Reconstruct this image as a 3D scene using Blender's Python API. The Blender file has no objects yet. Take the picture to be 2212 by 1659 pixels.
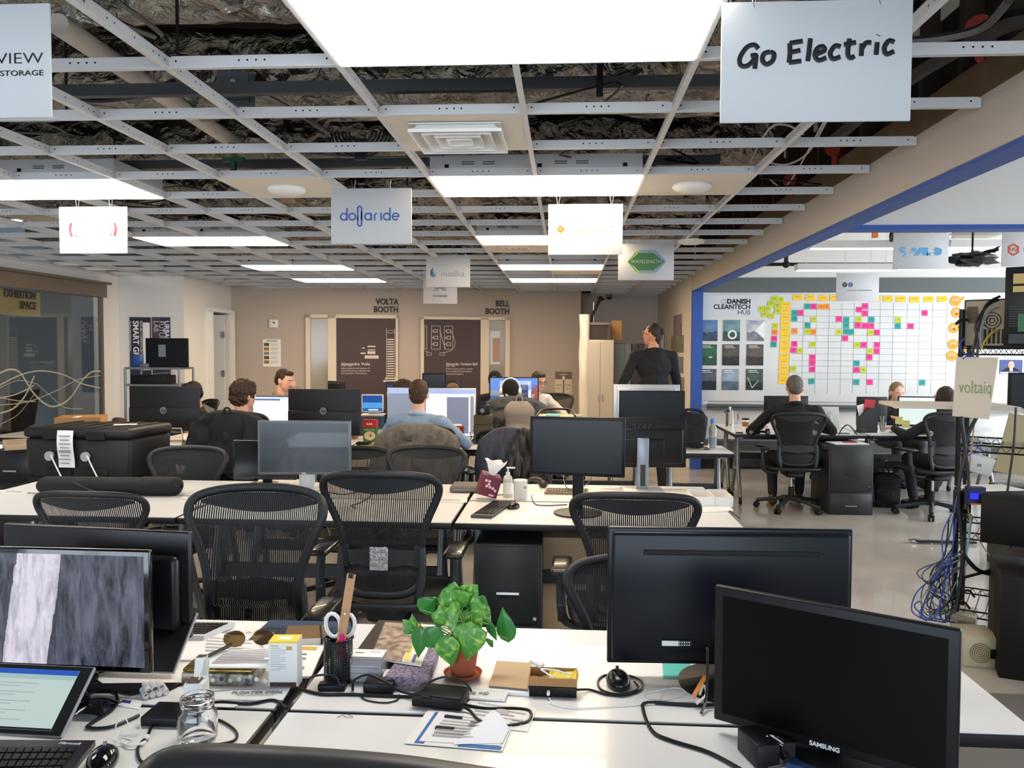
import bpy, bmesh, math, random
from mathutils import Vector as V, Matrix as M, Euler, noise
random.seed(7)
PI=math.pi
SC=bpy.context.scene
COL=SC.collection
# ---------------------------------------------------------------- camera, world, exposure
F=1780.; CX=1106.; CY=829.5; CAM=V((0,0,1.57))
def _cam():
    y,p,r=(math.radians(a) for a in (3.73,2.4,0.3))
    fw=V((-math.sin(y)*math.cos(p),math.cos(y)*math.cos(p),-math.sin(p)))
    rt=fw.cross(V((0,0,1))).normalized(); up=rt.cross(fw)
    return rt*math.cos(r)+up*math.sin(r), up*math.cos(r)-rt*math.sin(r), fw
RX,UP,FW=_cam()
cd=bpy.data.cameras.new('camera'); cam=bpy.data.objects.new('camera',cd); COL.objects.link(cam)
cd.sensor_width=36; cd.lens=F/2212*36; cd.clip_start=.05; cd.clip_end=100
cam.matrix_world=M(((RX.x,UP.x,-FW.x,CAM.x),(RX.y,UP.y,-FW.y,CAM.y),(RX.z,UP.z,-FW.z,CAM.z),(0,0,0,1)))
SC.camera=cam
SC.view_settings.view_transform='Standard'; SC.view_settings.look='None'; SC.view_settings.gamma=1
SC.view_settings.use_curve_mapping=False
SC.view_settings.exposure=0.6
w=bpy.data.worlds.new('world'); SC.world=w; w.use_nodes=True
bg=w.node_tree.nodes['Background']; bg.inputs[0].default_value=(.80,.89,1,1); bg.inputs[1].default_value=1.6
def area(loc,rot,sx,sy,power,col):
    l=bpy.data.lights.new('window_daylight','AREA'); l.shape='RECTANGLE'; l.size=sx; l.size_y=sy; l.energy=power; l.color=col
    o=bpy.data.objects.new('window_daylight',l); COL.objects.link(o); o.location=loc; o.rotation_euler=rot; return o
# daylight through the windows behind the photographer and on the far right side of the room
area((-1.5,-3.35,1.75),(PI/2,0,0),8.0,1.7,165,(.74,.87,1))
area((7.7,6.6,1.8),(PI/2,0,PI/2),7.5,1.8,215,(.9,.95,1))
TROFFER=9.5      # emission of the ceiling light panels
# ---------------------------------------------------------------- pixel rays -> points
def _ray(px,py): return RX*((px-CX)/F)+UP*((CY-py)/F)+FW
def PZ(px,py,z): d=_ray(px,py); return CAM+d*((z-CAM.z)/d.z)
def PY(px,py,y): d=_ray(px,py); return CAM+d*(y/d.y)
def PX(px,py,x): d=_ray(px,py); return CAM+d*(x/d.x)
def PD(px,py,dep): return CAM+_ray(px,py)*dep
# ---------------------------------------------------------------- materials
def H(h):
    if not isinstance(h,str): return h
    c=[int(h[i:i+2],16)/255 for i in (0,2,4)]
    return tuple(x/12.92 if x<=.04045 else ((x+.055)/1.055)**2.4 for x in c)
MATS={}
def mt(name,col='808080',rough=.5,metal=0.,emit=0.,bump=0.,bscale=40.,vary=0.,vscale=6.,trans=0.,alpha=1.,coat=0.,ior=1.45,col2=None,spec=.5,sheen=0):
    if name in MATS: return MATS[name]
    m=bpy.data.materials.new(name); m.use_nodes=True; nt=m.node_tree; b=nt.nodes['Principled BSDF']
    c=(*H(col),1); b.inputs['Base Color'].default_value=c; b.inputs['Roughness'].default_value=rough
    b.inputs['Metallic'].default_value=metal; b.inputs['Transmission Weight'].default_value=trans
    b.inputs['Alpha'].default_value=alpha; b.inputs['Coat Weight'].default_value=coat; b.inputs['IOR'].default_value=ior
    b.inputs['Specular IOR Level'].default_value=spec; b.inputs['Sheen Weight'].default_value=sheen
    if emit: b.inputs['Emission Color'].default_value=c; b.inputs['Emission Strength'].default_value=emit
    tc=None
    def coords():
        nonlocal tc
        if tc is None: tc=nt.nodes.new('ShaderNodeTexCoord')
        return tc.outputs['Object']
    if vary or col2:
        n=nt.nodes.new('ShaderNodeTexNoise'); n.inputs['Scale'].default_value=vscale; n.inputs['Detail'].default_value=5
        nt.links.new(coords(),n.inputs['Vector'])
        mx=nt.nodes.new('ShaderNodeMix'); mx.data_type='RGBA'
        rp=nt.nodes.new('ShaderNodeMapRange'); rp.inputs[1].default_value=.35; rp.inputs[2].default_value=.65
        nt.links.new(n.outputs['Fac'],rp.inputs[0]); nt.links.new(rp.outputs[0],mx.inputs[0])
        mx.inputs[6].default_value=c
        mx.inputs[7].default_value=(*H(col2),1) if col2 else (*[x*(1-vary) for x in c[:3]],1)
        nt.links.new(mx.outputs[2],b.inputs['Base Color'])
    if bump:
        n=nt.nodes.new('ShaderNodeTexNoise'); n.inputs['Scale'].default_value=bscale; n.inputs['Detail'].default_value=4
        nt.links.new(coords(),n.inputs['Vector'])
        bp=nt.nodes.new('ShaderNodeBump'); bp.inputs['Strength'].default_value=bump; bp.inputs['Distance'].default_value=.02
        nt.links.new(n.outputs['Fac'],bp.inputs['Height']); nt.links.new(bp.outputs[0],b.inputs['Normal'])
    MATS[name]=m; return m
def node_mat(name,fn,**k):
    if name in MATS: return MATS[name]
    m=mt(name,**k); fn(m,m.node_tree,m.node_tree.nodes['Principled BSDF']); return m
def wave(nt,axis,scale,coord='Object'):
    t=nt.nodes.new('ShaderNodeTexCoord'); wv=nt.nodes.new('ShaderNodeTexWave'); wv.bands_direction=axis; wv.inputs['Scale'].default_value=scale
    nt.links.new(t.outputs[coord],wv.inputs['Vector']); return wv
WHITE=mt('white_paint','e9e9e6',.6); BLACK=mt('black_plastic','121316',.42,spec=.3); BLKM=mt('black_matte','141416',.75)
DGREY=mt('dark_grey_plastic','2c2f33',.5); GREY=mt('grey_plastic','74777a',.5); STEEL=mt('brushed_steel','b8babc',.3,1.)
CHROME=mt('chrome','d5d6d8',.12,1.); PAPER=mt('white_paper','f1f1ef',.8); INK=mt('dark_ink','1b1b20',.7); INKG=mt('grey_print','8b8d92',.8)
BOARDG=mt('foam_board','c9cbcd',.6); CARD=mt('cardboard','b4895a',.85,vary=.12); CARDL=mt('pale_cardboard','cbb08c',.85,vary=.1)
GLASS=mt('clear_glass','ffffff',.03,trans=1.,ior=1.45); SILV=mt('silver_aluminium','c4c6c8',.38,.6)
SKIN=mt('skin','c98f73',.55,vary=.08); SKIN2=mt('skin_fair','deab92',.55,vary=.06); RUB=mt('rubber_black','0c0c0d',.6); WIRE=mt('black_cable','111113',.45)
# ---------------------------------------------------------------- mesh builder
def frame(z):
    z=z.normalized(); a=V((0,0,1)) if abs(z.z)<.95 else V((1,0,0)); x=a.cross(z).normalized(); return x,z.cross(x)
def smooth_path(pts,n=6,closed=False):
    P=[V(p) for p in pts]; out=[]; L=len(P)
    if L<3: return P
    rng=range(L if closed else L-1)
    for i in rng:
        if closed: a,b,c,d=P[i-1],P[i],P[(i+1)%L],P[(i+2)%L]
        else: a,b,c,d=P[max(i-1,0)],P[i],P[i+1],P[min(i+2,L-1)]
        for k in range(n):
            t=k/n; out.append(.5*((2*b)+(c-a)*t+(2*a-5*b+4*c-d)*t*t+(3*b-a-3*c+d)*t*t*t))
    if not closed: out.append(P[-1])
    return out
class MB:
    def __init__(s): s.bm=bmesh.new(); s.m=[]; s.T=M.Identity(4)
    def mi(s,m):
        if m not in s.m: s.m.append(m)
        return s.m.index(m)
    def face(s,vs,m,sm=False):
        try: f=s.bm.faces.new(vs)
        except ValueError: return None
        f.material_index=s.mi(m); f.smooth=sm; return f
    def v(s,p): return s.bm.verts.new(s.T@V(p))
    def poly(s,pts,m): return s.face([s.v(p) for p in pts],m)
    def box(s,c,d,m,rot=(0,0,0),bev=0,seg=2,taper=1.):
        R=Euler(rot).to_matrix().to_4x4(); c=V(c); hx,hy,hz=d[0]/2,d[1]/2,d[2]/2; vs=[]
        for z in (-1,1):
            k=taper if z>0 else 1
            for x,y in ((-1,-1),(1,-1),(1,1),(-1,1)): vs.append(s.v(c+(R@V((x*hx*k,y*hy*k,z*hz)))))
        fs=[s.face([vs[i] for i in q],m) for q in ((0,3,2,1),(4,5,6,7),(0,1,5,4),(1,2,6,5),(2,3,7,6),(3,0,4,7))]
        if bev:
            es={e for f in fs for e in f.edges}
            r=bmesh.ops.bevel(s.bm,geom=list(es),offset=bev,segments=seg,profile=.5,affect='EDGES',clamp_overlap=True)
            for f in r['faces']: f.material_index=s.mi(m); f.smooth=True
    def ring(s,c,x,y,r,n,ry=None):
        ry=r if ry is None else ry
        return [s.v(c+x*(r*math.cos(2*PI*i/n))+y*(ry*math.sin(2*PI*i/n))) for i in range(n)]
    def cyl(s,a,b,r,m,r2=None,n=14,cap=True):
        a,b=V(a),V(b); x,y=frame(b-a); r2=r if r2 is None else r2
        A=s.ring(a,x,y,r,n); B=s.ring(b,x,y,r2,n)
        for i in range(n): s.face([A[i],A[(i+1)%n],B[(i+1)%n],B[i]],m,True)
        if cap: s.face(A[::-1],m); s.face(B,m)
    def tube(s,pts,r,m,n=8,closed=False,sm=5,ry=None,up=None):
        P=smooth_path(pts,sm,closed) if sm else [V(p) for p in pts]
        L=len(P); rs=r if callable(r) else (lambda t:r); rings=[]; px=None
        for i,p in enumerate(P):
            d=(P[(i+1)%L]-P[i-1]) if closed else P[min(i+1,L-1)]-P[max(i-1,0)]
            if d.length<1e-9: d=V((0,0,1))
            d.normalize()
            if up is not None: x=V(up).cross(d).normalized(); y=d.cross(x)
            else:
                if px is None: x,y=frame(d)
                else: x=(px-d*px.dot(d)).normalized(); y=d.cross(x)
            px=x; rr=rs(i/max(L-1,1)); rings.append(s.ring(p,x,y,rr,n,None if ry is None else rr*ry))
        for i in range(L if closed else L-1):
            A,B=rings[i],rings[(i+1)%L]
            for k in range(n): s.face([A[k],A[(k+1)%n],B[(k+1)%n],B[k]],m,True)
        if not closed: s.face(rings[0][::-1],m); s.face(rings[-1],m)
    def lathe(s,prof,m,c=(0,0,0),n=28,mats=None,cap=True):
        c=V(c); rings=[[s.v(c+V((r*math.cos(2*PI*i/n),r*math.sin(2*PI*i/n),z))) for i in range(n)] for r,z in prof]
        for j in range(len(rings)-1):
            mm=mats[j] if mats else m
            for i in range(n): s.face([rings[j][i],rings[j][(i+1)%n],rings[j+1][(i+1)%n],rings[j+1][i]],mm,True)
        if cap: s.face(rings[0][::-1],m); s.face(rings[-1],mats[-1] if mats else m)
    def ell(s,c,r,m,rot=(0,0,0),nu=14,nv=9,nz=0,seed=0,amp=0):
        R=Euler(rot).to_matrix(); c=V(c); r=(r,r,r) if not hasattr(r,'__len__') else r; rows=[]
        for j in range(1,nv):
            t=PI*j/nv; row=[]
            for i in range(nu):
                u=V((math.sin(t)*math.cos(2*PI*i/nu),math.sin(t)*math.sin(2*PI*i/nu),math.cos(t)))
                k=1+(amp*noise.noise(u*nz+V((seed,seed,0))) if amp else 0)
                row.append(s.v(c+R@V((u.x*r[0],u.y*r[1],u.z*r[2]))*k))
            rows.append(row)
        a=s.v(c+R@V((0,0,r[2]))); b=s.v(c-R@V((0,0,r[2])))
        for i in range(nu):
            s.face([a,rows[0][i],rows[0][(i+1)%nu]],m,True); s.face([b,rows[-1][(i+1)%nu],rows[-1][i]],m,True)
            for j in range(nv-2): s.face([rows[j][i],rows[j+1][i],rows[j+1][(i+1)%nu],rows[j][(i+1)%nu]],m,True)
    def prism(s,poly,a,b,m,m2=None,T=None):
        # poly in local xz, extruded along y from a to b
        T=T or M.Identity(4)
        A=[s.v(T@V((p[0],a,p[1]))) for p in poly]; B=[s.v(T@V((p[0],b,p[1]))) for p in poly]; n=len(poly)
        s.face(A,m); s.face(B[::-1],m)
        for i in range(n): s.face([A[i],B[i],B[(i+1)%n],A[(i+1)%n]],m2 or m)
    def grid(s,fn,nu,nv,m,thick=0,sm=True):
        g=[[s.v(fn(i/nu,j/nv)) for j in range(nv+1)] for i in range(nu+1)]
        for i in range(nu):
            for j in range(nv): s.face([g[i][j],g[i+1][j],g[i+1][j+1],g[i][j+1]],m,sm)
    def build(s,name,parent=None,world=False,loc=None,rot=0,bev=0,fix=True):
        if fix: bmesh.ops.recalc_face_normals(s.bm,faces=s.bm.faces)
        me=bpy.data.meshes.new(name); off=V((0,0,0))
        if world:
            xs=[v.co for v in s.bm.verts]
            lo=V([min(c[i] for c in xs) for i in range(3)]); hi=V([max(c[i] for c in xs) for i in range(3)])
            off=V(((lo.x+hi.x)/2,(lo.y+hi.y)/2,lo.z)); bmesh.ops.translate(s.bm,verts=s.bm.verts,vec=-off)
        s.bm.to_mesh(me); s.bm.free()
        for m in s.m: me.materials.append(m)
        if any(p.use_smooth for p in me.polygons): me.set_sharp_from_angle(angle=math.radians(50))
        o=bpy.data.objects.new(name,me); COL.objects.link(o)
        if world: o.location=off
        if loc is not None: o.location=loc
        if rot: o.rotation_euler=(0,0,rot)
        if parent: o.parent=parent
        if bev: b=o.modifiers.new('b','BEVEL'); b.width=bev; b.segments=2; b.limit_method='ANGLE'; b.angle_limit=math.radians(50)
        return o
def tag(o,label=None,cat=None,group=None,kind=None):
    if label: o['label']=label
    if cat: o['category']=cat
    if group: o['group']=group
    if kind: o['kind']=kind
    return o
def thing(name,label,cat,loc=(0,0,0),rz=0,group=None,rot=None,kind=None):
    o=bpy.data.objects.new(name,None); COL.objects.link(o); o.location=loc; o.rotation_euler=rot or (0,0,rz); o.empty_display_size=.1
    return tag(o,label,cat,group,kind)
def dup(root,loc,rz=0,label=None,group=None,name=None,scale=None):
    r=root.copy(); COL.objects.link(r); r.location=loc; r.rotation_euler=(0,0,rz)
    if label: r['label']=label
    if group: r['group']=group
    if scale: r.scale=scale
    for ch in list(root.children):
        c=ch.copy(); COL.objects.link(c); c.parent=r
        for g in list(ch.children): d=g.copy(); COL.objects.link(d); d.parent=c
    return r
def text(s,size,mat,loc,rot=(PI/2,0,0),parent=None,name='lettering',ext=.0008,align='CENTER',bold=0,xs=1.,shear=0,sp=1.,line=1.):
    c=bpy.data.curves.new('t','FONT'); c.body=s; c.size=size; c.extrude=ext; c.align_x=align; c.align_y='CENTER'; c.offset=bold; c.shear=shear
    c.space_character=sp; c.space_line=line; c.resolution_u=3
    o=bpy.data.objects.new('t',c); COL.objects.link(o); me=bpy.data.meshes.new_from_object(o); bpy.data.objects.remove(o); bpy.data.curves.remove(c)
    me.materials.clear(); me.materials.append(mat)
    ob=bpy.data.objects.new(name,me); COL.objects.link(ob); ob.location=loc; ob.rotation_euler=rot; ob.scale=(xs,1,1); ob.parent=parent
    me.transform(M.Diagonal((xs,1,1,1))); ob.scale=(1,1,1)
    return ob
# voxel-fused organic shapes: list of ('c',p0,p1,r0,r1) capsules and ('e',c,radii,rot) ellipsoids
FJ=[]
def fuse(shapes,mat,name,parent=None,vox=.009,sm=3,curl=0,cs=30,T=None):
    b=MB()
    for q in shapes:
        if q[0]=='c':
            p0,p1,r0,r1=V(q[1]),V(q[2]),q[3],q[4]; d=p1-p0; L=max(d.length,1e-4); x,y=frame(d if d.length>1e-5 else V((0,0,1))); z=d.normalized() if d.length>1e-5 else V((0,0,1)); n=12; rings=[]
            for k in range(5): a=-PI/2+PI/2*(k+.3)/5; rings.append((p0+z*(r0*math.sin(a)),r0*math.cos(a)))
            for k in range(5): a=PI/2*(k)/5; rings.append((p1+z*(r1*math.sin(a)),r1*math.cos(a)))
            R=[b.ring(c,x,y,r,n) for c,r in rings]
            for i in range(len(R)-1):
                for k in range(n): b.face([R[i][k],R[i][(k+1)%n],R[i+1][(k+1)%n],R[i+1][k]],mat,True)
            b.face(R[0][::-1],mat,True); b.face(R[-1],mat,True)
        else: b.ell(q[1],q[2],mat,q[3] if len(q)>3 else (0,0,0),16,12)
    if T is not None: bmesh.ops.transform(b.bm,matrix=T,verts=b.bm.verts)
    o=b.build('tmp'); o.modifiers.clear()
    r=o.modifiers.new('r','REMESH'); r.mode='VOXEL'; r.voxel_size=vox; r.use_smooth_shade=True
    if sm: q=o.modifiers.new('s','SMOOTH'); q.iterations=sm; q.factor=.6
    o.name=name; o.parent=parent; FJ.append((o,mat,curl,cs)); return o
def finish_fused():
    dg=bpy.context.evaluated_depsgraph_get(); dg.update(); new=[(o,bpy.data.meshes.new_from_object(o.evaluated_get(dg))) for o,*_ in FJ]
    for (o,me),(_,mat,curl,cs) in zip(new,FJ):
        me.materials.clear(); me.materials.append(mat)
        if curl:
            for v in me.vertices: v.co+=v.normal*(curl*(noise.noise(v.co*cs)+.5*noise.noise(v.co*cs*2.3)))
        me.shade_smooth(); o.modifiers.clear(); o.data=me
# ================================================================ SETTING
CZ=2.545; SLAB=3.55; DOWN=.73
def struct(o): o['kind']='structure'; return o
def floor_fn(m,nt,b):
    t=nt.nodes.new('ShaderNodeTexCoord'); n=nt.nodes.new('ShaderNodeTexNoise'); n.inputs['Scale'].default_value=.9; n.inputs['Detail'].default_value=8
    nt.links.new(t.outputs['Object'],n.inputs['Vector'])
    r=nt.nodes.new('ShaderNodeValToRGB'); r.color_ramp.elements[0].color=(*H('9d978f'),1); r.color_ramp.elements[1].color=(*H('bfb9b0'),1)
    r.color_ramp.elements[0].position=.35; r.color_ramp.elements[1].position=.65
    nt.links.new(n.outputs['Fac'],r.inputs[0]); nt.links.new(r.outputs[0],b.inputs['Base Color'])
    mr=nt.nodes.new('ShaderNodeMapRange'); mr.inputs[3].default_value=.16; mr.inputs[4].default_value=.34
    nt.links.new(n.outputs['Fac'],mr.inputs[0]); nt.links.new(mr.outputs[0],b.inputs['Roughness'])
FLOOR=node_mat('polished_concrete',floor_fn,rough=.2,coat=.25)
WARM=mt('warm_grey_paint','b9ada2',.65); WALLW=mt('white_wall_paint','e4e2df',.6); CREAM=mt('beam_cream_paint','c9bfb4',.6); BLUE=mt('blue_paint','2f56a8',.55)
GREYB=mt('grey_wall_band','5d6363',.6); DARKP=mt('dark_plenum','1d1b19',.95,vary=.4,vscale=3); BASEB=mt('black_baseboard','1a1a1b',.5)
b=MB(); b.box((.9,7.5,-.05),(18,23,.1),FLOOR); struct(b.build('floor'))
b=MB(); b.box((.9,7.5,SLAB+.05),(18,23,.1),DARKP); struct(b.build('ceiling'))
def wallseg(name,p,q,z0,z1,m,th=.1,side=1):
    p,q=V((*p,0)),V((*q,0)); d=(q-p); n=V((-d.y,d.x,0)).normalized()*side; b=MB()
    A=[p,q,q+n*th,p+n*th]; lo=[b.v(V((a.x,a.y,z0))) for a in A]; hi=[b.v(V((a.x,a.y,z1))) for a in A]
    b.face(lo,m); b.face(hi,m)
    for i in range(4): b.face([lo[i],lo[(i+1)%4],hi[(i+1)%4],hi[i]],m)
    return struct(b.build(name))
LX=-6.15
# left wall with the glazed opening of the exhibition space; pieces around it
GY0=6.9; GY1=PX(219,640,LX).y; GZ1=PX(212,634,LX).z
wallseg('wall_left',(LX,-3.6),(LX,GY0),0,CZ+.05,WALLW,.12)
wallseg('wall_left_pier',(LX,GY1),(LX,11.0),0,CZ+.05,WALLW,.12)
wallseg('wall_left_lintel',(LX,GY0),(LX,GY1),GZ1+.1,CZ+.05,WALLW,.12)
P2=(-5.33,11.22); P3=(-5.44,13.12); P4=(.245,14.03); P5=(.3,15.12); P6=(1.66,15.12)
wallseg('wall_poster',(LX,11.0),P2,0,CZ+.05,WALLW,.12)
# short side wall with a doorway
def lerp(a,b,t): return (a[0]+(b[0]-a[0])*t,a[1]+(b[1]-a[1])*t)
D1,D2=.475,.94
wallseg('wall_side',P2,lerp(P2,P3,D1),0,CZ+.05,WALLW,.12)
wallseg('wall_side_jamb',lerp(P2,P3,D2),P3,0,CZ+.05,WALLW,.12)
wallseg('wall_side_lintel',lerp(P2,P3,D1),lerp(P2,P3,D2),2.12,CZ+.05,WALLW,.12)
def on(t,off=0,z=0):
    a=V((*lerp(P2,P3,t),z)); n=V((1,.06,0)).normalized(); return a+n*off
b=MB()
for t0,t1,z0,z1 in ((D1-.03,D1,0,2.15),(D2,D2+.03,0,2.15),(D1-.03,D2+.03,2.12,2.17)):
    a,c=on(t0),on(t1); L=(c-a).length; b.box(((a.x+c.x)/2,(a.y+c.y)/2,(z0+z1)/2),(.16,L,z1-z0),WHITE,(0,0,.058))
f=b.build('door_1_frame',world=True); struct(f)
b=MB(); a=on(D2-.02,-.06); b.box((a.x-.30,a.y-.02,1.06),(.62,.045,2.08),mt('door_white','dcdad5',.5)); b.box((a.x-.02,a.y-.0,1.06),(.03,.03,2.1),BLKM)
d=struct(b.build('door_1',world=True))
b=MB()
for z in (1.77,1.15,.3): b.box((0,0,z-1.06),(.05,.012,.1),STEEL)
b.build('hinge',parent=d,loc=(.30,-.05,1.06))
wallseg('wall_rear',P3,P4,0,CZ+.05,WARM,.15)
wallseg('wall_alcove_side',P4,P5,0,CZ+.05,WARM,.12)
wallseg('wall_alcove',P5,(1.9,15.12),0,CZ+.05,mt('alcove_paint','c3beb9',.6),.12)
# room closing walls outside the view
wallseg('wall_behind_glass',(-9.2,-3.6),(-9.2,15.5),0,SLAB,mt('exhibit_wall','5b6164',.8),.1)
wallseg('wall_exhibition_rear',(-9.2,12.6),(LX-.15,12.6),0,SLAB,mt('exhibit_wall',),.1)
wallseg('wall_corridor',(-9.2,15.3),(2.5,15.3),0,SLAB,mt('exhibit_wall'),.1)
wallseg('wall_exhibition_near',(-9.2,-3.6),(LX-.15,-3.6),0,SLAB,mt('exhibit_wall'),.1)
# wall behind the photographer and far right wall, each with a band of windows
def window_wall(name,wn,x0,x1,y,zl,zh,rotz,n,place):
    b=MB()
    L=x1-x0
    for a,c,z0,z1 in ((x0,x1,0,zl),(x0,x1,zh,SLAB)): b.box(((a+c)/2,0,(z0+z1)/2),(c-a,.12,z1-z0),WALLW)
    for i in range(n+1):
        xx=x0+L*i/n; b.box((xx,0,(zl+zh)/2),(.35,.12,zh-zl),WALLW)
    o=struct(b.build(name,loc=place,rot=rotz))
    for i in range(n):
        xa=x0+L*i/n+.175; xb=x0+L*(i+1)/n-.175; b=MB(); w=xb-xa
        for xx in (xa+.02,xb-.02,(xa+xb)/2): b.box((xx,0,(zl+zh)/2),(.04,.06,zh-zl),DGREY)
        for zz in (zl+.02,zh-.02): b.box(((xa+xb)/2,0,zz),(w,.06,.04),DGREY)
        struct(b.build('window_%d'%(wn+i),loc=place,rot=rotz))
window_wall('wall_back',1,-6.3,8.1,0,.9,2.5,0,5,(0,-3.6,0))
window_wall('wall_right',6,-3.6,11.3,0,.9,2.6,PI/2,5,(8.1,0,0))
# beam over the wide opening, its blue soffit, stud wall above the grid
b=MB(); bx0,bx1=1.655,1.80
b.box(((bx0+bx1)/2,3.6,(2.36+2.60)/2),(bx1-bx0,14.8,.24),CREAM); struct(b.build('trim_1'))
b=MB(); b.box(((bx0+bx1)/2+.006,3.6,2.352),(bx1-bx0-.01,14.8,.018),BLUE); b.box((bx1+.004,3.6,2.375),(.012,14.8,.05),BLUE); struct(b.build('trim_2'))
wallseg('wall_middle',(bx0,11.08),(bx0,15.12),0,2.62,mt('wall_middle_paint','cfc6bb',.6),.14,-1)
b=MB(); b.box(((bx0+bx1)/2-.005,11.03,1.18),(bx1-bx0-.01,.1,2.36),BLUE); struct(b.build('trim_3'))
STUD=mt('brown_stud','3d3026',.9,vary=.3); TAN=mt('tan_gypsum','6e5b45',.9,vary=.25)
b=MB(); b.box((1.78,5.5,3.08),(.04,19,.94),mt('dark_sheathing','241d18',.95,vary=.3))
for i in range(44): b.box((1.72,-1.5+i*.4,3.08),(.09,.045,.94),STUD)
b.box((1.66,5.5,2.665),(.03,19,.14),TAN); b.box((1.67,5.5,3.32),(.03,19,.1),STUD)
struct(b.build('wall_stud_partition'))
# header across the right hand room
HY=5.44
b=MB(); b.box((5,HY+.06,2.97),(6.4,.12,1.2),mt('header_white','dcdad7',.6)); b.box((5,HY+.055,2.36),(6.4,.14,.03),BLUE); struct(b.build('trim_4'))
WBY=11.1
b=MB(); b.box((4.95,WBY+.06,1.8),(6.5,.12,3.6),mt('right_room_wall','e2e0dc',.6)); struct(b.build('wall_whiteboard'))
zt=PY(1800,632,WBY).z; zb=PY(1800,600,WBY).z
b=MB(); b.box((4.95,WBY-.012,(zt+zb)/2),(6.5,.024,zb-zt),GREYB); struct(b.build('trim_5'))
b=MB(); b.box((4.95,WBY-.01,.09),(6.4,.02,.18),BASEB); struct(b.build('baseboard_right'))
b=MB(); b.box((4.95,WBY-.1,.33),(6.3,.2,.13),mt('grey_cabinet_edge','4c4f51',.5)); struct(b.build('trim_6'))
b=MB(); b.box((4.95,8.3,3.16),(6.4,6.0,.06),mt('right_ceiling_white','f0f0ee',.6)); b.box((4.95,.9,3.16),(6.4,9,.06),MATS['right_ceiling_white']); struct(b.build('ceiling_right_room'))
wallseg('wall_right_upper',(1.84,5.5),(1.84,11.1),2.4,3.2,mt('right_room_wall'),.03)
b=MB(); b.box((-2.6,13.52,.06),(5.8,.02,.12),BASEB,(0,0,.159)); struct(b.build('baseboard_rear'))
b=MB(); b.box((2.95,1.75,.004),(3.6,4.2,.008),mt('dark_floor_mat','6a6762',.6)); tag(b.build('floor_mat',loc=(0,0,0)),'flat dark grey floor mat at the right beside the front desk','mat')  # thin dark grey slab laid over this part of the floor

# ================================================================ SUSPENDED CEILING GRID
TEE=mt('grid_grey_paint','dcdcdc',.5); HOLE=mt('grid_hole','0d0d0d',.9)
GX=[-.79+.61*k for k in range(-8,4)]; GYS=[2.845+.607*k for k in range(-3,21)]
grid=thing('ceiling_grid','open suspended ceiling grid of pale grey metal bars without tiles','ceiling grid',(0,0,CZ))
def rear_y(x): return 11.0 if x<-5.4 else (P3[1]+(x-P3[0])*(P4[1]-P3[1])/(P4[0]-P3[0]) if x<.245 else 15.1)
for x in GX:
    b=MB(); y0,y1=.9,rear_y(x)-.02
    b.box((x,(y0+y1)/2,.02),(.003,y1-y0,.04),TEE); b.box((x,(y0+y1)/2,0),(.024,y1-y0,.003),TEE); b.box((x,(y0+y1)/2,.04),(.007,y1-y0,.007),TEE)
    y=y0+.2
    while y<6:
        for s in (-1,1): b.cyl((x+s*.0016,y,.025),(x+s*.0022,y,.025),.0035,HOLE,n=6)
        y+=.12 if int(y*10)%3 else .04
    b.build('main_runner',grid)
def tee(b,x0,x1,y,holes):
    b.box(((x0+x1)/2,y,.02),(x1-x0-.006,.0025,.04),TEE); b.box(((x0+x1)/2,y,0.001),(x1-x0-.02,.024,.003),TEE); b.box(((x0+x1)/2,y,.04),(x1-x0-.03,.006,.006),TEE)
    if holes:
        for fx in (.05,.42,.47,.52,.57,.93):
            b.cyl((x0+(x1-x0)*fx,y-.0022,.026),(x0+(x1-x0)*fx,y-.0013,.026),.0038,HOLE,n=6)
cells=[]
xs=[LX]+GX+[1.65]
for y in GYS:
    for i in range(len(xs)-1):
        x0,x1=xs[i],xs[i+1]
        if y>rear_y((x0+x1)/2)-.05 or x1-x0<.1: continue
        cells.append((x0,x1,y))
def infr(c):
    v=V(((c[0]+c[1])/2,c[2],CZ))-CAM; d=v.dot(FW)
    if d<.3: return False
    return -200<CX+F*v.dot(RX)/d<2400 and -60<CY-F*v.dot(UP)/d
vis=sorted([c for c in cells if infr(c)],key=lambda c:c[2]); near=vis[:100]; rest=[c for c in cells if c not in near]
for c in near:
    b=MB(); tee(b,*c,True); b.build('cross_tee',grid)
b=MB()
for c in rest: tee(b,*c,False)
b.box((LX+.015,3.8,0),(.03,14.4,.02),TEE)
tag(b.build('distant_cross_tees',grid),kind='stuff')

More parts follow.
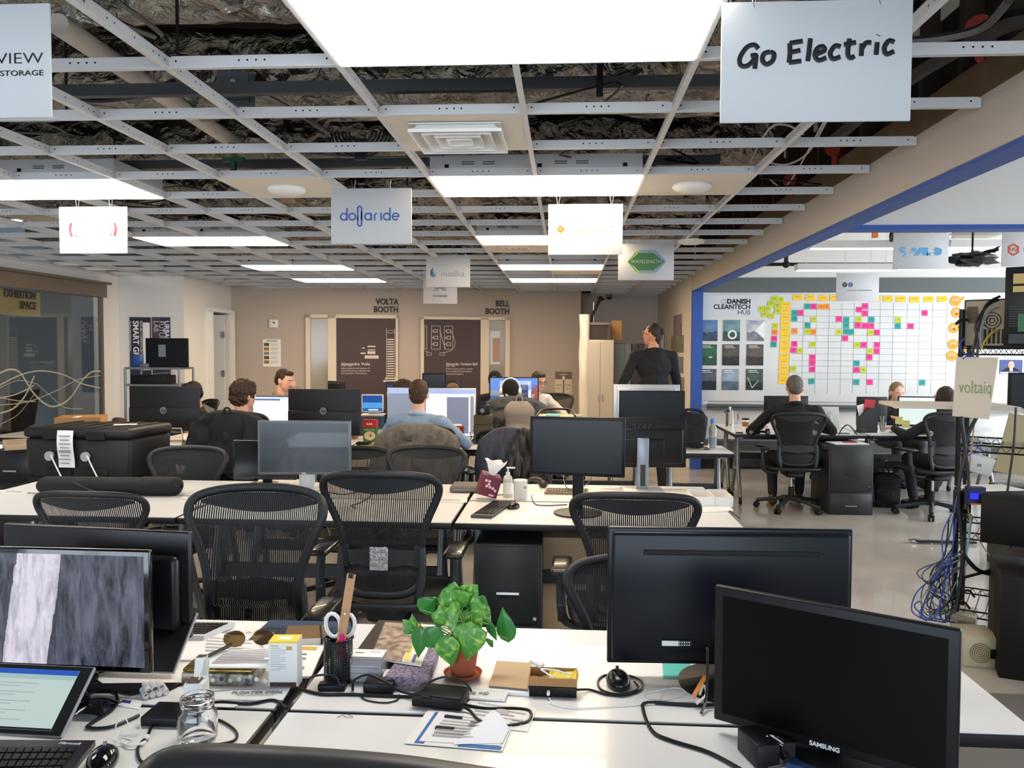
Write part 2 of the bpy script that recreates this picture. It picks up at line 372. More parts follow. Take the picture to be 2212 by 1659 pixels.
# ================================================================ LIGHT PANELS (TROFFERS)
def lit(name,s,c=(1,.96,.9)):
    if name in MATS: return MATS[name]
    m=bpy.data.materials.new(name); m.use_nodes=True; b=m.node_tree.nodes['Principled BSDF']; b.inputs['Emission Color'].default_value=(*c,1); b.inputs['Emission Strength'].default_value=s; b.inputs['Base Color'].default_value=(.8,.8,.8,1)
    MATS[name]=m; return m
PANEL=lit('lit_diffuser_cool',TROFFER,(1,.94,.87)); PANELW=lit('lit_diffuser_warm',TROFFER*1.25,(1,.76,.50)); HOUSE=mt('troffer_housing','c4c7cc',.4,.1)
def troffer(k,r,label,warm=False,w=2):
    x0=-.79+.61*k; y0=2.845+.607*r; x1=x0+.61*w; y1=y0+.607; cx,cy=(x0+x1)/2,(y0+y1)/2; W=x1-x0-.026; D=y1-y0-.026
    t=thing('ceiling_light',label,'ceiling light',(cx,cy,CZ),group='recessed ceiling lights')
    b=MB()
    for yy in (-D/2,D/2):
        b.box((0,yy,.065),(W,.004,.11),HOUSE)
        s=1 if yy>0 else -1
        for fx in (-.32,-.22,.12,.22):
            for z in (.07,.082): b.box((fx*W,yy+s*.0026,z),(.07,.002,.004),HOLE)
        for fx in (-.42,.02,.42): b.box((fx*W,yy+s*.0026,.06),(.025,.002,.02),HOLE)
    for xx in (-W/2,W/2): b.box((xx,0,.065),(.004,D,.11),HOUSE)
    b.box((0,0,.12),(W,D,.004),HOUSE); b.build('housing',t)
    b=MB(); b.box((0,0,-.004),(W+.004,D+.004,.003),PANELW if warm else PANEL); b.build('diffuser',t)
    return t
troffer(0,-1,'large bright light panel overhead at the top of the view')
troffer(0,3,'light panel with visible grey housing above the white backlit sign',True)
troffer(-5,3,'cut off light panel at the left edge above the overexposed sign')
troffer(-5,7,'light panel right of the overexposed sign on the left',True)
troffer(0,7,'light panel half hidden behind the glowing white sign',True)
troffer(-5,11,'second last light panel of the left row, before the booths',True)
troffer(0,11,'second last light panel of the middle row, near the green logo sign',True)
troffer(-5,14,'last light panel of the left row close to the booth wall',True)
troffer(0,14,'last light panel of the middle row above the second booth',True)
troffer(-5,-1,'light panel of the left row overhead outside the view')
t=thing('ceiling_light','light panel inside the exhibition space behind the tinted glass','ceiling light',(-7.7,9.0,3.3)); b=MB(); b.box((0,0,0),(1.2,.6,.04),HOUSE); b.build('housing',t); b=MB(); b.box((0,0,-.025),(1.16,.56,.006),PANELW); b.build('diffuser',t)  # unseen panel added to brighten the signboard behind the glass
# ceiling tiles with fittings
TILE=mt('ceiling_tile','e6ddd0',.9,bump=.15,bscale=200)
def tile(k,r,label):
    x0=-.79+.61*k; y0=2.845+.607*r; t=thing('ceiling_tile',label,'ceiling tile',(x0+.305,y0+.3035,CZ),group='ceiling tiles')
    b=MB(); b.box((0,0,.008),(.59,.585,.014),TILE); b.build('tile',t); return t
t=tile(0,1,'lone white ceiling tile holding the square air diffuser')
b=MB()
for s in (.40,.30,.20,.11):
    for a in range(4):
        b.T=M.Rotation(a*PI/2,4,'Z'); h_=s/2; k_=h_-.034
        for e in (0,.003): b.poly([(-h_,-h_,-.042+e),(h_,-h_,-.042+e),(k_,-k_,-.008+e),(-k_,-k_,-.008+e)],WHITE)
        b.box((0,-h_,-.036),(s,.004,.014),WHITE)
b.T=M.Identity(4); b.box((0,0,-.005),(.40,.40,.004),WHITE)
tag(b.build('air_diffuser',loc=(-.79+.305,2.845+.607+.30,CZ-.0)),'square white louvred air diffuser in the tile ahead','air diffuser')
def access(k,r,l1,l2):
    tile(k,r,l1); b=MB(); b.lathe([(.02,-.045),(.07,-.04),(.105,-.026),(.115,-.012),(.11,0)],WHITE)
    tag(b.build('wireless_access_point',loc=(-.79+.61*k+.305,2.845+.607*r+.3,CZ)),l2,'access point')
access(-2,3,'ceiling tile left of the sign with the blue logo','flat white access point on tile left of the blue logo sign')
access(2,3,'ceiling tile right of the light panel near the large sign','white round access point under the tile right of the light panel')
b=MB(); b.lathe([(.02,-.04),(.08,-.034),(.115,-.02),(.12,0)],WHITE); p=PZ(1493,519,CZ); tag(b.build('wireless_access_point',loc=(p.x,p.y,CZ+.0)),'white round access point hanging from the bars right of the glowing sign','access point')
for (k,r,la,lb) in ((0,8.5,'beige ceiling tile behind the glowing sign','small beige air vent behind the glowing sign'),(1,12.6,'beige ceiling tile between the last two middle lights','small beige air vent between the last two middle lights')):
    t=tile(k,int(r),la); b=MB()
    for i in range(5): b.box((-.12+.06*i,0,-.012),(.03,.22,.004),TILE,(0,.5,0))
    b.box((0,0,-.003),(.34,.28,.005),TILE); tag(b.build('air_vent',loc=(-.79+.61*k+.305,2.845+.607*int(r)+.3,CZ)),lb,'air vent')
tile(2,19,'ceiling tile in the rear alcove carrying the dome camera')
b=MB(); b.lathe([(.05,-.0),(.06,-.03),(.055,-.05)],GREY,n=18); b.lathe([(.045,-.05),(.04,-.075),(.02,-.092)],BLACK,n=18)
tag(b.build('dome_camera',loc=(.44+.305,2.845+.607*19+.2,CZ)),'small dark dome camera under the tile in the rear alcove','camera')
# ================================================================ ABOVE THE GRID
def foil_fn(m,nt,b):
    t=nt.nodes.new('ShaderNodeTexCoord'); n=nt.nodes.new('ShaderNodeTexVoronoi'); n.inputs['Scale'].default_value=7; n.feature='F1'
    n2=nt.nodes.new('ShaderNodeTexNoise'); n2.inputs['Scale'].default_value=9; n2.inputs['Detail'].default_value=6; n2.inputs['Distortion'].default_value=1.2
    nt.links.new(t.outputs['Object'],n.inputs['Vector']); nt.links.new(t.outputs['Object'],n2.inputs['Vector'])
    a=nt.nodes.new('ShaderNodeMath'); a.operation='ADD'; nt.links.new(n.outputs['Distance'],a.inputs[0]); nt.links.new(n2.outputs['Fac'],a.inputs[1])
    bp=nt.nodes.new('ShaderNodeBump'); bp.inputs['Strength'].default_value=1; bp.inputs['Distance'].default_value=.09
    nt.links.new(a.outputs[0],bp.inputs['Height']); nt.links.new(bp.outputs[0],b.inputs['Normal'])
FOIL=node_mat('crumpled_foil',foil_fn,col='9c968c',rough=.2,metal=.95)
GALV=mt('galvanised_duct','8d8a85',.33,.85,vary=.35,vscale=2.5); PIPEW=mt('white_pipe','c9c2b8',.5); DUCTG=mt('grey_duct','596163',.5,.4); RED=mt('red_valve','8e2e22',.5)
ROD=mt('black_rod','151517',.5,.3); FLEX=mt('flexible_conduit','6f6f6e',.35,.8)
def rect_duct(p,q,w,h,label,m=GALV):
    p,q=V(p),V(q); d=q-p; a=math.atan2(d.y,d.x); b=MB(); L=d.length
    b.box((0,0,0),(L,w,h),m)
    for i in range(int(L/.9)+1): b.box((-L/2+.02+i*.9,0,0),(.03,w+.03,h+.03),m)
    tag(b.build('air_duct',loc=(p+q)/2,rot=a),label,'duct')
rect_duct((-1.5,.9,3.12),(-1.2,2.9,3.12),.85,.28,'flat galvanised air duct above the grid left of the overhead light')
rect_duct((-.15,3.42,3.3),(-.15,3.72,3.3),.3,.44,'grey vertical duct box above the grid right of the overhead light',DUCTG)
def foil_duct(p,q,r,label,sag=0,stuff=False,nm='foil_wrapped_duct'):
    p,q=V(p),V(q); b=MB(); d=q-p; x,y=frame(d); nu=int(d.length*9)+4; sd=random.random()*50
    def fn(u,v):
        c=p.lerp(q,u); a=v*2*PI; k=r*(1+.16*noise.noise(V((u*d.length*2.2,math.cos(a)*1.3,math.sin(a)*1.3+sd)))+.09*noise.noise(V((u*d.length*8,math.cos(a)*4,math.sin(a)*4+sd))))
        c=c-V((0,0,sag*math.sin(u*PI))); return c+x*math.cos(a)*k+y*math.sin(a)*k
    b.grid(fn,nu,26,FOIL)
    tag(b.build(nm,world=True,fix=False),label,'duct')
foil_duct((-6.0,3.22,3.0),(-.5,3.26,3.0),.14,'foil wrapped duct crossing behind the large overhead light')
foil_duct((-5.8,4.25,3.02),(1.2,4.3,2.98),.21,'crumpled foil duct crossing above the square air diffuser')
foil_duct((-6.0,5.6,2.98),(1.3,5.5,2.96),.19,'crumpled foil duct crossing above the second light panel')
foil_duct((-6.0,7.2,2.95),(1.3,7.2,2.95),.2,'foil duct crossing above the glowing sign')
foil_duct((-6.0,9.0,2.95),(1.4,9.0,2.95),.2,'foil duct crossing above the green logo sign')
foil_duct((-5.6,11.0,2.92),(1.4,11.2,2.92),.2,'farthest foil duct crossing before the booth wall')
foil_duct((.18,3.0,3.4),(.18,3.35,2.95),.12,'short foil duct elbow descending beside the grey duct box')
foil_duct((.95,1.8,3.0),(.62,3.9,2.95),.18,'thick foil duct right of the overhead light running away')
foil_duct((-2.6,2.6,3.38),(-2.7,7.8,3.38),.13,'foil duct running away above the left grid cells')
foil_duct((-4.3,3.6,3.37),(-4.0,8.5,3.37),.14,'foil duct running away at the far left of the plenum')
b=MB(); b.tube([PZ(125,52,2.80),PZ(330,190,2.80),PZ(560,345,2.78)],.042,PIPEW,n=12); tag(b.build('white_pipe',world=True),'long white pipe slanting above the left ceiling cells','pipe')
b=MB(); b.tube([(-4.9,3.4,2.69),(-4.4,7.5,2.69)],.07,PIPEW,n=12); b.tube([(-4.8,4.0,2.70),(-4.1,4.3,2.70)],.05,PIPEW,n=10); tag(b.build('white_pipe',world=True),'pair of joined pale pipes above the left grid near the wall','pipe')
b=MB()
b.box((0,0,0),(.16,.05,.16),DUCTG); b.box((0,-.03,0),(.13,.02,.13),DUCTG); b.cyl((0,-.04,.02),(0,-.06,.02),.013,STEEL,n=8)
for i in range(3): b.cyl((-.05+.05*i,0,.08),(-.05+.05*i,0,.16),.012,FLEX)
p=PZ(510,195,2.76); tag(b.build('junction_box',loc=p,rot=.15),'grey electrical junction box hanging above the left cells','junction box')
def cable(pts,r,m,name,label,cat,n=6):
    b=MB(); b.tube(pts,r,m,n=n); return tag(b.build(name,world=True),label,cat)
cable([PZ(122,195,2.72),PZ(200,218,2.72),PZ(300,208,2.72),PZ(375,175,2.72)],.012,mt('dark_blue_conduit','20243a',.4),'conduit','dark blue flexible conduit sagging beside the cut off sign','conduit')
cable([PZ(535,195,2.72),PZ(590,215,2.72),PZ(660,255,2.72),PZ(735,305,2.72)],.012,FLEX,'conduit','metal flexible conduit leaving the junction box','conduit')
cable([PZ(175,0,2.72),PZ(250,45,2.72),PZ(335,80,2.72)],.01,FLEX,'conduit','thin conduit at the top left behind the first runner','conduit')
cable([PZ(250,0,2.72),PZ(320,50,2.72),PZ(350,75,2.72)],.009,FLEX,'conduit','thin conduit crossing the top left near a clamp','conduit')
cable([PZ(2180,0,2.72),PZ(2120,60,2.72),PZ(2010,85,2.72),PZ(1900,90,2.72)],.016,FLEX,'conduit','thick ribbed conduit at the top right corner','conduit')
cable([PZ(2212,40,2.72),PZ(2150,60,2.72),PZ(1960,170,2.72),PZ(1800,300,2.72)],.035,mt('dark_sprinkler_pipe','272423',.5),'sprinkler_pipe','dark sprinkler pipe running away along the stud wall','pipe')
cable([PZ(1785,262,2.72),PZ(1745,330,2.72),PZ(1700,355,2.72),PZ(1655,350,2.72)],.006,mt('white_cable','c9c9c6',.5),'white_cable','thin white cable looping above the cells under the large sign','cable')
cable([PZ(1620,350,2.72),PZ(1660,280,2.72),PZ(1700,270,2.72),PZ(1735,290,2.72)],.006,MATS['white_cable'],'white_cable','white cable arching left of the beam above the grid','cable')
cable([PZ(1780,262,2.72),PZ(1700,400,2.72),PZ(1660,385,2.72)],.005,MATS['white_cable'],'white_cable','straight white cable dropping toward the beam','cable')
for (px,py,d,la) in ((2120,68,3.3,'red pipe coupling near the top right corner'),(1805,322,4.6,'red pipe coupling below the large hanging sign'),(1712,392,5.2,'red pipe coupling above the tile with round device')):
    b=MB(); b.cyl((-.05,0,0),(.05,0,0),.05,RED); b.cyl((0,0,0),(0,0,-.09),.022,RED); b.box((0,0,-.1),(.05,.03,.02),RED); tag(b.build('pipe_coupling',loc=PZ(px,py,2.80),rot=.9),la,'pipe coupling')
b=MB(); a=PD(1297,45,3.35); b.cyl((a.x,a.y,2.6),(a.x,a.y,SLAB),.013,ROD,n=8); tag(b.build('hanger_rod',world=True),'black vertical hanger rod right of the second seam','hanger rod')
i=0
for px,py,d,la in ((383,60,3.0,'left of the junction box'),(145,290,3.6,'beside the left wall pipes'),(248,360,5.0,'over the left light panel'),(880,330,5.2,'behind the square diffuser')):
    b=MB(); a=PD(px,py,d); b.cyl((a.x,a.y,2.6),(a.x,a.y,SLAB),.006,ROD,n=6); tag(b.build('hanger_rod',world=True),'thin dark hanger rod '+la,'hanger rod')
BARG=mt('dark_channel','4c4f52',.5,.5)
for (y,z,la) in ((2.55,2.73,'dark steel channel spanning behind the first ceiling row'),(3.5,2.68,'dark steel channel under the foil ducts ahead'),(5.0,2.70,'dark steel channel before the second light panel')):
    b=MB(); b.box((-2.5,y,z),(6.8 if y>2.6 else 3.6,.04,.05),BARG); tag(b.build('steel_channel',world=True),la,'steel channel')
for (px,py,d,la) in ((505,345,4.8,'small green bracket hanging above the left cells'),(702,468,8.0,'green panel above the cells left of the blue logo sign')):
    b=MB(); b.box((0,0,0),(.13,.03,.025),mt('green_metal','1f5a3a',.5)); b.box((0,0,-.05),(.025,.03,.08),MATS['green_metal']); tag(b.build('green_bracket',loc=PD(px,py,d)),la,'bracket')
b=MB(); p=PD(780,285,4.3)
for i in range(6): b.tube([p+V((.16*(1-i*.12)*math.cos(a*PI/8),0,-.13*(1-i*.12)*math.sin(a*PI/8))) for a in range(0,9)],.006,WIRE,n=6,sm=0)
b.box(p+V((0,0,-.09)),(.06,.03,.11),BLACK); tag(b.build('coiled_cable',world=True),'coil of black cable hung above the grid left of the diffuser','cable')
# loose wires deep in the plenum
b=MB()
for i in range(46):
    x,y=random.uniform(-5.6,1.4),random.uniform(3.2,11); z=random.uniform(2.63,2.70); q=[V((x,y,z))]
    for j in range(3): q.append(q[-1]+V((random.uniform(-.6,.6),random.uniform(-.5,.8),random.uniform(-.02,.03))))
    b.tube(q,.006,random.choice([WIRE,FLEX,WIRE]),n=5,sm=4)
tag(b.build('loose_ceiling_wires',world=True),'tangle of thin loose wires lying above the open grid','wires',kind='stuff')

# ================================================================ HANGING SIGNS
def sign(cx,top,d,label,w=.47,h=.317,hooks=(.28,.72),rz=0,hang=.05,rod=.001,bottom=None):
    p=PD(cx,top,d); t=thing('hanging_sign',label,'sign',(p.x,p.y,p.z-h),rz,'company signs hanging from the ceiling')
    b=MB(); b.box((0,0,h/2),(w,.008,h),BOARDG,bev=.0015,seg=1); b.build('board',t)
    for hx in hooks:
        x=(hx-.5)*w; b=MB(); b.tube([(x-.012,0,h+hang),(x,-.006,h-.015),(x+.001,.006,h-.015),(x+.012,0,h+hang)],rod,STEEL,n=5,sm=0); b.build('wire_hanger',t)
    return t
FR=-.0055
def stroke(t,paths,m,wd,name='lettering',y=FR,sc=1,off=(0,0),sx=1):
    b=MB()
    for pts in paths:
        b.tube([(off[0]+p[0]*sc*sx,y,off[1]+p[1]*sc) for p in pts],wd,m,n=8,sm=6,ry=1,up=(0,1,0)) if False else b.tube([(off[0]+p[0]*sc*sx,y,off[1]+p[1]*sc) for p in pts],wd,m,n=8,sm=6)
    for v in b.bm.verts: v.co.y=y+(v.co.y-y)*.15
    return b.build(name,t)
def disc(b,x,z,r,m,y=FR,n=24,r2=None):
    b.prism([(x+r*math.cos(2*PI*i/n),z+(r2 or r)*math.sin(2*PI*i/n)) for i in range(n)],y-.0008,y+.0008,m)
def annulus(b,x,z,r,w,m,y=FR,a0=0,a1=2*PI,n=28):
    P=[(x+r*math.cos(a0+(a1-a0)*i/n),z+r*math.sin(a0+(a1-a0)*i/n)) for i in range(n+1)]+[(x+(r-w)*math.cos(a1+(a0-a1)*i/n),z+(r-w)*math.sin(a1+(a0-a1)*i/n)) for i in range(n+1)]
    for i in range(n):
        b.prism([P[i],P[i+1],P[2*n-i],P[2*n+1-i]],y-.0008,y+.0008,m)
GO=[[(.95,.8),(.75,1.0),(.4,.9),(.1,.45),(.15,.1),(.45,.05),(.75,.3),(.85,.5),(.6,.5)],[(.85,.5),(.8,-.12)],
 [(1.5,.62),(1.22,.55),(1.15,.25),(1.35,.05),(1.62,.2),(1.68,.5),(1.5,.62)],
 [(2.4,.95),(2.42,.5),(2.38,.05)],[(2.4,.95),(3.0,1.0)],[(2.42,.52),(2.9,.58)],[(2.38,.05),(2.95,.08)],
 [(3.35,1.1),(3.3,.5),(3.25,.05)],
 [(3.6,.33),(4.0,.48),(3.92,.68),(3.68,.6),(3.57,.3),(3.75,.05),(4.1,.15)],
 [(4.75,.6),(4.5,.66),(4.28,.35),(4.4,.07),(4.75,.14)],
 [(5.15,.95),(5.08,.3),(5.2,.05),(5.4,.12)],[(4.9,.68),(5.45,.75)],
 [(5.72,.68),(5.7,.1)],[(5.7,.4),(5.9,.68),(6.15,.68)],
 [(6.42,.68),(6.38,.1)],[(6.46,.98),(6.47,1.0)],
 [(7.2,.62),(6.95,.7),(6.75,.4),(6.85,.1),(7.2,.2)]]
t=sign(1764,2,2.19,'large white sign with black handwritten words at the upper right',w=.497,h=.318,hooks=(.17,.83),hang=.04,rz=-.0)
for q in GO:
    for k,p in enumerate(q): q[k]=(p[0],p[1]+p[0]*.06)
stroke(t,GO,mt('black_marker','101014',.5),.0065,sc=.0565,off=(-.205,.145),sx=1.0)
t=sign(-82,12,2.25,'cut off white sign at the left edge with two black words',w=.50,h=.305,hooks=(.3,.6),hang=.04)
text('VIEW',.042,INK,(.232,FR,.157),parent=t,xs=1.35,bold=-.0006,align='RIGHT'); text('STORAGE',.021,INK,(.232,FR,.118),parent=t,xs=1.35,align='RIGHT')
t=sign(802,407,4.74,'hanging sign with blue rounded lettering in the middle of the room')
bl=mt('logo_blue','3a5fae',.6); b=MB(); z0=.155
def ringl(x,r=.023): annulus(b,x,z0,r,.0085,bl)
def bar(x,a,c,w=.0085): b.prism([(x-w/2,a),(x+w/2,a),(x+w/2,c),(x-w/2,c)],FR-.001,FR+.001,bl)
ringl(-.160); bar(-.141,z0-.022,z0+.05); ringl(-.110); bar(-.078,z0-.02,z0+.048); bar(-.056,z0-.045,z0+.03)
annulus(b,-.067,z0+.048,.0155,.0085,bl,a0=0,a1=PI); bar(-.0555,z0-.02,z0+.05,.007); annulus(b,-.067,z0-.042,.0155,.0085,bl,a0=PI,a1=2*PI); bar(-.078,z0-.045,z0,.007)
ringl(-.018); bar(.001,z0-.022,z0+.02); bar(.020,z0-.022,z0+.012); annulus(b,.034,z0+.004,.018,.0085,bl,a0=PI/2,a1=PI); bar(.058,z0-.022,z0+.022)
ringl(.091); bar(.110,z0-.022,z0+.05); annulus(b,.143,z0,.023,.0085,bl,a0=0,a1=PI*1.75); b.prism([(.125,z0-.004),(.165,z0-.004),(.165,z0+.004),(.125,z0+.004)],FR-.001,FR+.001,bl)
b.build('lettering',t)
t=sign(201,447,5.36,'overexposed hanging sign with red curved brackets beside the left light panel',w=.457,h=.302,hooks=(.27,.76))
b=MB(); rd=mt('logo_red','c8414a',.6)
for sx in (-1,1):
    for k,(x,m) in enumerate(((.155,rd),(.125,mt('logo_coral','e58e84',.6)))): b.tube([(sx*(x-.01),FR,.20),(sx*x,FR,.16),(sx*(x-.01),FR,.115)],.0085,m,n=6)
disc(b,0,.155,.04,mt('logo_pale_yellow','f4ecc0',.6),r2=.02); b.build('logo',t)
t=sign(1265,441,5.20,'glowing white hanging sign with faint lettering and small orange logo',w=.468,h=.318,hooks=(.13,.85))
b=MB(); og=mt('logo_orange','c26a35',.6); c=(-.155,.16)
b.prism([(c[0]-.028,c[1]),(c[0],c[1]-.028),(c[0]+.028,c[1]),(c[0],c[1]+.028)],FR-.001,FR+.001,og); annulus(b,c[0]-.002,c[1]+.004,.018,.006,mt('logo_brown','8a4a2b',.6),y=FR-.0015); b.build('logo',t)
text('opusone',.072,mt('faint_grey_letters','8a8274',.7),(.05,FR,.165),parent=t,xs=1.0,bold=-.0012,sp=1.1)
t=sign(968,555,8.5,'hanging sign with blue flame logo and thin grey word',w=.458,h=.31,hooks=(.16,.88),hang=.07)
b=MB(); fb=mt('flame_blue','2d5f93',.6); f2=mt('flame_light','6fa0bf',.6); f3=mt('flame_green','5c8f6a',.6)
for pts,m in (([(-.165,.10),(-.185,.13),(-.18,.17),(-.155,.205),(-.16,.17),(-.158,.13)],fb),([(-.16,.095),(-.165,.13),(-.14,.175),(-.14,.14),(-.148,.11)],f2),([(-.152,.095),(-.15,.12),(-.125,.145),(-.13,.115)],f3)): b.prism(pts,FR-.001,FR+.001,m)
b.build('logo',t); text('maalka',.085,INKG,(.05,FR,.135),parent=t,xs=1.05,bold=-.0012)
t=sign(951,578,10.86,'hanging sign with sunburst logo directly behind the flame logo sign',w=.45,h=.475,hooks=(.2,.8),hang=.02)
b=MB(); c=(0,.14)
for i in range(9):
    a=PI*i/8; b.tube([(c[0]+.025*math.cos(a),FR,c[1]+.025*math.sin(a)+.04),(c[0]+.085*math.cos(a),FR,c[1]+.085*math.sin(a)+.04)],.003,INK,n=5,sm=0)
b.build('logo',t); text('DANDELION',.038,INK,(0,FR,.10),parent=t,xs=.85)
t=sign(1396,527,7.2,'hanging sign with overlapping green and blue hexagon logo',w=.482,h=.315,hooks=(.15,.85),hang=.04)
def hexa(cx,cz,w,h): return [(cx-w,cz),(cx-w*.42,cz-h),(cx+w*.42,cz-h),(cx+w,cz),(cx+w*.42,cz+h),(cx-w*.42,cz+h)]
b=MB()
for k,(dx,hh,m) in enumerate(((-.03,.09,'5b9a5f'),(.035,.09,'6e9fcb'),(-.005,.105,'c7cf66'),(.012,.1,'86a7b8'),(0,.075,'4c7d52'))):
    b.prism(hexa(dx,.16,.155-.01*abs(k-4)*.6,hh),FR-.001-k*.0006,FR+.001,mt('hexagon_%d'%k,m,.6))
b.build('logo',t); text('WAVELENGTH',.042,mt('pale_letter','d8e5d4',.6),(0,FR-.0045,.16),parent=t,xs=.95,bold=-.0006)
t=sign(1853,590,9.4,'grey sign with two small round letter logos before the sticky note wall',w=.475,h=.317,hooks=(.2,.8),hang=.68)
b=MB(); disc(b,-.145,.185,.027,INK); disc(b,-.08,.185,.027,mt('logo_violet','5a5a96',.6)); b.build('logo',t)
text('D',.034,BOARDG,(-.145,FR-.001,.185),parent=t); text('I',.034,BOARDG,(-.08,FR-.001,.185),parent=t); text('Confederation of Danish Industry',.022,INKG,(.015,FR,.122),parent=t,xs=.95)
t=sign(1990,503,7.3,'grey hanging sign with pale blue stencilled lettering in the right room',w=.476,h=.32,hooks=(.18,.82),hang=.52)
lb=mt('logo_sky','63a9d6',.6); b=MB()
def pl(x,w_=.05,a=.12,c_=.19): b.prism([(x,a),(x+w_,a),(x+w_,c_),(x,c_)],FR-.001,FR+.001,lb)
annulus(b,-.158,.172,.028,.018,lb,a0=.3,a1=PI*1.5); annulus(b,-.155,.138,.028,.018,lb,a0=-PI/2-.3,a1=PI/2)
pl(-.10,.02,.17,.176); pl(-.10,.02,.14,.146); pl(-.08,.035,.155,.19)
b.prism([(-.065,.12),(-.01,.19),(.045,.19),(.045,.12),(.02,.12),(.0,.15),(-.02,.12)],FR-.001,FR+.001,lb); pl(.05,.035,.12,.145); pl(.045,.015,.12,.19); pl(.10,.02,.17,.176); pl(.10,.02,.14,.146)
b.prism([(.12,.12),(.15,.12),(.175,.135),(.18,.155),(.175,.175),(.15,.19),(.12,.19)],FR-.001,FR+.001,lb); b.build('lettering',t)
t=sign(2225,500,7.3,'sign with red hexagon badge cut by the right edge',w=.476,h=.31,hooks=(.3,.8),hang=.50)
b=MB(); c=(-.14,.15)
for i in range(6):
    a0=PI/2+i*PI/3; a1=a0+PI/3; r0,r1=.055,.04; b.prism([(c[0]+r0*math.cos(a0),c[1]+r0*math.sin(a0)),(c[0]+r0*math.cos(a1),c[1]+r0*math.sin(a1)),(c[0]+r1*math.cos(a1),c[1]+r1*math.sin(a1)),(c[0]+r1*math.cos(a0),c[1]+r1*math.sin(a0))],FR-.001,FR+.001,mt('badge_red','b9382f',.6))
b.build('logo',t); text('UG',.045,MATS['badge_red'],(-.14,FR,.15),parent=t,bold=.001); text('URBAN',.045,MATS['badge_red'],(.02,FR,.15),parent=t)
# ================================================================ REAR WALL THINGS
RA=math.atan2(P4[1]-P3[1],P4[0]-P3[0]); RN=V((math.sin(RA),-math.cos(RA),0))
def RW(px,py,off=0):
    # point on the rear wall plane seen at a pixel
    o=V((*P3,0)); d=_ray(px,py); t=(o-CAM).dot(RN)/d.dot(RN); return CAM+d*t+RN*off
def rwbox(b,x0,y0,x1,y1,m,th=.02,off=0):
    a,c=RW(x0,y0),RW(x1,y1); w=math.hypot(c.x-a.x,c.y-a.y); h=a.z-c.z; mid=(a+c)/2+RN*(th/2+off)
    b.box((mid.x,mid.y,mid.z),(w,th,h),m,(0,0,RA)); return mid,w,h
def rwthing(x0,y0,x1,y1):
    a,c=RW(x0,y0),RW(x1,y1); return (a+c)/2,math.hypot(c.x-a.x,c.y-a.y),a.z-c.z
TRIMC=mt('cream_trim','dccfbb',.5); POST=mt('plum_poster','4a3b3f',.6); PLINE=mt('poster_line','d9cfc6',.6)
def booth(name,fx0,fx1,fy,gx0,gx1,gy,dx0,dx1,dy,n,lab):
    # frame, sidelight glass and poster covered door
    a,w,h=rwthing(fx0,fy,fx1,fy+1); top=RW(fx0,fy).z
    L=RW(fx0,fy); Rr=RW(fx1,fy); mid=(L+Rr)/2; t=thing(name,None,None,(mid.x,mid.y,0),RA,kind='structure')
    W=(Rr-L).length; loc=lambda px:( (RW(px,fy)-L).length-W/2)
    g0,g1,d0,d1=loc(gx0),loc(gx1),loc(dx0),loc(dx1); gz=RW(gx0,gy).z; dz=RW(dx0,dy).z
    b=MB(); b.box((0,-.03,top-.03),(W,.06,top-max(gz,dz)+.0),TRIMC)
    for x0,x1 in ((-W/2,min(g0,d0)),(max(g0,d0) and (min(g1,d1)),max(g0,d0)),(max(g1,d1),W/2)): b.box(((x0+x1)/2,-.03,top/2),(max(x1-x0,.03),.06,top),TRIMC)
    b.box(((g0+g1)/2,-.02,.15),(g1-g0,.04,.3),TRIMC); b.build('frame',t)
    b=MB(); b.box(((d0+d1)/2,-.025,dz/2),(d1-d0,.04,dz),POST); dr=b.build('door',t)
    b=MB(); b.box(((g0+g1)/2,-.012,(gz+.3)/2),(g1-g0,.006,gz-.3),mt('frosted_sidelight','9a9384',.12,spec=.7)); b.build('glass_pane',t)
    return t,dr,(d0,d1,dz,g0,g1,gz)
t,dr,q=booth('door_2',661,860,679,671,709,688,727,855,687,2,'')
d0,d1,dz,g0,g1,gz=q; Y0=-.047
b=MB()
S=(d1-d0)/128.   # metres per photo pixel on the door
X=lambda px:d0+(px-727)*S
Zz=lambda py:dz-(py-687)*S
for k in range(17):
    z=Zz(733+k*5.3); b.box((X(844),Y0,z),(S*15,.002,S*2.6),PLINE)
for xx in (835,853): b.box((X(xx),Y0,Zz(768)),(S*.8,.002,S*120),PLINE)
b.lathe([(S*8.5,Zz(716)),(S*8.5,Zz(716)+.004)],PLINE,c=(X(844),Y0+.02,0),n=16) if False else b.tube([(X(844)+S*9*math.cos(a*PI/8),Y0,Zz(716)+S*3*math.sin(a*PI/8)) for a in range(16)],S*.5,PLINE,n=4,closed=True,sm=0)
for (x0,y0,x1,y1) in ((832,816,856,820),(828,822,856,826),(794,747,811,750),(795,755,811,757),(794,759,811,765),(788,768,818,775),(782,751,788,753),(779,762,790,765)): b.box((X((x0+x1)/2),Y0,Zz((y0+y1)/2)),(S*(x1-x0),.002,S*(y1-y0)),PLINE)
b.build('battery_drawing',dr)
text('Alessandro Volta',S*9,PLINE,(X(737),Y0,Zz(787)),parent=dr,align='LEFT',bold=.0008)
text('1745 - 1827\nItalian physicist and pioneer of\nelectrical science credited with\nthe invention of the battery',S*5,PLINE,(X(737),Y0,Zz(799)),parent=dr,align='LEFT',line=1.1)
t,dr,q=booth('door_3',909,1101,683,1056,1091,692,916,1038,689,3,'')
d0,d1,dz,g0,g1,gz=q; S=(d1-d0)/122.; X=lambda px:d0+(px-916)*S; Zz=lambda py:dz-(py-689)*S
b=MB()
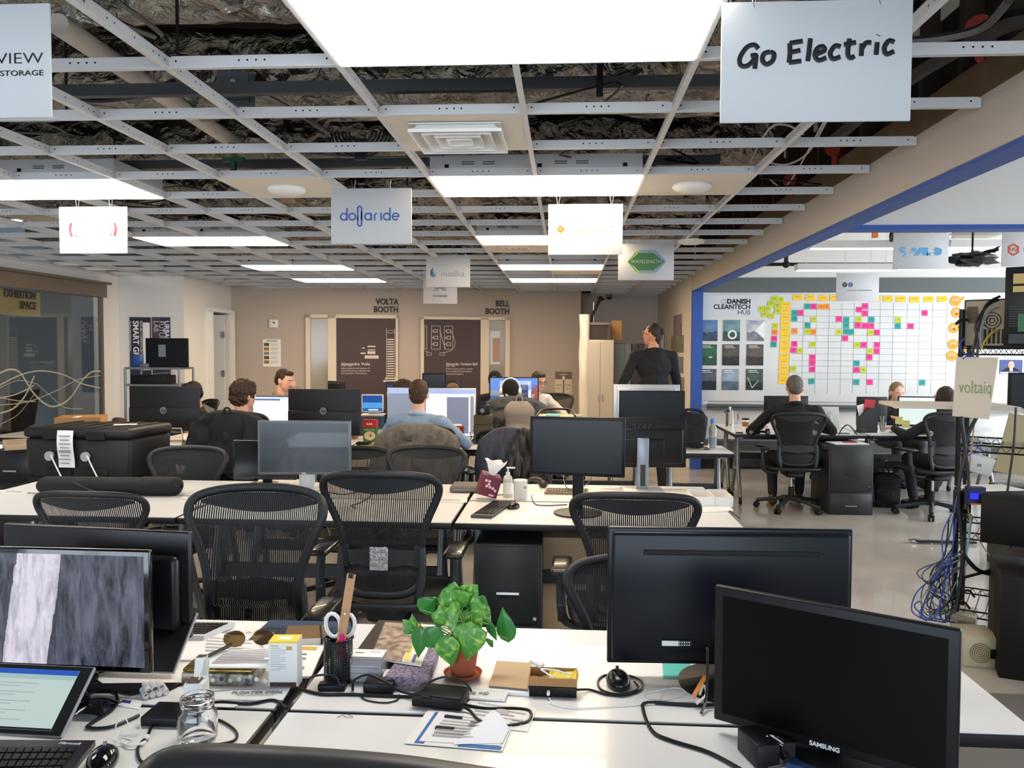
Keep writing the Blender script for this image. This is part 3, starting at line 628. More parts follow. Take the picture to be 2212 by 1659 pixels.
def rect(b,x0,y0,x1,y1,w=.8):
    for a,c,e,f in ((x0,y0,x1,y0),(x0,y1,x1,y1),(x0,y0,x0,y1),(x1,y0,x1,y1)): b.box((X((a+e)/2),Y0,Zz((c+f)/2)),(S*(abs(e-a)+w),.002,S*(abs(f-c)+w)),PLINE)
for x0,x1 in ((932,951),(960,978)):
    rect(b,x0,704,x1,754)
    for y in (715,729,743): rect(b,x0+5,y-3,x0+13,y+3,1.2); b.box((X(x0+3),Y0,Zz(y)),(S*4,.002,S*1.5),PLINE)
rect(b,917,704,922,754)
b.tube([(X(975),Y0,Zz(715)),(X(983),Y0,Zz(740)),(X(975),Y0,Zz(756)),(X(955),Y0,Zz(762))],S*.5,PLINE,n=4); b.tube([(X(918),Y0,Zz(758)),(X(925),Y0,Zz(760))],S*.5,PLINE,n=4)
b.tube([(X(950),Y0,Zz(712)),(X(956),Y0,Zz(735)),(X(962),Y0,Zz(752))],S*.5,PLINE,n=4)
for x in (922,950): rect(b,x,762,x+10,767)
b.build('circuit_drawing',dr)
text('Alexander Graham Bell',S*8.5,PLINE,(X(963),Y0,Zz(786)),parent=dr,align='LEFT',bold=.0008,xs=.85)
text('1847 - 1922\nScottish scientist, inventor, engineer\nwho is credited with patenting the\nfirst practical telephone',S*5,PLINE,(X(963),Y0,Zz(799)),parent=dr,align='LEFT',line=1.1,xs=.8)
b=MB(); b.box(((g0+g1)/2-.03,-.017,Zz(750)),(S*22,.004,S*72),mt('window_seen_through','cfd6e2',.5)); b.box(((g0+g1)/2-.01,-.0185,Zz(755)),(S*16,.004,S*52),mt('brick_seen_through','b48f84',.7)); b.build('reflected_window',t)  # pale and brick coloured patches set on the sidelight
def walltext(s,px,py,szpx,label,nm='wall_lettering',wallf=RW,rz=RA,cat='lettering',xs=.85,bold=.004,align='RIGHT',off=.01,dep=13.5):
    p=wallf(px,py,off); o=text(s,szpx,mt('dark_brown_letters','3a312e',.6),p,(PI/2,0,rz),name=nm,ext=.004,align=align,xs=xs,bold=bold,line=.95); tag(o,label,cat); return o
walltext('VOLTA\nBOOTH',860.5,661,.135,'raised dark letters above the left booth door')
walltext('BELL\nBOOTH',1100.5,665,.135,'raised dark letters above the right booth door')
# thermostat, notice and landfill poster
m_,w,h=rwthing(582,690,601,708); t=thing('thermostat','small white thermostat box on the rear wall left of the first booth','thermostat',m_+RN*0,RA)
b=MB(); b.box((0,-.02,0),(w,.04,h),WHITE,bev=.006); b.box((.01,-.043,0),(w*.6,.006,h*.7),PAPER,bev=.002); b.build('case',t); b=MB(); b.box((.01,-.047,.015),(w*.3,.004,h*.2),GREY); b.build('display',t)
def paper_on(wf,rz,x0,y0,x1,y1,name,label,cat,fn,m=PAPER,th=.004):
    a,c=wf(x0,y0,.006),wf(x1,y1,.006); w=math.hypot(c.x-a.x,c.y-a.y); h=a.z-c.z; mid=(a+c)/2
    b=MB(); b.box((0,-th/2,h/2),(w,th,h),m)
    q=lambda u0,v0,u1,v1,mm,e=.0012:b.box(((u0+u1-1)*w/2,-th-e/2,h*(1-(v0+v1)/2)),(abs(u1-u0)*w,e,abs(v1-v0)*h),mm)
    if fn: fn(q,b,w,h)
    o=b.build(name,loc=(mid.x,mid.y,c.z),rot=rz); return tag(o,label,cat),w,h,mid
def notice(q,b,w,h):
    q(.2,.04,.8,.08,INKG)
    for i in range(5):
        y=.13+i*.16; q(.06,y,.35,y+.12,mt('notice_photo_%d'%(i%3),('5c5246','a3742d','8d8a84')[i%3],.7))
        for k in range(4): q(.42,y+.01+k*.03,.9-.1*(k%2),y+.018+k*.03,INKG)
paper_on(RW,RA,568,733,607,792,'paper_notice','white notice sheet with five small pictures on the rear wall','notice',notice)
def landfill(q,b,w,h):
    q(0,0,1,.28,mt('landfill_brown','7a6a60',.7)); q(.46,.28,.54,.9,MATS['landfill_brown'],.002); q(.44,.16,.56,.3,PAPER,.003)
    b.prism([(-.2*w,.13*h),(.2*w,.13*h),(0,.02*h)],-.007,-.005,MATS['landfill_brown'])
    for i in range(6):
        x=.08+.11*i+(.22 if i>2 else 0); q(x,.48,x+.07,.53,INKG)
    q(.05,.62,.3,.64,INKG); q(.65,.62,.9,.64,INKG)
o,w,h,mid=paper_on(RW,RA,1199,803,1235,860,'waste_poster','brown and white waste poster with a downward arrow','poster',landfill,mt('poster_cream','e0d4c0',.7))
text('LANDFILL',.032,PAPER,(0,-.008,h*.9),parent=o)
# side poster wall: rotated posters
PA=math.atan2(P2[1]-11.0,P2[0]-LX); PN=V((math.sin(PA),-math.cos(PA),0))
def PW(px,py,off=0):
    o=V((LX,11.0,0)); d=_ray(px,py); t=(o-CAM).dot(PN)/d.dot(PN); return CAM+d*t+PN*off
NAVY=mt('navy_poster','27243c',.6)
def vert(o,items):
    for s,x,z,sz,bd in items: text(s,sz,PAPER,(x,-.008,z),(PI/2,PI/2,0),parent=o,align='LEFT',bold=bd)
o,w,h,mid=paper_on(PW,PA,280,685,328,848,'banner_poster','dark banner with vertical white capitals on the pale side wall','poster',lambda q,b,w,h:q(.62,.07,.95,.7,PAPER),NAVY)
vert(o,(('SMART GRID',-.06,h-.05,.105,.002),('FUTURE COMPETITION WINNERS',.01,h-.05,.042,0),('Transformational Emerging Energy',-.125,h-.05,.03,0)))
o,w,h,mid=paper_on(PW,PA,328.5,685,370,848,'banner_poster','purple banner with vertical thin lettering beside the dark one','poster',lambda q,b,w,h:q(.0,0,.45,.5,mt('purple_print','53404c',.7)),mt('indigo_poster','2c2a52',.6))
vert(o,(('URBAN',.07,h-.05,.09,.002),('FUTURE',.0,h-.05,.09,-.001),('LAB',-.07,h-.05,.09,-.001)))
# ---------------------------------------------------------------- exhibition space glass front
FRM=mt('pewter_frame','7e746a',.4,.5); t=thing('glass_storefront','wide tinted glass front of the exhibition space at the left wall','glass wall',(LX,GY1,0))
Lg=GY1-GY0
b=MB(); b.box((.02,-Lg/2,GZ1+.035),(.12,Lg,.17),FRM); b.box((.06,-Lg/2-.02,GZ1+.13),(.2,Lg,.03),FRM); b.build('header_channel',t)
b=MB(); b.box((0,-.03,GZ1/2),(.06,.04,GZ1),FRM); b.box((0,-Lg/2,.04),(.06,Lg,.08),FRM); b.build('frame',t)
TG=node_mat('tinted_glass',lambda m,nt,bb:None,col='cdd8da',rough=.02,trans=1.,ior=1.5)
b=MB(); b.box((0,-Lg/2,GZ1/2),(.012,Lg-.06,GZ1-.04),TG); b.build('glass_pane',t)
sl=mt('frosted_swoosh','b5b39f',.6)
def GX_(px,py): p=PX(px,py,LX+.012); return (p.x-LX,p.y-GY1,p.z)
b=MB()
for pts,r in (([(0,806),(22,798),(45,806),(70,845),(95,870),(118,878),(150,862),(180,820),(200,803),(218,802)],.011),([(0,832),(45,810),(90,801),(140,810),(175,828),(217,838)],.008),([(0,893),(30,882),(55,855),(75,812)],.011),([(0,860),(40,850),(75,832)],.008),([(0,858),(40,866),(77,867)],.006),([(0,875),(60,868),(120,845),(170,820),(217,811)],.005),([(80,829),(110,855),(140,880),(180,883)],.004),([(0,917),(40,895),(76,850)],.004),([(0,838),(40,822),(80,829)],.004)):
    b.tube([GX_(*p) for p in pts],r,sl,n=5)
for v in b.bm.verts: v.co.x=.008+(v.co.x-.008)*.15
b.build('swoosh_graphic',t)
LW=lambda px,py,off=0: PX(px,py,LX)+V((off,0,0))
bk=PX(50,650,LX-.45); b=MB(); a=PX(-20,622,LX-.5); c=PX(84,684,LX-.5); b.box((LX-.5,(a.y+c.y)/2,(a.z+c.z)/2),(.03,c.y-a.y,.3),mt('yellow_panel','ecd08c',.7)); tag(b.build('yellow_signboard',world=True),'pale yellow signboard seen behind the tinted glass','signboard')
p=PX(74,642,LX); o=text('EXHIBITION\nSPACE',.118,mt('dark_brown_letters'),(LX+.02,p.y,1.57+.62),(PI/2,0,PI/2),name='wall_lettering',ext=.004,align='RIGHT',xs=.85,bold=.004); tag(o,'dark capitals naming the exhibition area on the tinted glass','lettering')
p=PX(74,651,LX); o.location=(LX+.02,p.y,p.z)
# inside the exhibition space: column, chairs, bar rail
b=MB(); b.box((LX-1.0,8.6,1.4),(.35,.35,2.8),mt('tan_column','7d7058',.7)); tag(b.build('interior_column',world=True),'tan column behind the tinted glass','column')
for k,(x,y) in enumerate(((-7.4,10.6),(-7.1,9.9))):
    t=thing('side_chair','dark chair behind the glass front, '+('farther from' if k==0 else 'closer to')+' the photographer','chair',(x,y,0),-1.2-.4*k,'chairs behind the glass front')
    b=MB(); b.box((0,0,.45),(.44,.44,.05),BLKM,bev=.02); b.build('seat',t); b=MB(); b.box((0,.21,.75),(.42,.04,.5),BLKM,(-.15,0,0),bev=.02); b.build('backrest',t)
    for sx in (-1,1):
        for sy in (-1,1): b=MB(); b.cyl((sx*.19,sy*.19,0),(sx*.19,sy*.19,.44),.012,STEEL,n=8); b.build('leg',t)
# ---------------------------------------------------------------- alcove things
PUT=mt('putty_metal','b9b1a2',.5); PUTG=mt('grey_metal_cabinet','9aa0a2',.45)
def cabinet(x0,y0,x1,dep,label,m,d=.45,top=None,name='storage_cabinet'):
    a=PD(x0,y0,dep); c=PD(x1,y0,dep); w=c.x-a.x; h=a.z; t=thing(name,label,'cabinet',((a.x+c.x)/2,a.y+d/2,0))
    b=MB(); b.box((0,0,h/2),(w,d,h),m,bev=.004,seg=1); b.build('body',t)
    for sx in (-1,1): b=MB(); b.box((sx*w/4,-d/2-.006,h/2),(w/2-.01,.014,h-.05),m); dd=b.build('door',t); b=MB(); b.box((sx*.03,-d/2-.02,h*.5),(.012,.02,.1),STEEL); b.build('handle',dd)
    return t
cabinet(1268,734,1326,12.3,'tall putty coloured storage cabinet beside the plastic wrapped panel',PUT)
t=cabinet(1327,740,1372,12.9,'lower grey cabinet with pale door right of the tall one',PUTG)
cabinet(1366,742,1392,12.6,'narrow dark cabinet behind the standing person',mt('dark_cabinet','3b3c3d',.5),name='narrow_cabinet')
b=MB(); a=PD(1261,890,12.4); 
def wrap(u,v): 
    z=.25+u*1.85; r=.06+.03*noise.noise(V((z*3,v*4,2))); k=v*2*PI; return V((a.x+r*1.3*math.cos(k),a.y+r*1.2*math.sin(k),z))
b.grid(wrap,24,14,mt('white_plastic_wrap','d9d2c4',.25,coat=.5)); tag(b.build('plastic_wrapped_roll',world=True,fix=True),'tall narrow panel wrapped in white plastic leaning at the wall corner','wrapped panel')
p=PD(1293,733,12.3); b=MB(); b.box((0,.2,.12),(.27,.3,.2),mt('dark_box','37322e',.7)); b.box((0,.2,.235),(.34,.34,.04),mt('grey_box_lid','6b6763',.6)); tag(b.build('storage_box',loc=p),'dark box with grey lid on top of the tall cabinet','box')
b=MB(); p2=PD(1333,733,12.5); b.box((0,.3,.15),(.16,.3,.3),CARD); tag(b.build('cardboard_box',loc=(p2.x,p2.y,1.72)),'brown cardboard box behind the dark box in the alcove','box')
p=PD(1283,712,12.4); t=thing('desk_lamp','black jointed desk lamp standing on the box in the alcove','lamp',(p.x,p.y+.2,p.z-.02))
b=MB(); b.cyl((0,0,0),(0,0,.44),.012,STEEL,n=8); b.build('pole',t); b=MB(); b.tube([(-.05,0,.03),(-.03,0,.2),(.02,0,.33),(.09,0,.47)],.022,BLKM,n=8,sm=4); b.build('arm',t)
b=MB(); b.lathe([(.012,.08),(.03,.07),(.05,.02),(.075,0)],BLKM,n=14); o=b.build('lamp_shade',t,loc=(.11,0,.46)); o.rotation_euler=(0,-.35,0)
b=MB(); b.tube([(-.02,0,.02),(-.06,0,.1),(.03,0,.13),(.05,0,.05),(0,0,.0)],.008,WIRE,n=6); b.build('cord',t)
# posters on the warm wall right of the alcove
MW=lambda px,py,off=0: PX(px,py,bx0)
for k,(x0,y0,x1,y1,c,la) in enumerate(((1458,683,1473,724,'8c7c86','greyish leaflet holder high on the alcove side wall'),(1453,727,1477,760,'8a8378','portrait leaflets in the middle of the alcove side wall'),(1462,770,1476,805,'7f8790','blue grey leaflet low on the alcove side wall'),(1464,812,1478,850,'9b9691','lowest leaflet on the alcove side wall'))):
    a,c_=PX(x0,y0,bx0),PX(x1,y1,bx0); b=MB(); b.box((-.01,0,0),(.02,abs(a.y-c_.y),a.z-c_.z),mt('leaflet_%d'%k,c,.6,vary=.5,vscale=14)); tag(b.build('wall_leaflet',loc=(bx0-.002,(a.y+c_.y)/2,(a.z+c_.z)/2)),la,'leaflet')
b=MB(); a=PX(1430,690,bx0); b.box((-.03,14.3,1.45),(.04,.5,.9),mt('pale_frame','c9c7c2',.5)); tag(b.build('wall_panel',loc=(bx0,0,0)),'pale tall panel deep in the alcove on the right side','panel')
# ================================================================ TABLES
LAM=mt('white_laminate','ebebea',.28,coat=.15); EDGE=mt('black_edge_band','141415',.45); LEGM=mt('grey_leg_metal','84888b',.35,.7); LEGD=mt('dark_leg_metal','3a3c3e',.4,.6)
def table(x0,x1,y0,y1,label,z=DOWN,group='white desks of the open office',legs=True,lm=LEGM,folded=False,bar=True):
    cx,cy=(x0+x1)/2,(y0+y1)/2; W,D=x1-x0,y1-y0; t=thing('office_desk',label,'desk',(cx,cy,0),group=group)
    b=MB(); b.box((0,0,z-.0015),(W-.012,D-.012,.003),LAM); b.box((0,0,z-.018),(W,D,.030),EDGE,bev=.004); b.build('tabletop',t)
    if legs:
        for s in (-1,1):
            b=MB(); X=s*(W/2-.09)
            b.tube([(X,-.02,z-.04),(X,-.05,.45),(X,-D/2+.08,.07)],.02,lm,n=10); b.tube([(X,.02,z-.04),(X,.05,.45),(X,D/2-.08,.07)],.02,lm,n=10)
            b.box((X,0,z-.045),(.04,D*.7,.02),lm); b.box((X,0,.35),(.03,.16,.035),lm)
            for sy in (-1,1): b.cyl((X-.012,sy*(D/2-.08),.032),(X+.012,sy*(D/2-.08),.032),.031,RUB,n=14)
            b.build('leg',t)
        if bar: b=MB(); b.box((0,0,.40),(W-.2,.03,.07),LEGD); b.build('crossbar',t); b=MB(); b.box((0,0.03,z-.06),(W-.2,.03,.05),LEGD); b.build('cable_tray',t)
    return t
table(-2.20,-.668,1.845,2.455,'far left desk of the front block with the tin box and papers')
table(-.640,1.052,1.845,2.455,'far right desk of the front block holding the potted plant')
table(-2.20,-.668,1.235,1.838,'near left desk of the front block with tablet and glass jar')
table(-.640,.80,1.235,1.838,'near right desk of the front block, mostly empty, with loose papers')
table(-3.30,-1.925,3.93,4.515,'near desk of the second block at its left end')
table(-3.30,-1.925,4.53,5.06,'far desk of the second block under the long black bag')
table(-1.915,-.545,3.93,4.515,'near desk of the second block behind the two big mesh chairs')
table(-1.915,-.545,4.53,5.06,'far desk of the second block carrying the silver framed monitor')
table(-.535,.855,3.93,4.515,'near desk of the second block with keyboard and white canister')
table(-.535,.855,4.53,5.12,'far desk of the second block at its right end with white boxes')
R3=6.86
for k,(a,c) in enumerate(((-3.75,-2.30),(-2.29,-.86),(-.85,.70))):
    table(a,c,R3,R3+.60,('left','middle','right')[k]+' front desk of the third row, below the seated people')
    if k<2: table(a,c,R3+.61,R3+1.22,('left','middle','right')[k]+' rear desk of the third row, toward the booths')
table(.80,1.385,6.80,7.36,'short desk with water bottle beside the blue column')
table(1.70,3.02,8.42,9.00,'left near desk of the right hand room with coffee cup')
table(3.03,4.40,8.42,9.00,'right near desk of the right hand room with magazine file')
table(1.70,3.02,9.01,9.60,'left rear desk of the right hand room below the whiteboard')
table(3.03,4.40,9.01,9.60,'right rear desk of the right hand room below the whiteboard')
table(-2.29,-.86,8.9,9.6,'distant desk near the booth doors, left half')
table(-.85,.6,8.9,9.6,'distant desk near the booth doors, right half')
table(-5.4,-4.0,7.3,8.1,'desk at the left carrying the cardboard carton',lm=LEGD)
# ================================================================ MESH TASK CHAIRS
CF=mt('chair_graphite','1d2023',.5); CF2=mt('chair_graphite_light','2b2f33',.45); ARMP=mt('arm_pad_black','151516',.25,coat=.3)
def mesh_fn(m,nt,b):
    wv=wave(nt,'X',42); g=nt.nodes.new('ShaderNodeMath'); g.operation='LESS_THAN'; g.inputs[1].default_value=.80
    nt.links.new(wv.outputs['Fac'],g.inputs[0]); nt.links.new(g.outputs[0],b.inputs['Alpha'])
MESH=node_mat('woven_chair_mesh',mesh_fn,col='1a1c1f',rough=.6)
OUT=[(0,0),(.09,.004),(.145,.03),(.163,.09),(.160,.17),(.168,.25),(.192,.33),(.222,.40),(.238,.45),(.232,.487),(.20,.512),(.12,.527),(0,.531)]
BZ=.50; TILT=.16
def halfw(z):
    for (x0,z0),(x1,z1) in zip(OUT[3:-1],OUT[4:]):
        if z0<=z<=z1: return x0+(x1-x0)*(z-z0)/(z1-z0)
    if z<.09: return .163-.12*(1-z/.09)**2
    return .12
def bk_y(x,z): return -.20-TILT*z-.03*math.sin(z*PI/.53)*-1+ .055*(x/.238)**2-(.02 if z<.1 else 0)
def bp(x,z): return (x,bk_y(x,z),BZ+z)
def aeron(label,loc,rz,group='graphite mesh task chairs',lumbar=True):
    t=thing('mesh_task_chair',label,'office chair',loc,rz,group)
    b=MB(); P=[bp(x,z) for x,z in OUT]+[bp(-x,z) for x,z in OUT[-2:0:-1]]
    b.tube(P,.0165,CF,n=10,closed=True,sm=4,ry=.75,up=(0,1,0))
    # top crescent
    def cr(u,v):
        x=(u*2-1)*.205; zt=.512-.02*abs(x/.2)**4; zb=.478-.035*math.cos(x/.2*PI/2); z=zb+(zt-zb)*v; p=bp(x,z); return V(p)+V((0,-.006,0))
    b.grid(cr,22,3,CF2); b.build('back_frame',t)
    b=MB(); 
    def ms(u,v):
        z=.012+v*.505; w=halfw(z)-.004; return bp((u*2-1)*w,z)
    b.grid(ms,16,24,MESH); b.build('back_mesh',t)
    b=MB()
    def lu(u,v):
        x=(u*2-1)*.150; h=.045-.018*abs(u*2-1); p=V(bp(x,.165+(v-.5)*2*h)); return p+V((0,-.022,0))
    b.grid(lu,20,6,CF2)
    for s in (-1,1): b.box(V(bp(s*.15,.165))+V((0,-.012,0)),(.03,.03,.09),CF)
    b.build('lumbar_pad',t)
    b=MB()
    for s in (-1,1): b.tube([V(bp(s*.165,.20))+V((0,-.012,0)),V(bp(s*.168,.08))+V((0,-.01,0)),(s*.15,-.20,.47),(s*.10,-.06,.42)],.017,CF2,n=8)
    b.box((0,-.02,.385),(.16,.26,.06),CF,bev=.02); b.tube([(-.14,-.17,.45),(0,-.2,.43),(.14,-.17,.45)],.02,CF,n=8); b.build('tilt_mechanism',t)
    b=MB(); SQ=[(0,-.235),(.16,-.225),(.225,-.15),(.245,0),(.25,.14),(.20,.225),(0,.235)]
    Q=[(x,y,.455-.02*(max(y-.12,0)/.1)**2*.5) for x,y in SQ]+[(-x,y,.455-.02*(max(y-.12,0)/.1)**2*.5) for x,y in SQ[-2:0:-1]]
    b.tube(Q,.017,CF,n=8,closed=True,sm=4); b.build('seat_frame',t)
    b=MB()
    b.grid(lambda u,v:((u*2-1)*(.23-.03*(2*v-1)**2),(v*2-1)*.225,.452-.03*math.sin(u*PI)*math.sin(v*PI)),10,10,mt('seat_mesh_dark','141516',.8)); b.build('seat',t)
    for s in (-1,1):
        b=MB(); b.tube([(s*.15,-.1,.40),(s*.26,-.1,.42),(s*.285,-.1,.5),(s*.285,-.08,.64)],.019,CF2,n=8); b.box((s*.283,-.1,.47),(.03,.06,.08),CF,bev=.008)
        o=b.build('arm_post',t); b=MB(); b.box((0,0,0),(.085,.24,.028),ARMP,bev=.013,seg=3); b.build('arm_pad',o,loc=(s*.285,-.03,.655))
    b=MB(); b.cyl((0,0,.12),(0,0,.24),.026,CF,n=14); b.cyl((0,0,.24),(0,0,.37),.014,CHROME,n=12); b.cyl((0,0,.1),(0,0,.14),.045,CF,n=14); b.build('gas_column',t)
    for k in range(5):
        a=2*PI*k/5+.31; c,s_=math.cos(a),math.sin(a); b=MB(); b.tube([(.03*c,.03*s_,.125),(.18*c,.18*s_,.10),(.31*c,.31*s_,.075)],.02,CF2,n=8); l=b.build('base_leg',t)
        b=MB(); q=V((.31*c,.31*s_,.030)); d=V((-s_,c,0)); b.cyl(q-d*.026,q-d*.006,.029,RUB,n=14); b.cyl(q+d*.006,q+d*.026,.029,RUB,n=14); b.cyl(q,q+V((0,0,.045)),.008,CF,n=6); b.build('caster',l)
    return t
# prototype and copies: (photo pixel of the back top centre, depth, rz)
ch0=None
CH=[(565,1046,3.10,PI+.02,'large mesh chair facing the photographer left of the pencil cup'),
(815,1016,3.48,0,'mesh chair seen from behind with foil taped lumbar pad'),
(1374,1062,3.30,-.03,'mesh chair seen from behind left of the big black monitor back'),
(178,1060,3.62,0,'mesh chair seen from behind above the left monitors'),
(415,963,5.36,PI,'mesh chair beyond the second desk block beside the black bag'),
(766,966,5.42,PI+.06,'mesh chair half hidden behind the silver framed monitor'),
(926,962,5.38,PI-.03,'mesh chair beyond the second block right of the grey draped chair'),
(1390,1198,2.75,PI,'mesh chair whose edge peeks out left of the big black monitor back'),
(1730,890,7.85,0,'mesh chair of the man in the black suit'),
(2062,888,7.6,.22,'mesh chair of the long haired woman by the rack'),
(505,888,6.45,-.12,'mesh chair under the dark backpack of the curly haired person'),
(463,862,8.8,2.3,'mesh chair of the person in the black short sleeved shirt'),
(905,918,6.25,-.05,'mesh chair under the grey draped jacket'),
(1110,855,8.0,0,'mesh chair carrying the light grey backpack'),
(1192,848,10.2,PI+.2,'mesh chair behind the person in the white shirt'),
(1104,925,6.25,.1,'mesh chair under the navy and black jackets'),
(1530,1012,6.4,0,'low'),]
CHAIRS={}
for k,(px,py,d,rz,lab) in enumerate(CH[:-1]):
    top=PD(px,py,d); off=V((0,-.20-TILT*.53,0)); off.rotate(Euler((0,0,rz)))
    zt=1.045; sc=top.z/zt; loc=V((top.x-off.x,top.y-off.y,0))
    if ch0 is None: o=ch0=aeron(lab,loc,rz)
    else: o=dup(ch0,loc,rz,lab)
    sc=min(max(sc,.84 if k==7 else .89),1.06); o.scale=(1.06,1.06,sc); CHAIRS[k]=o
# foil tape on the lumbar pad of the second chair
def foiltape():
    b=MB(); b.grid(lambda u,v:(-.001+(u-.5)*.075,-.012-.006*noise.noise(V((u*9,v*9,3)))-.02*math.sin(u*PI)*0,(v-.5)*.10),12,14,mt('foil_tape','c9cacc',.22,.95,bump=.6,bscale=60)); return b
o=foiltape().build('foil_tape',CHAIRS[1]); o.location=(0,bk_y(0,.165)-.028,BZ+.165)
# foreground chair whose top rail fills the bottom edge
t=thing('upholstered_task_chair','dark chair top rail close to the lens along the bottom edge','office chair',(-.12,.93,0),0)
b=MB(); pts=[PD(318,1745,1.02),PD(345,1680,1.04),PD(420,1658,1.06),PD(620,1664,1.08),PD(850,1682,1.06),PD(1050,1712,1.03),PD(1250,1740,1.0)]
pts=[p-V((-.12,.93,0)) for p in pts]
b.tube(pts,.032,mt('dark_vinyl','2a2b2c',.4),n=12,ry=.8); o1=b.build('top_rail',t)
b=MB()
top=smooth_path(pts,6); b.grid(lambda u,v:(top[min(int(u*(len(top)-1)),len(top)-1)]*1.0)-V((0,-.03*v,.42*v))+V((.0,.01,0)),len(top)-1,6,mt('dark_vinyl')); b.build('backrest',t)
b=MB(); b.box((0,.18,.46),(.48,.46,.07),mt('dark_vinyl'),bev=.03); b.build('seat',t)
b=MB(); b.cyl((0,.18,.1),(0,.18,.42),.03,CF); 
for k in range(5): a=2*PI*k/5; b.tube([(0,.18,.12),(.3*math.cos(a),.18+.3*math.sin(a),.06)],.018,CF,n=8,sm=0); b.ell((.3*math.cos(a),.18+.3*math.sin(a),.03),.03,RUB)
b.build('base',t)
# ================================================================ MONITORS
SOFF=mt('screen_off','0b0e12',.12,spec=.5); SOFFB=mt('screen_off_matte','0d1217',.28,spec=.4)
def em(name,c,s=1.0):
    if name in MATS: return MATS[name]
    m=bpy.data.materials.new(name); m.use_nodes=True; q=m.node_tree.nodes['Principled BSDF']; q.inputs['Base Color'].default_value=(.01,.01,.01,1); q.inputs['Roughness'].default_value=.2
    q.inputs['Emission Color'].default_value=(*H(c),1); q.inputs['Emission Strength'].default_value=s; MATS[name]=m; return m
def emc(c,s=1.0): return em('screen_%s'%c,c,s*.74)
def monitor(A,B,h,label,front=True,screen=None,ui=None,bezel=.018,stand='neck',zt=DOWN,logo=None,body=BLACK,rear='flat',tilt=0,name='monitor',cat='monitor',baser=.12,bm=BLACK,neck=None,thick=.035,chin=0,logos=.02,base=None):
    # A,B: top left and top right corner in world (as seen); front: screen towards viewer
    A,B=V(A),V(B); w=math.hypot(B.x-A.x,B.y-A.y); mid=(A+B)/2; rz=math.atan2(B.y-A.y,B.x-A.x)
    if not front: rz+=PI
    zc=mid.z-h/2
    t=thing(name,label,cat,(mid.x,mid.y,zt),rz); cz=zc-zt
    b=MB(); b.T=M.Translation((0,0,cz))@M.Rotation(tilt,4,'X')
    b.box((0,.008,0),(w,.018,h),body,bev=.004)
    if rear=='bulge': b.box((0,.03,-.02),(w*.92,.035,h*.72),body,bev=.014); b.box((0,.045,-.04),(w*.5,.03,h*.45),body,bev=.012)
    elif rear=='curve': b.box((0,.022,0),(w*.97,.022,h*.95),body,bev=.01); b.box((0,.030,h*.33),(w*.72,.012,h*.045),BLKM,bev=.005)
    elif rear=='two': b.box((0,.022,-h*.22),(w*.99,.03,h*.5),body,bev=.008)
    else: b.box((0,.024,0),(w*.9,.02,h*.85),body,bev=.008)
    bo=b.build('housing',t)
    b=MB(); b.T=M.Translation((0,0,cz))@M.Rotation(tilt,4,'X'); W,Hh=w-2*bezel,h-2*bezel-chin; sz=chin/2
    b.box((0,-.0015,sz),(W,.001,Hh),screen or SOFFB)
    if ui:
        for q in ui:
            u0,v0,u1,v1,c=q[:5]; s=q[5] if len(q)>5 else 1.0
            b.box(((u0+u1-1)*W/2,-.0022-.0003*len(q),sz+Hh*(.5-(v0+v1)/2)),((u1-u0)*W,.0006,(v1-v0)*Hh),emc(c,s))
    b.build('screen',t)
    if logo:
        s,lz,lc,fs=logo; T=bo
        if fs: text(s,logos,lc,(0,-.0025,cz-h/2+lz),parent=T,bold=.0004)
        else: text(s,logos,lc,(0,.045,cz+lz),(PI/2,0,PI),parent=T,bold=.0004)
    if stand=='neck':
        b=MB(); b.box((0,.05,(cz)/2),(.055,.03,max(cz,.06)),bm,bev=.006); b.build('stand_neck',t)
        b=MB(); b.lathe([(baser,.0),(baser,.008),(baser*.6,.014),(.03,.02)],bm,c=(0,.05,0),n=36); b.build('stand_base',t)
    elif stand=='square':
        b=MB(); b.box((0,.06,(cz)/2),(neck or .07,.02,max(cz,.06)),bm,bev=.005); b.build('stand_neck',t); b=MB(); b.box((0,.04,.006),(.22,.18,.012),bm,bev=.004); b.build('stand_base',t)
    elif stand=='loop':
        b=MB(); L=cz-h/2+.01; b.tube([(-.17,.05,L+.02),(-.16,.0,.008),(.16,.0,.008),(.17,.05,L+.02)],.007,SILV,n=8,sm=0); b.tube([(-.17,.05,L+.02),(.17,.05,L+.02)],.007,SILV,n=8,sm=0); b.build('stand_loop',t)
    return t
LOGOG=mt('logo_grey','8d9093',.4,.5); LOGOW=mt('logo_white','d8dadb',.5)
# --- front block
m1=monitor(PD(1545,1262,1.80),PD(2077,1362,1.515),.300,'large black monitor at the lower right, screen toward the photographer, angled',screen=mt('screen_black_gloss','080908',.35,spec=.12),bezel=.02,logo=('SAMSUNG',.011,LOGOW,True),logos=.013,baser=.11,tilt=.02)
m2=monitor(PD(1313,1140,2.12),PD(1838,1137,2.10),.352,'big dark blue black monitor seen from behind at the right',front=False,rear='curve',body=mt('navy_black_plastic','11151d',.33,spec=.28),baser=.13)
b=MB(); b.box((0,0,0),(.075,.002,.016),mt('sticker_black','101012',.5)); b.box((.018,.0015,0),(.042,.001,.013),PAPER)
for i in range(5): b.box((-.006-.006*i,.0015,.003),(.003,.001,.004),PAPER); b.box((-.006-.006*i,.0015,-.004),(.003,.001,.003),PAPER)
o=b.build('rating_sticker',m2); o.location=(.133,.0345,.097)
b=MB()
for i in range(40): b.box((-.07+.0035*i,0,0),(.0015,.002,.02),RUB)
o=b.build('vent_slots',m2); o.location=(.10,.0335,.062)
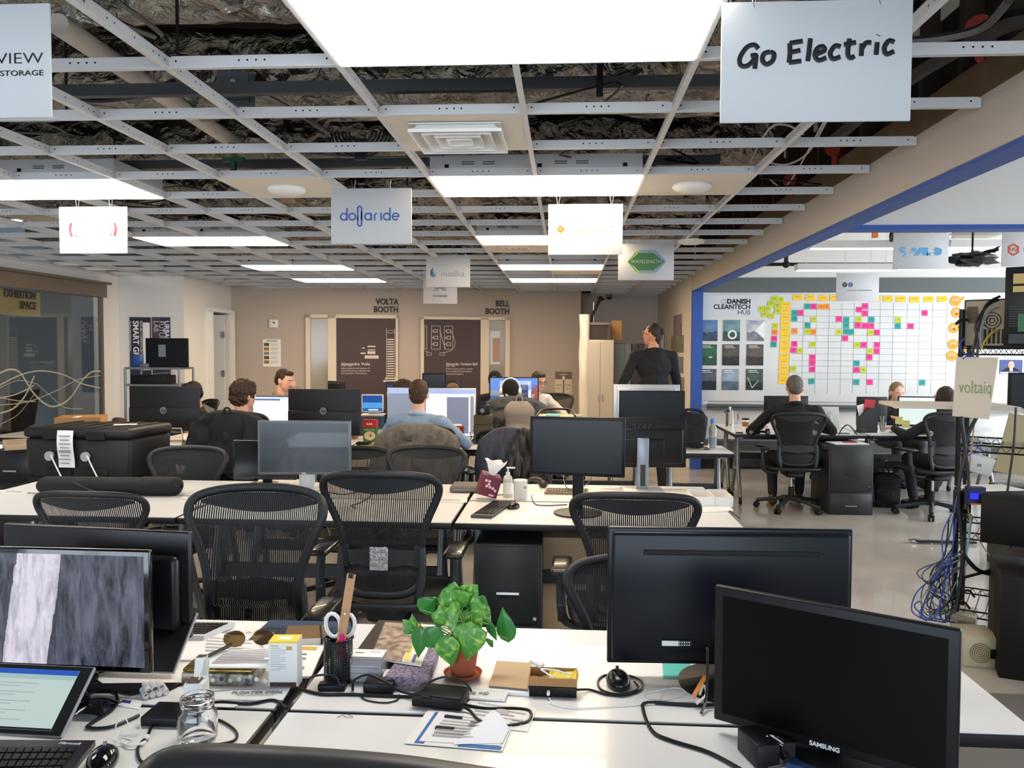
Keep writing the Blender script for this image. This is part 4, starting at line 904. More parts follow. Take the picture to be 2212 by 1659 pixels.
def bark(m,nt,b):
    t=nt.nodes.new('ShaderNodeTexCoord'); mp=nt.nodes.new('ShaderNodeMapping'); mp.inputs['Scale'].default_value=(22,1,4.5); nt.links.new(t.outputs['Object'],mp.inputs[0])
    n=nt.nodes.new('ShaderNodeTexNoise'); n.inputs['Scale'].default_value=1.6; n.inputs['Detail'].default_value=12; n.inputs['Roughness'].default_value=.72; n.inputs['Distortion'].default_value=.5; nt.links.new(mp.outputs[0],n.inputs[0])
    r=nt.nodes.new('ShaderNodeValToRGB'); e=r.color_ramp.elements; e[0].position=.38; e[0].color=(*H('15161f'),1); e[1].position=.66; e[1].color=(*H('5c5f70'),1); nt.links.new(n.outputs['Fac'],r.inputs[0])
    s=nt.nodes.new('ShaderNodeSeparateXYZ'); nt.links.new(t.outputs['Object'],s.inputs[0])
    # leaning pale trunk band
    ma=nt.nodes.new('ShaderNodeMath'); ma.operation='MULTIPLY_ADD'; ma.inputs[1].default_value=-.16; nt.links.new(s.outputs['Z'],ma.inputs[0]); nt.links.new(s.outputs['X'],ma.inputs[2])
    sb=nt.nodes.new('ShaderNodeMath'); sb.operation='SUBTRACT'; sb.inputs[1].default_value=-.052; nt.links.new(ma.outputs[0],sb.inputs[0])
    ab=nt.nodes.new('ShaderNodeMath'); ab.operation='ABSOLUTE'; nt.links.new(sb.outputs[0],ab.inputs[0])
    nz=nt.nodes.new('ShaderNodeMath'); nz.operation='MULTIPLY_ADD'; nz.inputs[1].default_value=.03; nt.links.new(n.outputs['Fac'],nz.inputs[0]); nt.links.new(ab.outputs[0],nz.inputs[2])
    lt=nt.nodes.new('ShaderNodeMath'); lt.operation='LESS_THAN'; lt.inputs[1].default_value=.072; nt.links.new(nz.outputs[0],lt.inputs[0])
    r2=nt.nodes.new('ShaderNodeValToRGB'); e=r2.color_ramp.elements; e[0].position=.3; e[0].color=(*H('6c6a78'),1); e[1].position=.55; e[1].color=(*H('c3bdca'),1); nt.links.new(n.outputs['Fac'],r2.inputs[0])
    mx=nt.nodes.new('ShaderNodeMix'); mx.data_type='RGBA'; nt.links.new(lt.outputs[0],mx.inputs[0]); nt.links.new(r.outputs[0],mx.inputs[6]); nt.links.new(r2.outputs[0],mx.inputs[7])
    b.inputs['Base Color'].default_value=(.01,.01,.01,1); nt.links.new(mx.outputs[2],b.inputs['Emission Color']); b.inputs['Emission Strength'].default_value=.9
BARK=node_mat('bark_wallpaper',bark,rough=.3)
monitor(PD(-150,1179,2.02),PD(322,1188,1.97),.298,'glossy monitor at the left showing a grey rock face picture',screen=BARK,bezel=.014,baser=.10,body=mt('gloss_black','08080a',.12,coat=.4))
monitor(PD(17,1128,2.30),PD(416,1148,2.20),.285,'black monitor seen from behind at the left, behind the lit one',front=False,rear='bulge',logo=('LG',.06,mt('logo_dark','0a0a0b',.3),False),logos=.05,body=mt('black_satin','15151a',.35),baser=.12)
# --- second block
monitor(PD(556,910,4.80),PD(758,908,4.80),.315,'silver framed monitor with bluish dark screen on the second block',screen=mt('screen_reflecting','15202c',.25,spec=1.0,coat=.6),bezel=.014,body=mt('grey_frame','5f666d',.35,.4),logo=('DELL',.008,LOGOW,True),logos=.012,bm=SILV,stand='square',neck=.09)
monitor(PD(503,955,5.02),PD(640,948,5.0),.24,'dark monitor partly hidden left of the silver framed one',screen=SOFF,bezel=.01,body=mt('gloss_black'))
monitor(PD(1145,907,4.22),PD(1351,895,4.10),.298,'black monitor with round foot on the second block, screen dark',bezel=.016,logo=('LG',.011,LOGOW,True),logos=.014,baser=.125,screen=SOFFB,tilt=-.02)
monitor(PD(1288,902,4.98),PD(1482,902,4.98),.30,'black monitor back with tall silver stand at the right of the second block',front=False,rear='bulge',logo=('acer',.105,mt('logo_dark'),False),logos=.07,stand=None)
o=[x for x in bpy.data.objects if x.get('label','').startswith('black monitor back with tall')][0]
b=MB(); p=PD(1389,946,4.90); bz=DOWN; b.box((0,0,(p.z-bz)/2),(.07,.02,p.z-bz),mt('silver_blue_stand','8b949f',.35,.6),bev=.006); b.box((0,-.011,(p.z-bz)*.3),(.03,.002,(p.z-bz)*.4),DGREY)
s=b.build('silver_stand',o); s.matrix_parent_inverse=M.Identity(4); mw=M.Translation(o.location)@M.Rotation(o.rotation_euler.z,4,'Z'); s.location=mw.inverted()@V((p.x,p.y,bz)); s.rotation_euler=(0,0,PI)
b=MB(); b.box((0,0,.006),(.24,.18,.012),SILV,bev=.004); s=b.build('stand_base',o); s.location=mw.inverted()@V((p.x,p.y+.02,bz))
# --- third row
monitor(PD(1338,843,7.0),PD(1480,845,7.0),.335,'dark screened monitor above the silver stand, in front of the white computer',screen=SOFFB,bezel=.01)
monitor(PD(1325,830,7.4),PD(1468,831,7.4),.47,'white aluminium computer edge behind the dark monitor near the standing person',front=False,body=SILV,bm=SILV,stand='square',rear='flat')
HPB=mt('monitor_matte_black','0f1011',.5)
def hp(o,cz,sc=1):
    b=MB(); annulus(b,0,0,.031*sc,.031*sc,LOGOG,y=0,n=24); q=b.build('round_logo',o); q.location=(0,.0365,cz); q.rotation_euler=(0,0,PI)
    text('hp',.05*sc,HPB,(0,.039,cz),(PI/2,0,PI),parent=o,shear=.3,bold=.0005,name='logo_letters')
o=monitor(PD(281,833,7.40),PD(432,836,7.36),.40,'black monitor back with round logo above the carton at the left',front=False,body=HPB,rear='two',stand='loop'); hp(o,.28)
b=[x for x in o.children]
o=monitor(PD(624,843,7.20),PD(780,838,7.10),.40,'black monitor back with round logo in the centre of the third row',front=False,body=HPB,rear='two',stand='loop'); hp(o,.30)
UI1=[(0,0,1,.07,'cfe0f5'),(0,.07,.55,.12,'5a6f9c'),(.0,.12,1,1,'f0f4fb',1.1),(.18,.24,.47,.32,'3f7a4d'),(.18,.47,.47,.72,'3a8fd0'),(.2,.55,.33,.58,'f0f4fb'),(.5,.34,.75,.9,'dfe5ee')]
monitor(PD(545,855,7.65),PD(656,856,7.6),.30,'lit monitor with a pale web page beside the curly haired person',screen=emc('e9eefb',1.15),ui=UI1,bezel=.008)
UI2=[(0,0,1,.1,'a9b7e4'),(.0,.1,.44,.97,'868c9c'),(.44,.1,.68,.97,'f4f7ff',1.25),(.68,.17,.93,.95,'7d8294'),(.95,.15,.99,.95,'9c8f8c')]
monitor(PD(836,836,7.45),PD(1028,840,7.40),.44,'large lit monitor with white page in front of the person in the denim shirt',screen=emc('dfe6fb',1.1),ui=UI2,bezel=.010,body=SILV)
UI3=[(0,0,1,.55,'5c86d8'),(0,.5,.3,.8,'8f95a6'),(.2,.12,.86,.9,'e7ecf8'),(.36,.3,.8,.9,'19285c'),(.42,.4,.6,.42,'c9d6ff'),(.42,.5,.65,.52,'c9d6ff'),(.88,.3,1,1,'9a4f44')]
monitor(PD(1057,814,9.3),PD(1164,815,9.3),.30,'all in one computer with mountain wallpaper behind the person with headphones',screen=emc('4d6fb5',.9),ui=UI3,bezel=.012,chin=.03)
UI4=[(0,0,1,.45,'1f4f9c'),(0,.45,1,.8,'4f9fd6'),(.3,.86,.8,.96,'d6dde8')]
LAPW=mt('laptop_white','cfd2d4',.4)
monitor(PD(781,852,7.85),PD(828,852,7.85),.17,'small white laptop with blue space wallpaper between the monitors',screen=emc('2a62b4',.9),ui=UI4,bezel=.010,body=LAPW,stand='square',bm=LAPW,name='laptop',cat='laptop',neck=.10,zt=DOWN+.205)
monitor(PD(710,822,9.2),PD(747,824,9.1),.26,'small dark monitor top behind the centre black monitor',front=False,body=HPB,stand='square')
monitor(PD(834,826,9.3),PD(1000,823,9.25),.36,'dark wide monitor with blue strip behind the denim shirt person',screen=emc('2d3f77',.6),ui=[(0,0,1,.08,'151b2e'),(0,.3,1,.5,'9fb0d8')],bezel=.01)
monitor(PD(912,806,9.2),PD(964,806,9.2),.30,'dark blue monitor top in front of the right booth door',front=True,screen=mt('screen_navy','1c2431',.4),stand='square')
monitor(PD(314,730,9.5),PD(406,731,9.4),.335,'wall side television with a dark screen above the shelf cart',screen=SOFFB,ui=[(.3,.2,.48,.65,'8f9698',.35)],bezel=.012,stand=None,zt=1.35,name='television',cat='television')  # ui patch paints a pale reflection onto the dark screen
# --- right room
monitor(PD(1650,855,8.75),PD(1745,855,8.75),.25,'black monitor left of the man in the suit in the right room',front=False,body=HPB,stand='square')
monitor(PD(1850,857,8.95),PD(1916,857,8.95),.31,'black monitor back with sticker beside the magazine file',front=False,body=HPB,stand='square')
UI5=[(0,0,1,.06,'eef4ee'),(0,.1,1,.93,'d7e6df',1.05),(.1,.2,.4,.24,'9fb3a8'),(.1,.4,.7,.42,'b4c6bc'),(.6,.12,.9,.15,'8fa398'),(0,.96,1,1,'3f4a52')]
monitor(PD(1940,856,8.45),PD(2040,857,8.4),.31,'lit monitor with pale table between the two women in the right room',screen=emc('dcebe4',1.05),ui=UI5,bezel=.012,body=BLACK)
b=MB()
t=thing('open_laptop','silver laptop lid seen from behind the man in the suit','laptop',PD(1785,903,8.9)*1.0)
t.location.z=DOWN; b.box((0,0,.11),(.27,.012,.26),LAPW,(-.2,0,0),bev=.004); b.build('lid',t); b=MB(); b.box((0,.11,.008),(.27,.2,.014),LAPW); b.build('keyboard_base',t); 
text('o',.03,mt('logo_grey'),(0,-.012,.12),parent=t)
# ================================================================ FRONT DESK THINGS
ZD=DOWN+.0008
def at(px,py,z=ZD): return PZ(px,py,z)
def wcable(pts,r,m,label,name='cable',cat='cable',z=ZD,n=6,lift=None):
    # pts: (px,py[,height above desk])
    P=[]
    for p in pts:
        h=(p[2] if len(p)>2 else 0)+r; P.append(PZ(p[0],p[1],z+h))
    b=MB(); b.tube(P,r,m,n=n,sm=6); return tag(b.build(name,world=True),label,cat)
def slab(b,pts,z0,z1,m,side=None):
    # horizontal polygon with thickness, pts world xy
    lo=[b.v((p[0],p[1],z0)) for p in pts]; hi=[b.v((p[0],p[1],z1)) for p in pts]; b.face(lo[::-1],side or m); b.face(hi,m)
    for i in range(len(pts)): b.face([lo[i],lo[(i+1)%len(pts)],hi[(i+1)%len(pts)],hi[i]],side or m)
def slabpx(b,pix,z,th,m,side=None): slab(b,[PZ(x,y,z+th) for x,y in pix],z,z+th,m,side)
def bil(q,u,v): return q[0].lerp(q[1],u).lerp(q[3].lerp(q[2],u),v)
def sheet(pix,z,label,name,cat,marks=(),m=PAPER,th=.0012,curl=0):
    # pix TL TR BR BL
    q=[PZ(x,y,z+th) for x,y in pix]; b=MB()
    slab(b,q,z,z+th,m)
    for ki,k in enumerate(marks):
        u0,v0,u1,v1,mm=k; P=[bil(q,u0,v0),bil(q,u1,v0),bil(q,u1,v1),bil(q,u0,v1)]; slab(b,P,z+th,z+th+.0006+.0004*ki,mm)
    return tag(b.build(name,world=True),label,cat)
def rows(u0,u1,v0,v1,n,m=INKG,f=.35):
    d=(v1-v0)/n; return [(u0,v0+i*d,u1-(.12 if i%3==2 else 0),v0+i*d+d*f,m) for i in range(n)]
# ---- potted plant
TERR=mt('terracotta','a5583a',.8,vary=.15,bump=.1,bscale=80); SOIL=mt('soil','2b2019',.95,bump=.6,bscale=120)
def leaf_fn(m,nt,b):
    t=nt.nodes.new('ShaderNodeTexCoord'); n=nt.nodes.new('ShaderNodeTexNoise'); n.inputs['Scale'].default_value=38; n.inputs['Detail'].default_value=5; n.inputs['Distortion'].default_value=1.5
    nt.links.new(t.outputs['Object'],n.inputs['Vector']); r=nt.nodes.new('ShaderNodeValToRGB'); e=r.color_ramp.elements
    e[0].position=.46; e[0].color=(*H('4a9038'),1); e[1].position=.68; e[1].color=(*H('b9cf6d'),1); x=e.new(.6); x.color=(*H('7fb84a'),1)
    nt.links.new(n.outputs['Fac'],r.inputs[0]); nt.links.new(r.outputs[0],b.inputs['Base Color'])
LEAFV=node_mat('variegated_leaf',leaf_fn,rough=.35,spec=.6); LEAFD=mt('green_leaf','3a8a3a',.32,vary=.25,vscale=20,spec=.6); STEM=mt('green_stem','8fae58',.5)
pp=at(1000,1462); plant=thing('potted_plant','leafy green variegated houseplant in a terracotta pot on the front desk','plant',pp)
D0=(pp-CAM).dot(FW)
b=MB(); b.lathe([(.030,.006),(.036,.05),(.043,.088),(.046,.09),(.046,.105),(.041,.105),(.038,.092)],TERR,n=36); pot=b.build('pot',plant)
b=MB(); b.lathe([(.0,.094),(.038,.094)],SOIL,n=24,cap=False); b.build('soil',plant)
b=MB(); b.lathe([(.035,.0),(.044,.004),(.050,.014),(.047,.016),(.042,.009),(.0,.007)],TERR,n=36,cap=False); b.build('saucer',plant)
LV=[(905,1392,28,52,-95,0,LEAFD),(880,1352,22,26,130,.02,LEAFV),(891,1343,14,26,95,.03,LEAFV),(926,1305,32,34,40,0,LEAFD),(945,1333,36,26,165,.0,LEAFV),(955,1325,30,30,120,-.02,LEAFV),
(942,1385,34,46,-50,-.04,LEAFD),(969,1412,38,52,-75,-.05,LEAFV),(1013,1392,50,62,-95,-.055,LEAFV),(972,1291,36,40,75,.0,LEAFV),(978,1276,34,30,80,.02,LEAFV),(1018,1281,38,34,50,.01,LEAFV),(1000,1292,34,34,20,-.02,LEAFV),
(1041,1312,34,28,-25,.0,LEAFV),(1045,1335,34,34,-40,.02,LEAFV),(1035,1316,40,24,10,-.03,LEAFV),(1022,1300,26,30,60,.03,LEAFD),(972,1346,30,24,200,-.02,LEAFV),(976,1323,34,24,170,-.04,LEAFV),(1004,1330,22,24,60,.0,LEAFV),
(1091,1348,31,56,100,0,LEAFD),(1064,1366,14,36,-65,.0,LEAFD),(1043,1372,26,16,20,-.02,LEAFD),(1060,1388,18,10,30,0,LEAFD),(920,1384,28,20,200,.01,LEAFV),(1028,1345,30,36,-60,.0,LEAFV),(955,1300,24,20,150,.03,LEAFV),(1005,1352,24,22,-90,.03,LEAFD)]
inv=M.Translation(-pp)
for (px,py,w,h,ang,dz,m) in LV:
    d=D0+dz-.01; c=inv@PD(px,py,d); s=d/F; L=h*s*1.28; W=w*s*.76; a=math.radians(ang); dirv=(RX*math.cos(a)+UP*math.sin(a)); side=(RX*-math.sin(a)+UP*math.cos(a)); nrm=-FW
    tl=random.uniform(.15,.5)*random.choice((-1,1)); side=(side*math.cos(tl)+nrm*math.sin(tl)); base=c-dirv*L*.5; b=MB()
    def lf(u,v,base=base,dirv=dirv,side=side,L=L,W=W):
        t=u; wd=W*(math.sin(PI*min(t*1.0,1)**.62)*(1-t*.25)+.0)*1.08; s_=(v*2-1); back=-.12*L*(1-abs(s_)*0)*0
        heart=-.10*L*max(0,1-t*5)*abs(s_); return base+dirv*(L*t+heart)+side*(wd*s_)+nrm*(-.10*L*(t-.4)**2*4*.5+.16*W*abs(s_)**1.2*-1)
    b.grid(lf,12,8,m); b.build('leaf',plant,fix=False)
    b=MB(); r0=V((random.uniform(-.02,.02),random.uniform(-.02,.02),.092)); mid=(r0+base)/2+V((0,0,.02)); b.tube([r0,mid,base+dirv*.004],.0014,STEM,n=5); b.build('stem',plant)
# ---- pencil cup
p=at(731,1470); t=thing('pencil_cup','black wire mesh pencil cup left of the clear card box','cup',p)
def wirecup(m,nt,b):
    a=wave(nt,'X',60); c=wave(nt,'Z',60); g=nt.nodes.new('ShaderNodeMath'); g.operation='MULTIPLY'; nt.links.new(a.outputs['Fac'],g.inputs[0]); nt.links.new(c.outputs['Fac'],g.inputs[1])
    l=nt.nodes.new('ShaderNodeMath'); l.operation='LESS_THAN'; l.inputs[1].default_value=.55; nt.links.new(g.outputs[0],l.inputs[0]); nt.links.new(l.outputs[0],b.inputs['Alpha'])
b=MB(); b.lathe([(.036,.0),(.036,.108)],node_mat('black_wire_mesh',wirecup,col='0e0e0f',rough=.4),n=40,cap=False); b.build('mesh_wall',t)
b=MB(); b.lathe([(.0,.002),(.036,.002),(.037,.008)],BLACK,n=32,cap=False); b.tube([(.036*math.cos(i*PI/12),.036*math.sin(i*PI/12),.108) for i in range(24)],.002,BLACK,n=6,closed=True,sm=0); b.build('rim',t)
def stick(p0px,p1px,d0,d1,r,m,name,label,cat,fn=None):
    b=MB(); b.cyl(PD(*p0px,d0),PD(*p1px,d1),r,m,n=12); return tag(b.build(name,world=True),label,cat)
dc=(p-CAM).dot(FW)
WOOD=mt('pale_wood','c4966a',.6,vary=.2,vscale=30)
a,c=PD(738,1390,dc),PD(757,1243,dc-.02); b=MB(); dr=(c-a); ln=dr.length; ang=math.atan2(dr.x,dr.z)
b.box((0,0,0),(.021,.008,ln),WOOD)
for z in (-.35,-.05,.28): b.cyl((0,-.006,ln*z),(0,.006,ln*z),.003,CHROME,n=10)
b.box((0,-.0005,ln/2-.004),(.012,.0092,.010),BLACK)
o=b.build('wooden_ruler',loc=(a+c)/2); o.rotation_euler=(-.05,ang,0); tag(o,'tall wooden ruler with metal rivets standing in the pencil cup','ruler')
t=thing('scissors','white handled scissors standing in the pencil cup','scissors',PD(735,1345,dc+.01))
for s,w_ in ((-1,1.0),(1,1.0)):
    b=MB(); b.tube([(s*.019+.019*math.cos(k*PI/8),0,-.004+.030*math.sin(k*PI/8)) for k in range(16)],.0052,WHITE,n=8,closed=True,sm=0); o=b.build('handle',t); o.rotation_euler=(0,s*.16,0)
b=MB(); b.box((0,0,-.06),(.012,.003,.07),STEEL); b.build('blades',t)
for (px,py,px2,py2,c,la,r) in ((739,1372,741,1420,'f0288c','pink highlighter standing in the pencil cup',.0075),(731,1386,733,1420,'f26a3a','orange highlighter standing in the pencil cup',.007)):
    t_=mt('marker_'+c,c,.4); b=MB(); A,B_=PD(px,py,dc-.012),PD(px2,py2,dc-.008); b.cyl(B_,A,r,t_,n=14); b.cyl(A,A+V((0,0,.004)),r*.75,t_,n=14); tag(b.build('highlighter',world=True),la,'marker')
# ---- boxed tea carton
def carton(px0,px1,pyb,h,dep,rz,name,label,cat,m,top=None,fn=None,z=ZD):
    A,B_=PZ(px0,pyb,z),PZ(px1,pyb,z); w=abs(B_.x-A.x)/max(math.cos(rz),.5); mid=(A+B_)/2; t=thing(name,label,cat,(mid.x,mid.y+dep/2,z),rz)
    b=MB(); b.box((0,0,h/2),(w,dep,h),m); 
    if top: b.box((0,0,h+.0004),(w-.001,dep-.001,.0008),top)
    q=lambda u0,v0,u1,v1,mm,e=.0008:b.box(((u0+u1-1)*w/2,-dep/2-e/2,h*(1-(v0+v1)/2)),((u1-u0)*w,e,(v1-v0)*h),mm)
    if fn: fn(q,b,w,h,dep)
    b.build('carton',t); return t,w,h
YEL=mt('soft_yellow','ecd24a',.6); BRN=mt('dark_brown_print','4a332c',.7)
def teafn(q,b,w,h,d):
    q(.08,.08,.35,.10,mt('orange_print','d9a15a',.7)); 
    for i in range(13): q(.06,.14+i*.038,.6 if i%4 else .42,.146+i*.038,INKG)
    q(.62,.10,.82,.18,MATS['orange_print']); q(.04,.86,.96,1.0,BRN); q(.06,.9,.3,.93,mt('tan_print','b99b80',.7)); b.box((0,0,h+.0006),(w*.45,d*.4,.001),PAPER); b.box((0,-d*.5-.0002,h*.985),(w,.0006,h*.04),YEL)
carton(579,641,1488,.118,.05,.07,'tea_carton','white and yellow tea carton behind the floater name plate','carton',mt('carton_white','e9ebe9',.6),YEL,teafn)
# ---- floral tin
TINM=node_mat('floral_tin',lambda m,nt,b:None,col='5c5f55',rough=.3,metal=.3,vary=0,col2='c9c6b8',vscale=55)
TG2=mt('gold_tin','b89b52',.25,.8,vary=.5,vscale=40)
A,B_=at(392,1478),at(545,1482); w=(B_-A).length; t=thing('floral_tin','long low tin with floral print and gold lid edge left of the tea carton','tin',((A.x+B_.x)/2,A.y+.05,ZD),.03)
b=MB(); b.box((0,0,.015),(w,.105,.030),TINM,bev=.003); b.build('box',t); b=MB(); b.box((0,0,.036),(w-.004,.10,.010),TG2,bev=.004)
for i in range(9): b.ell((-w*.3+i*.022,-.053,.014+.004*(i%2)),(.006,.001,.006),PAPER if i%3 else mt('violet_print','6a5f8a',.6),nu=8,nv=5)
b.build('lid',t)
# ---- documents, sunglasses, pen
sheet([(470,1405),(640,1395),(600,1440),(430,1440)],ZD+.052,'stack of printed papers lying over the floral tin','printed_papers','papers',rows(.12,.85,.1,.9,8,mt('faint_print','c3bcc0',.8)),th=.004)
sheet([(400,1360),(560,1375),(560,1425),(390,1425)],ZD,'loose white papers behind the papers with sunglasses','loose_papers','papers',rows(.3,.9,.2,.8,5,MATS['faint_print']),th=.004)
sheet([(560,1378),(705,1385),(672,1460),(600,1462)],ZD,'white envelope papers between tea carton and pencil cup','papers_stack','papers',[(.5,.2,.9,.3,mt('envelope_yellow','d9b64a',.6))]+rows(.5,.75,.4,.9,4),th=.006)
z0=ZD+.058
t=thing('sunglasses','gold rimmed sunglasses with brown lenses on the printed papers','sunglasses',PZ(538,1395,z0),.28)
for s in (-1,1):
    b=MB(); L=[(s*.034+.027*math.cos(k*PI/8)*(1+.1*s*math.cos(k*PI/8)),0,.021+.021*math.sin(k*PI/8)) for k in range(16)]; b.tube(L,.0012,mt('gold_wire','b79a58',.25,1.),n=5,closed=True,sm=0); b.build('rim',t)
    b=MB(); b.poly([(x*1.0,.0005,z) for x,y,z in L],mt('brown_lens','4a3210',.08,trans=.55)); b.build('lens',t)
    b=MB(); b.tube([(s*.062,0,.03),(s*.064,.05,.02),(s*.060,.11,.003)],.0012,MATS['gold_wire'],n=5); b.build('temple',t)
b=MB(); b.tube([(-.008,0,.034),(0,-.002,.037),(.008,0,.034)],.001,MATS['gold_wire'],n=5); b.build('bridge',t)
b=MB(); A,B_=PZ(442,1420,z0+.004),PZ(500,1393,z0+.008); b.cyl(A,B_,.0045,mt('gunmetal','3d3a3a',.25,.8),n=10); b.cyl(A,A+(A-B_).normalized()*.01,.004,STEEL,r2=.001,n=10); tag(b.build('pen',world=True),'dark metal pen on the papers left of the sunglasses','pen')
# ---- blue keyboard cover, notebook
def keys(b,q,z,nu,nv,m,u0=.04,u1=.96,v0=.1,v1=.9,h=.0025):
    for i in range(nu):
        for j in range(nv):
            du=(u1-u0)/nu; dv=(v1-v0)/nv; a=u0+i*du; c=v0+j*dv; P=[bil(q,a+du*.1,c+dv*.12),bil(q,a+du*.9,c+dv*.12),bil(q,a+du*.9,c+dv*.88),bil(q,a+du*.1,c+dv*.88)]; slab(b,P,z,z+h,m)
q=[PZ(*p_,ZD+.005) for p_ in ((583,1339),(755,1343),(765,1375),(536,1382))]
t=thing('tablet_keyboard','flat blue fabric keyboard cover at the far edge of the left desk','keyboard',(0,0,0)); ctr=sum(q,V())/4; t.location=(ctr.x,ctr.y,ZD); ql=[v-V((ctr.x,ctr.y,ZD)) for v in q]
b=MB(); slab(b,ql,0,.005,mt('blue_felt','33475e',.9)); b.build('cover',t); b=MB(); keys(b,ql,.005,13,4,mt('dark_blue_key','1f2d3d',.5),v0=.35,v1=.95,h=.001); tag(b.build('keys',t),kind=None)
NB=mt('brown_leather','73583a',.6)
q=[(622,1352),(703,1350),(708,1378),(612,1381)]; b=MB(); slabpx(b,q,ZD+.006,.018,NB,PAPER); q2=[PZ(x,y,ZD+.0245) for x,y in ((690,1350),(694,1350),(697,1380),(693,1380))]; slab(b,q2,ZD+.008,ZD+.0255,BLKM)
tag(b.build('notebook',world=True),'brown notebook with elastic band on the blue keyboard cover','notebook')
# ---- magazines and books behind the card box
q=[PZ(*p_,ZD+.004) for p_ in ((818,1339),(945,1345),(905,1450),(745,1440))]; b=MB(); slab(b,q,ZD,ZD+.004,mt('dark_binder','2a2623',.5)); tag(b.build('dark_folder',world=True),'dark ring folder under the printed magazine','folder')
q=[PZ(*p_,ZD+.034) for p_ in ((877,1400),(948,1398),(925,1462),(830,1462))]; b=MB(); slab(b,q,ZD+.005,ZD+.034,mt('violet_tweed','5b4f63',.95,col2='a79db0',vscale=160)); tag(b.build('tweed_book',world=True),'thick purple tweed covered book beside the plant','book')
qq=[(832,1344),(944,1350),(910,1437),(800,1420)]
mag=[(0,0,.72,1,mt('magazine_photo','6a4f43',.5,col2='b8a48e',vscale=45)),(.74,.02,.98,.98,PAPER),(.70,0,.74,1,YEL),(.62,.78,1,1,mt('magazine_cream','ddd6c4',.5)),(.80,.80,.86,.98,mt('magazine_blue','3c4a85',.5)),(.66,.78,.72,.98,YEL)]
o=sheet(qq,ZD+.036,'magazine with photo cover and large letters leaning beside the plant','magazine','magazine',mag,th=.004)
q=[PZ(x,y,ZD+.042) for x,y in qq]; ctr=o.location; c1=bil(q,.86,.45); dv=(q[2]-q[1]); an=math.atan2(dv.y,dv.x)
text('PROSPERUS',.034,INK,c1-ctr+V((0,0,.001)),(0,0,an),parent=o,xs=.72)
A,B_=at(822,1488),at(922,1485); t=thing('slim_white_box','slim white box with small grey print in front of the tweed book','box',((A+B_)/2)+V((0,.03,0)),.05)
b=MB(); b.box((0,0,.012),((B_-A).length,.06,.024),mt('carton_white'),bev=.001); bb=b.build('box',t); text('URBAN FUTURE LAB',.0095,INKG,(.02,-.031,.010),parent=bb)
# card box
p=at(783,1478); t=thing('card_box','clear plastic box of business cards right of the pencil cup','box',p+V((0,.035,0)),-.03)
CL=mt('clear_plastic','f4f5f8',.12,trans=.85,ior=1.3); b=MB(); w=.098
for c,d in (((0,-.031,.03),(w,.002,.06)),((0,.031,.03),(w,.002,.06)),((-w/2,0,.03),(.002,.062,.06)),((w/2,0,.03),(.002,.062,.06)),((0,0,.001),(w,.062,.002))): b.box(c,d,CL)
b.build('box',t); b=MB(); b.box((0,0,.062),(w+.004,.068,.003),CL); b.build('lid',t)
b=MB(); b.box((0,0,.024),(w-.01,.052,.04),mt('card_stack','dcdbe2',.7)); 
for i in range(3): b.box((0,-.0265,.01+i*.014),(w-.02,.001,.002),INKG)
b.build('cards',t)
b=MB(); b.box((0,0,0),(.088,.05,.001),PAPER); b.box((-.02,0,.001),(.022,.003,.0006),INK); b.box((.02,.008,.001),(.03,.002,.0006),INKG); tag(b.build('business_card',loc=p+V((.004,.035,.066))),'white business card lying on the clear card box','card')
# ---- adapters and power bricks
def brick(px0,px1,pyb,dep,h,rz,label,name='power_adapter',z=ZD):
    A,B_=PZ(px0,pyb,z),PZ(px1,pyb,z); w=(B_-A).length; mid=(A+B_)/2; b=MB(); b.box((0,dep/2,h/2),(w,dep,h),BLACK,bev=.004); return tag(b.build(name,loc=(mid.x,mid.y,z),rot=rz),label,'power adapter')
brick(885,998,1532,.075,.030,-.16,'largest black power brick in front of the potted plant',z=ZD+.003)
brick(783,850,1499,.045,.026,.0,'black power brick between card box and slim white box')
brick(685,745,1494,.03,.016,.05,'small black plug in front of the pencil cup','plug')
brick(300,418,1572,.085,.022,-.0,'flat black power brick behind the glass jar')
wcable([(658,1490),(668,1466,.02),(695,1458,.035),(725,1462,.03),(738,1490)],.0028,WIRE,'black cable arching over to the plug by the pencil cup')
wcable([(762,1492),(765,1470,.02),(795,1458,.045),(830,1472,.03),(862,1492,.01),(900,1502,.01)],.0032,WIRE,'black cable arching over the small power brick')
wcable([(640,1485),(690,1499),(760,1500),(830,1503),(890,1505)],.0035,WIRE,'black cable lying along the desk seam by the small plugs')
wcable([(776,1500),(790,1512),(830,1518),(858,1512),(862,1500)],.0018,WIRE,'thin black cable looping below the small power brick')
wcable([(905,1495,.03),(935,1470,.04),(975,1462,.05),(1010,1480,.02),(1018,1505,.0),(995,1525,.0)],.0028,WIRE,'black cable looping over the largest power brick')
wcable([(910,1505,.03),(990,1520,.005),(1050,1530),(1110,1530),(1145,1536),(1140,1558),(1095,1568)],.0035,WIRE,'black cable curling right over the loose papers')
wcable([(998,1525,.01),(1015,1535,.004),(1030,1552,.004),(1042,1560,.003)],.0035,WIRE,'short black cable ending under the folded paper')
wcable([(430,1497,.003),(520,1490,.002),(600,1492),(655,1486)],.0018,WIRE,'thin black cable behind the floater name plate')
wcable([(412,1530),(470,1517),(540,1520),(590,1512),(620,1530)],.0035,WIRE,'black cable crossing in front of the floater name plate')
wcable([(455,1552),(480,1558),(510,1580),(505,1600),(460,1610)],.003,WIRE,'black cable curving right of the glass jar')
wcable([(330,1560,.0),(318,1590),(298,1615),(305,1645),(340,1650)],.0035,WIRE,'black cable curving left of the glass jar')
wcable([(165,1515,.01),(210,1492,.01),(250,1500,.005),(245,1530),(200,1560),(190,1572),(240,1570),(300,1545)],.004,WIRE,'thick black cable looping beside the tablet')
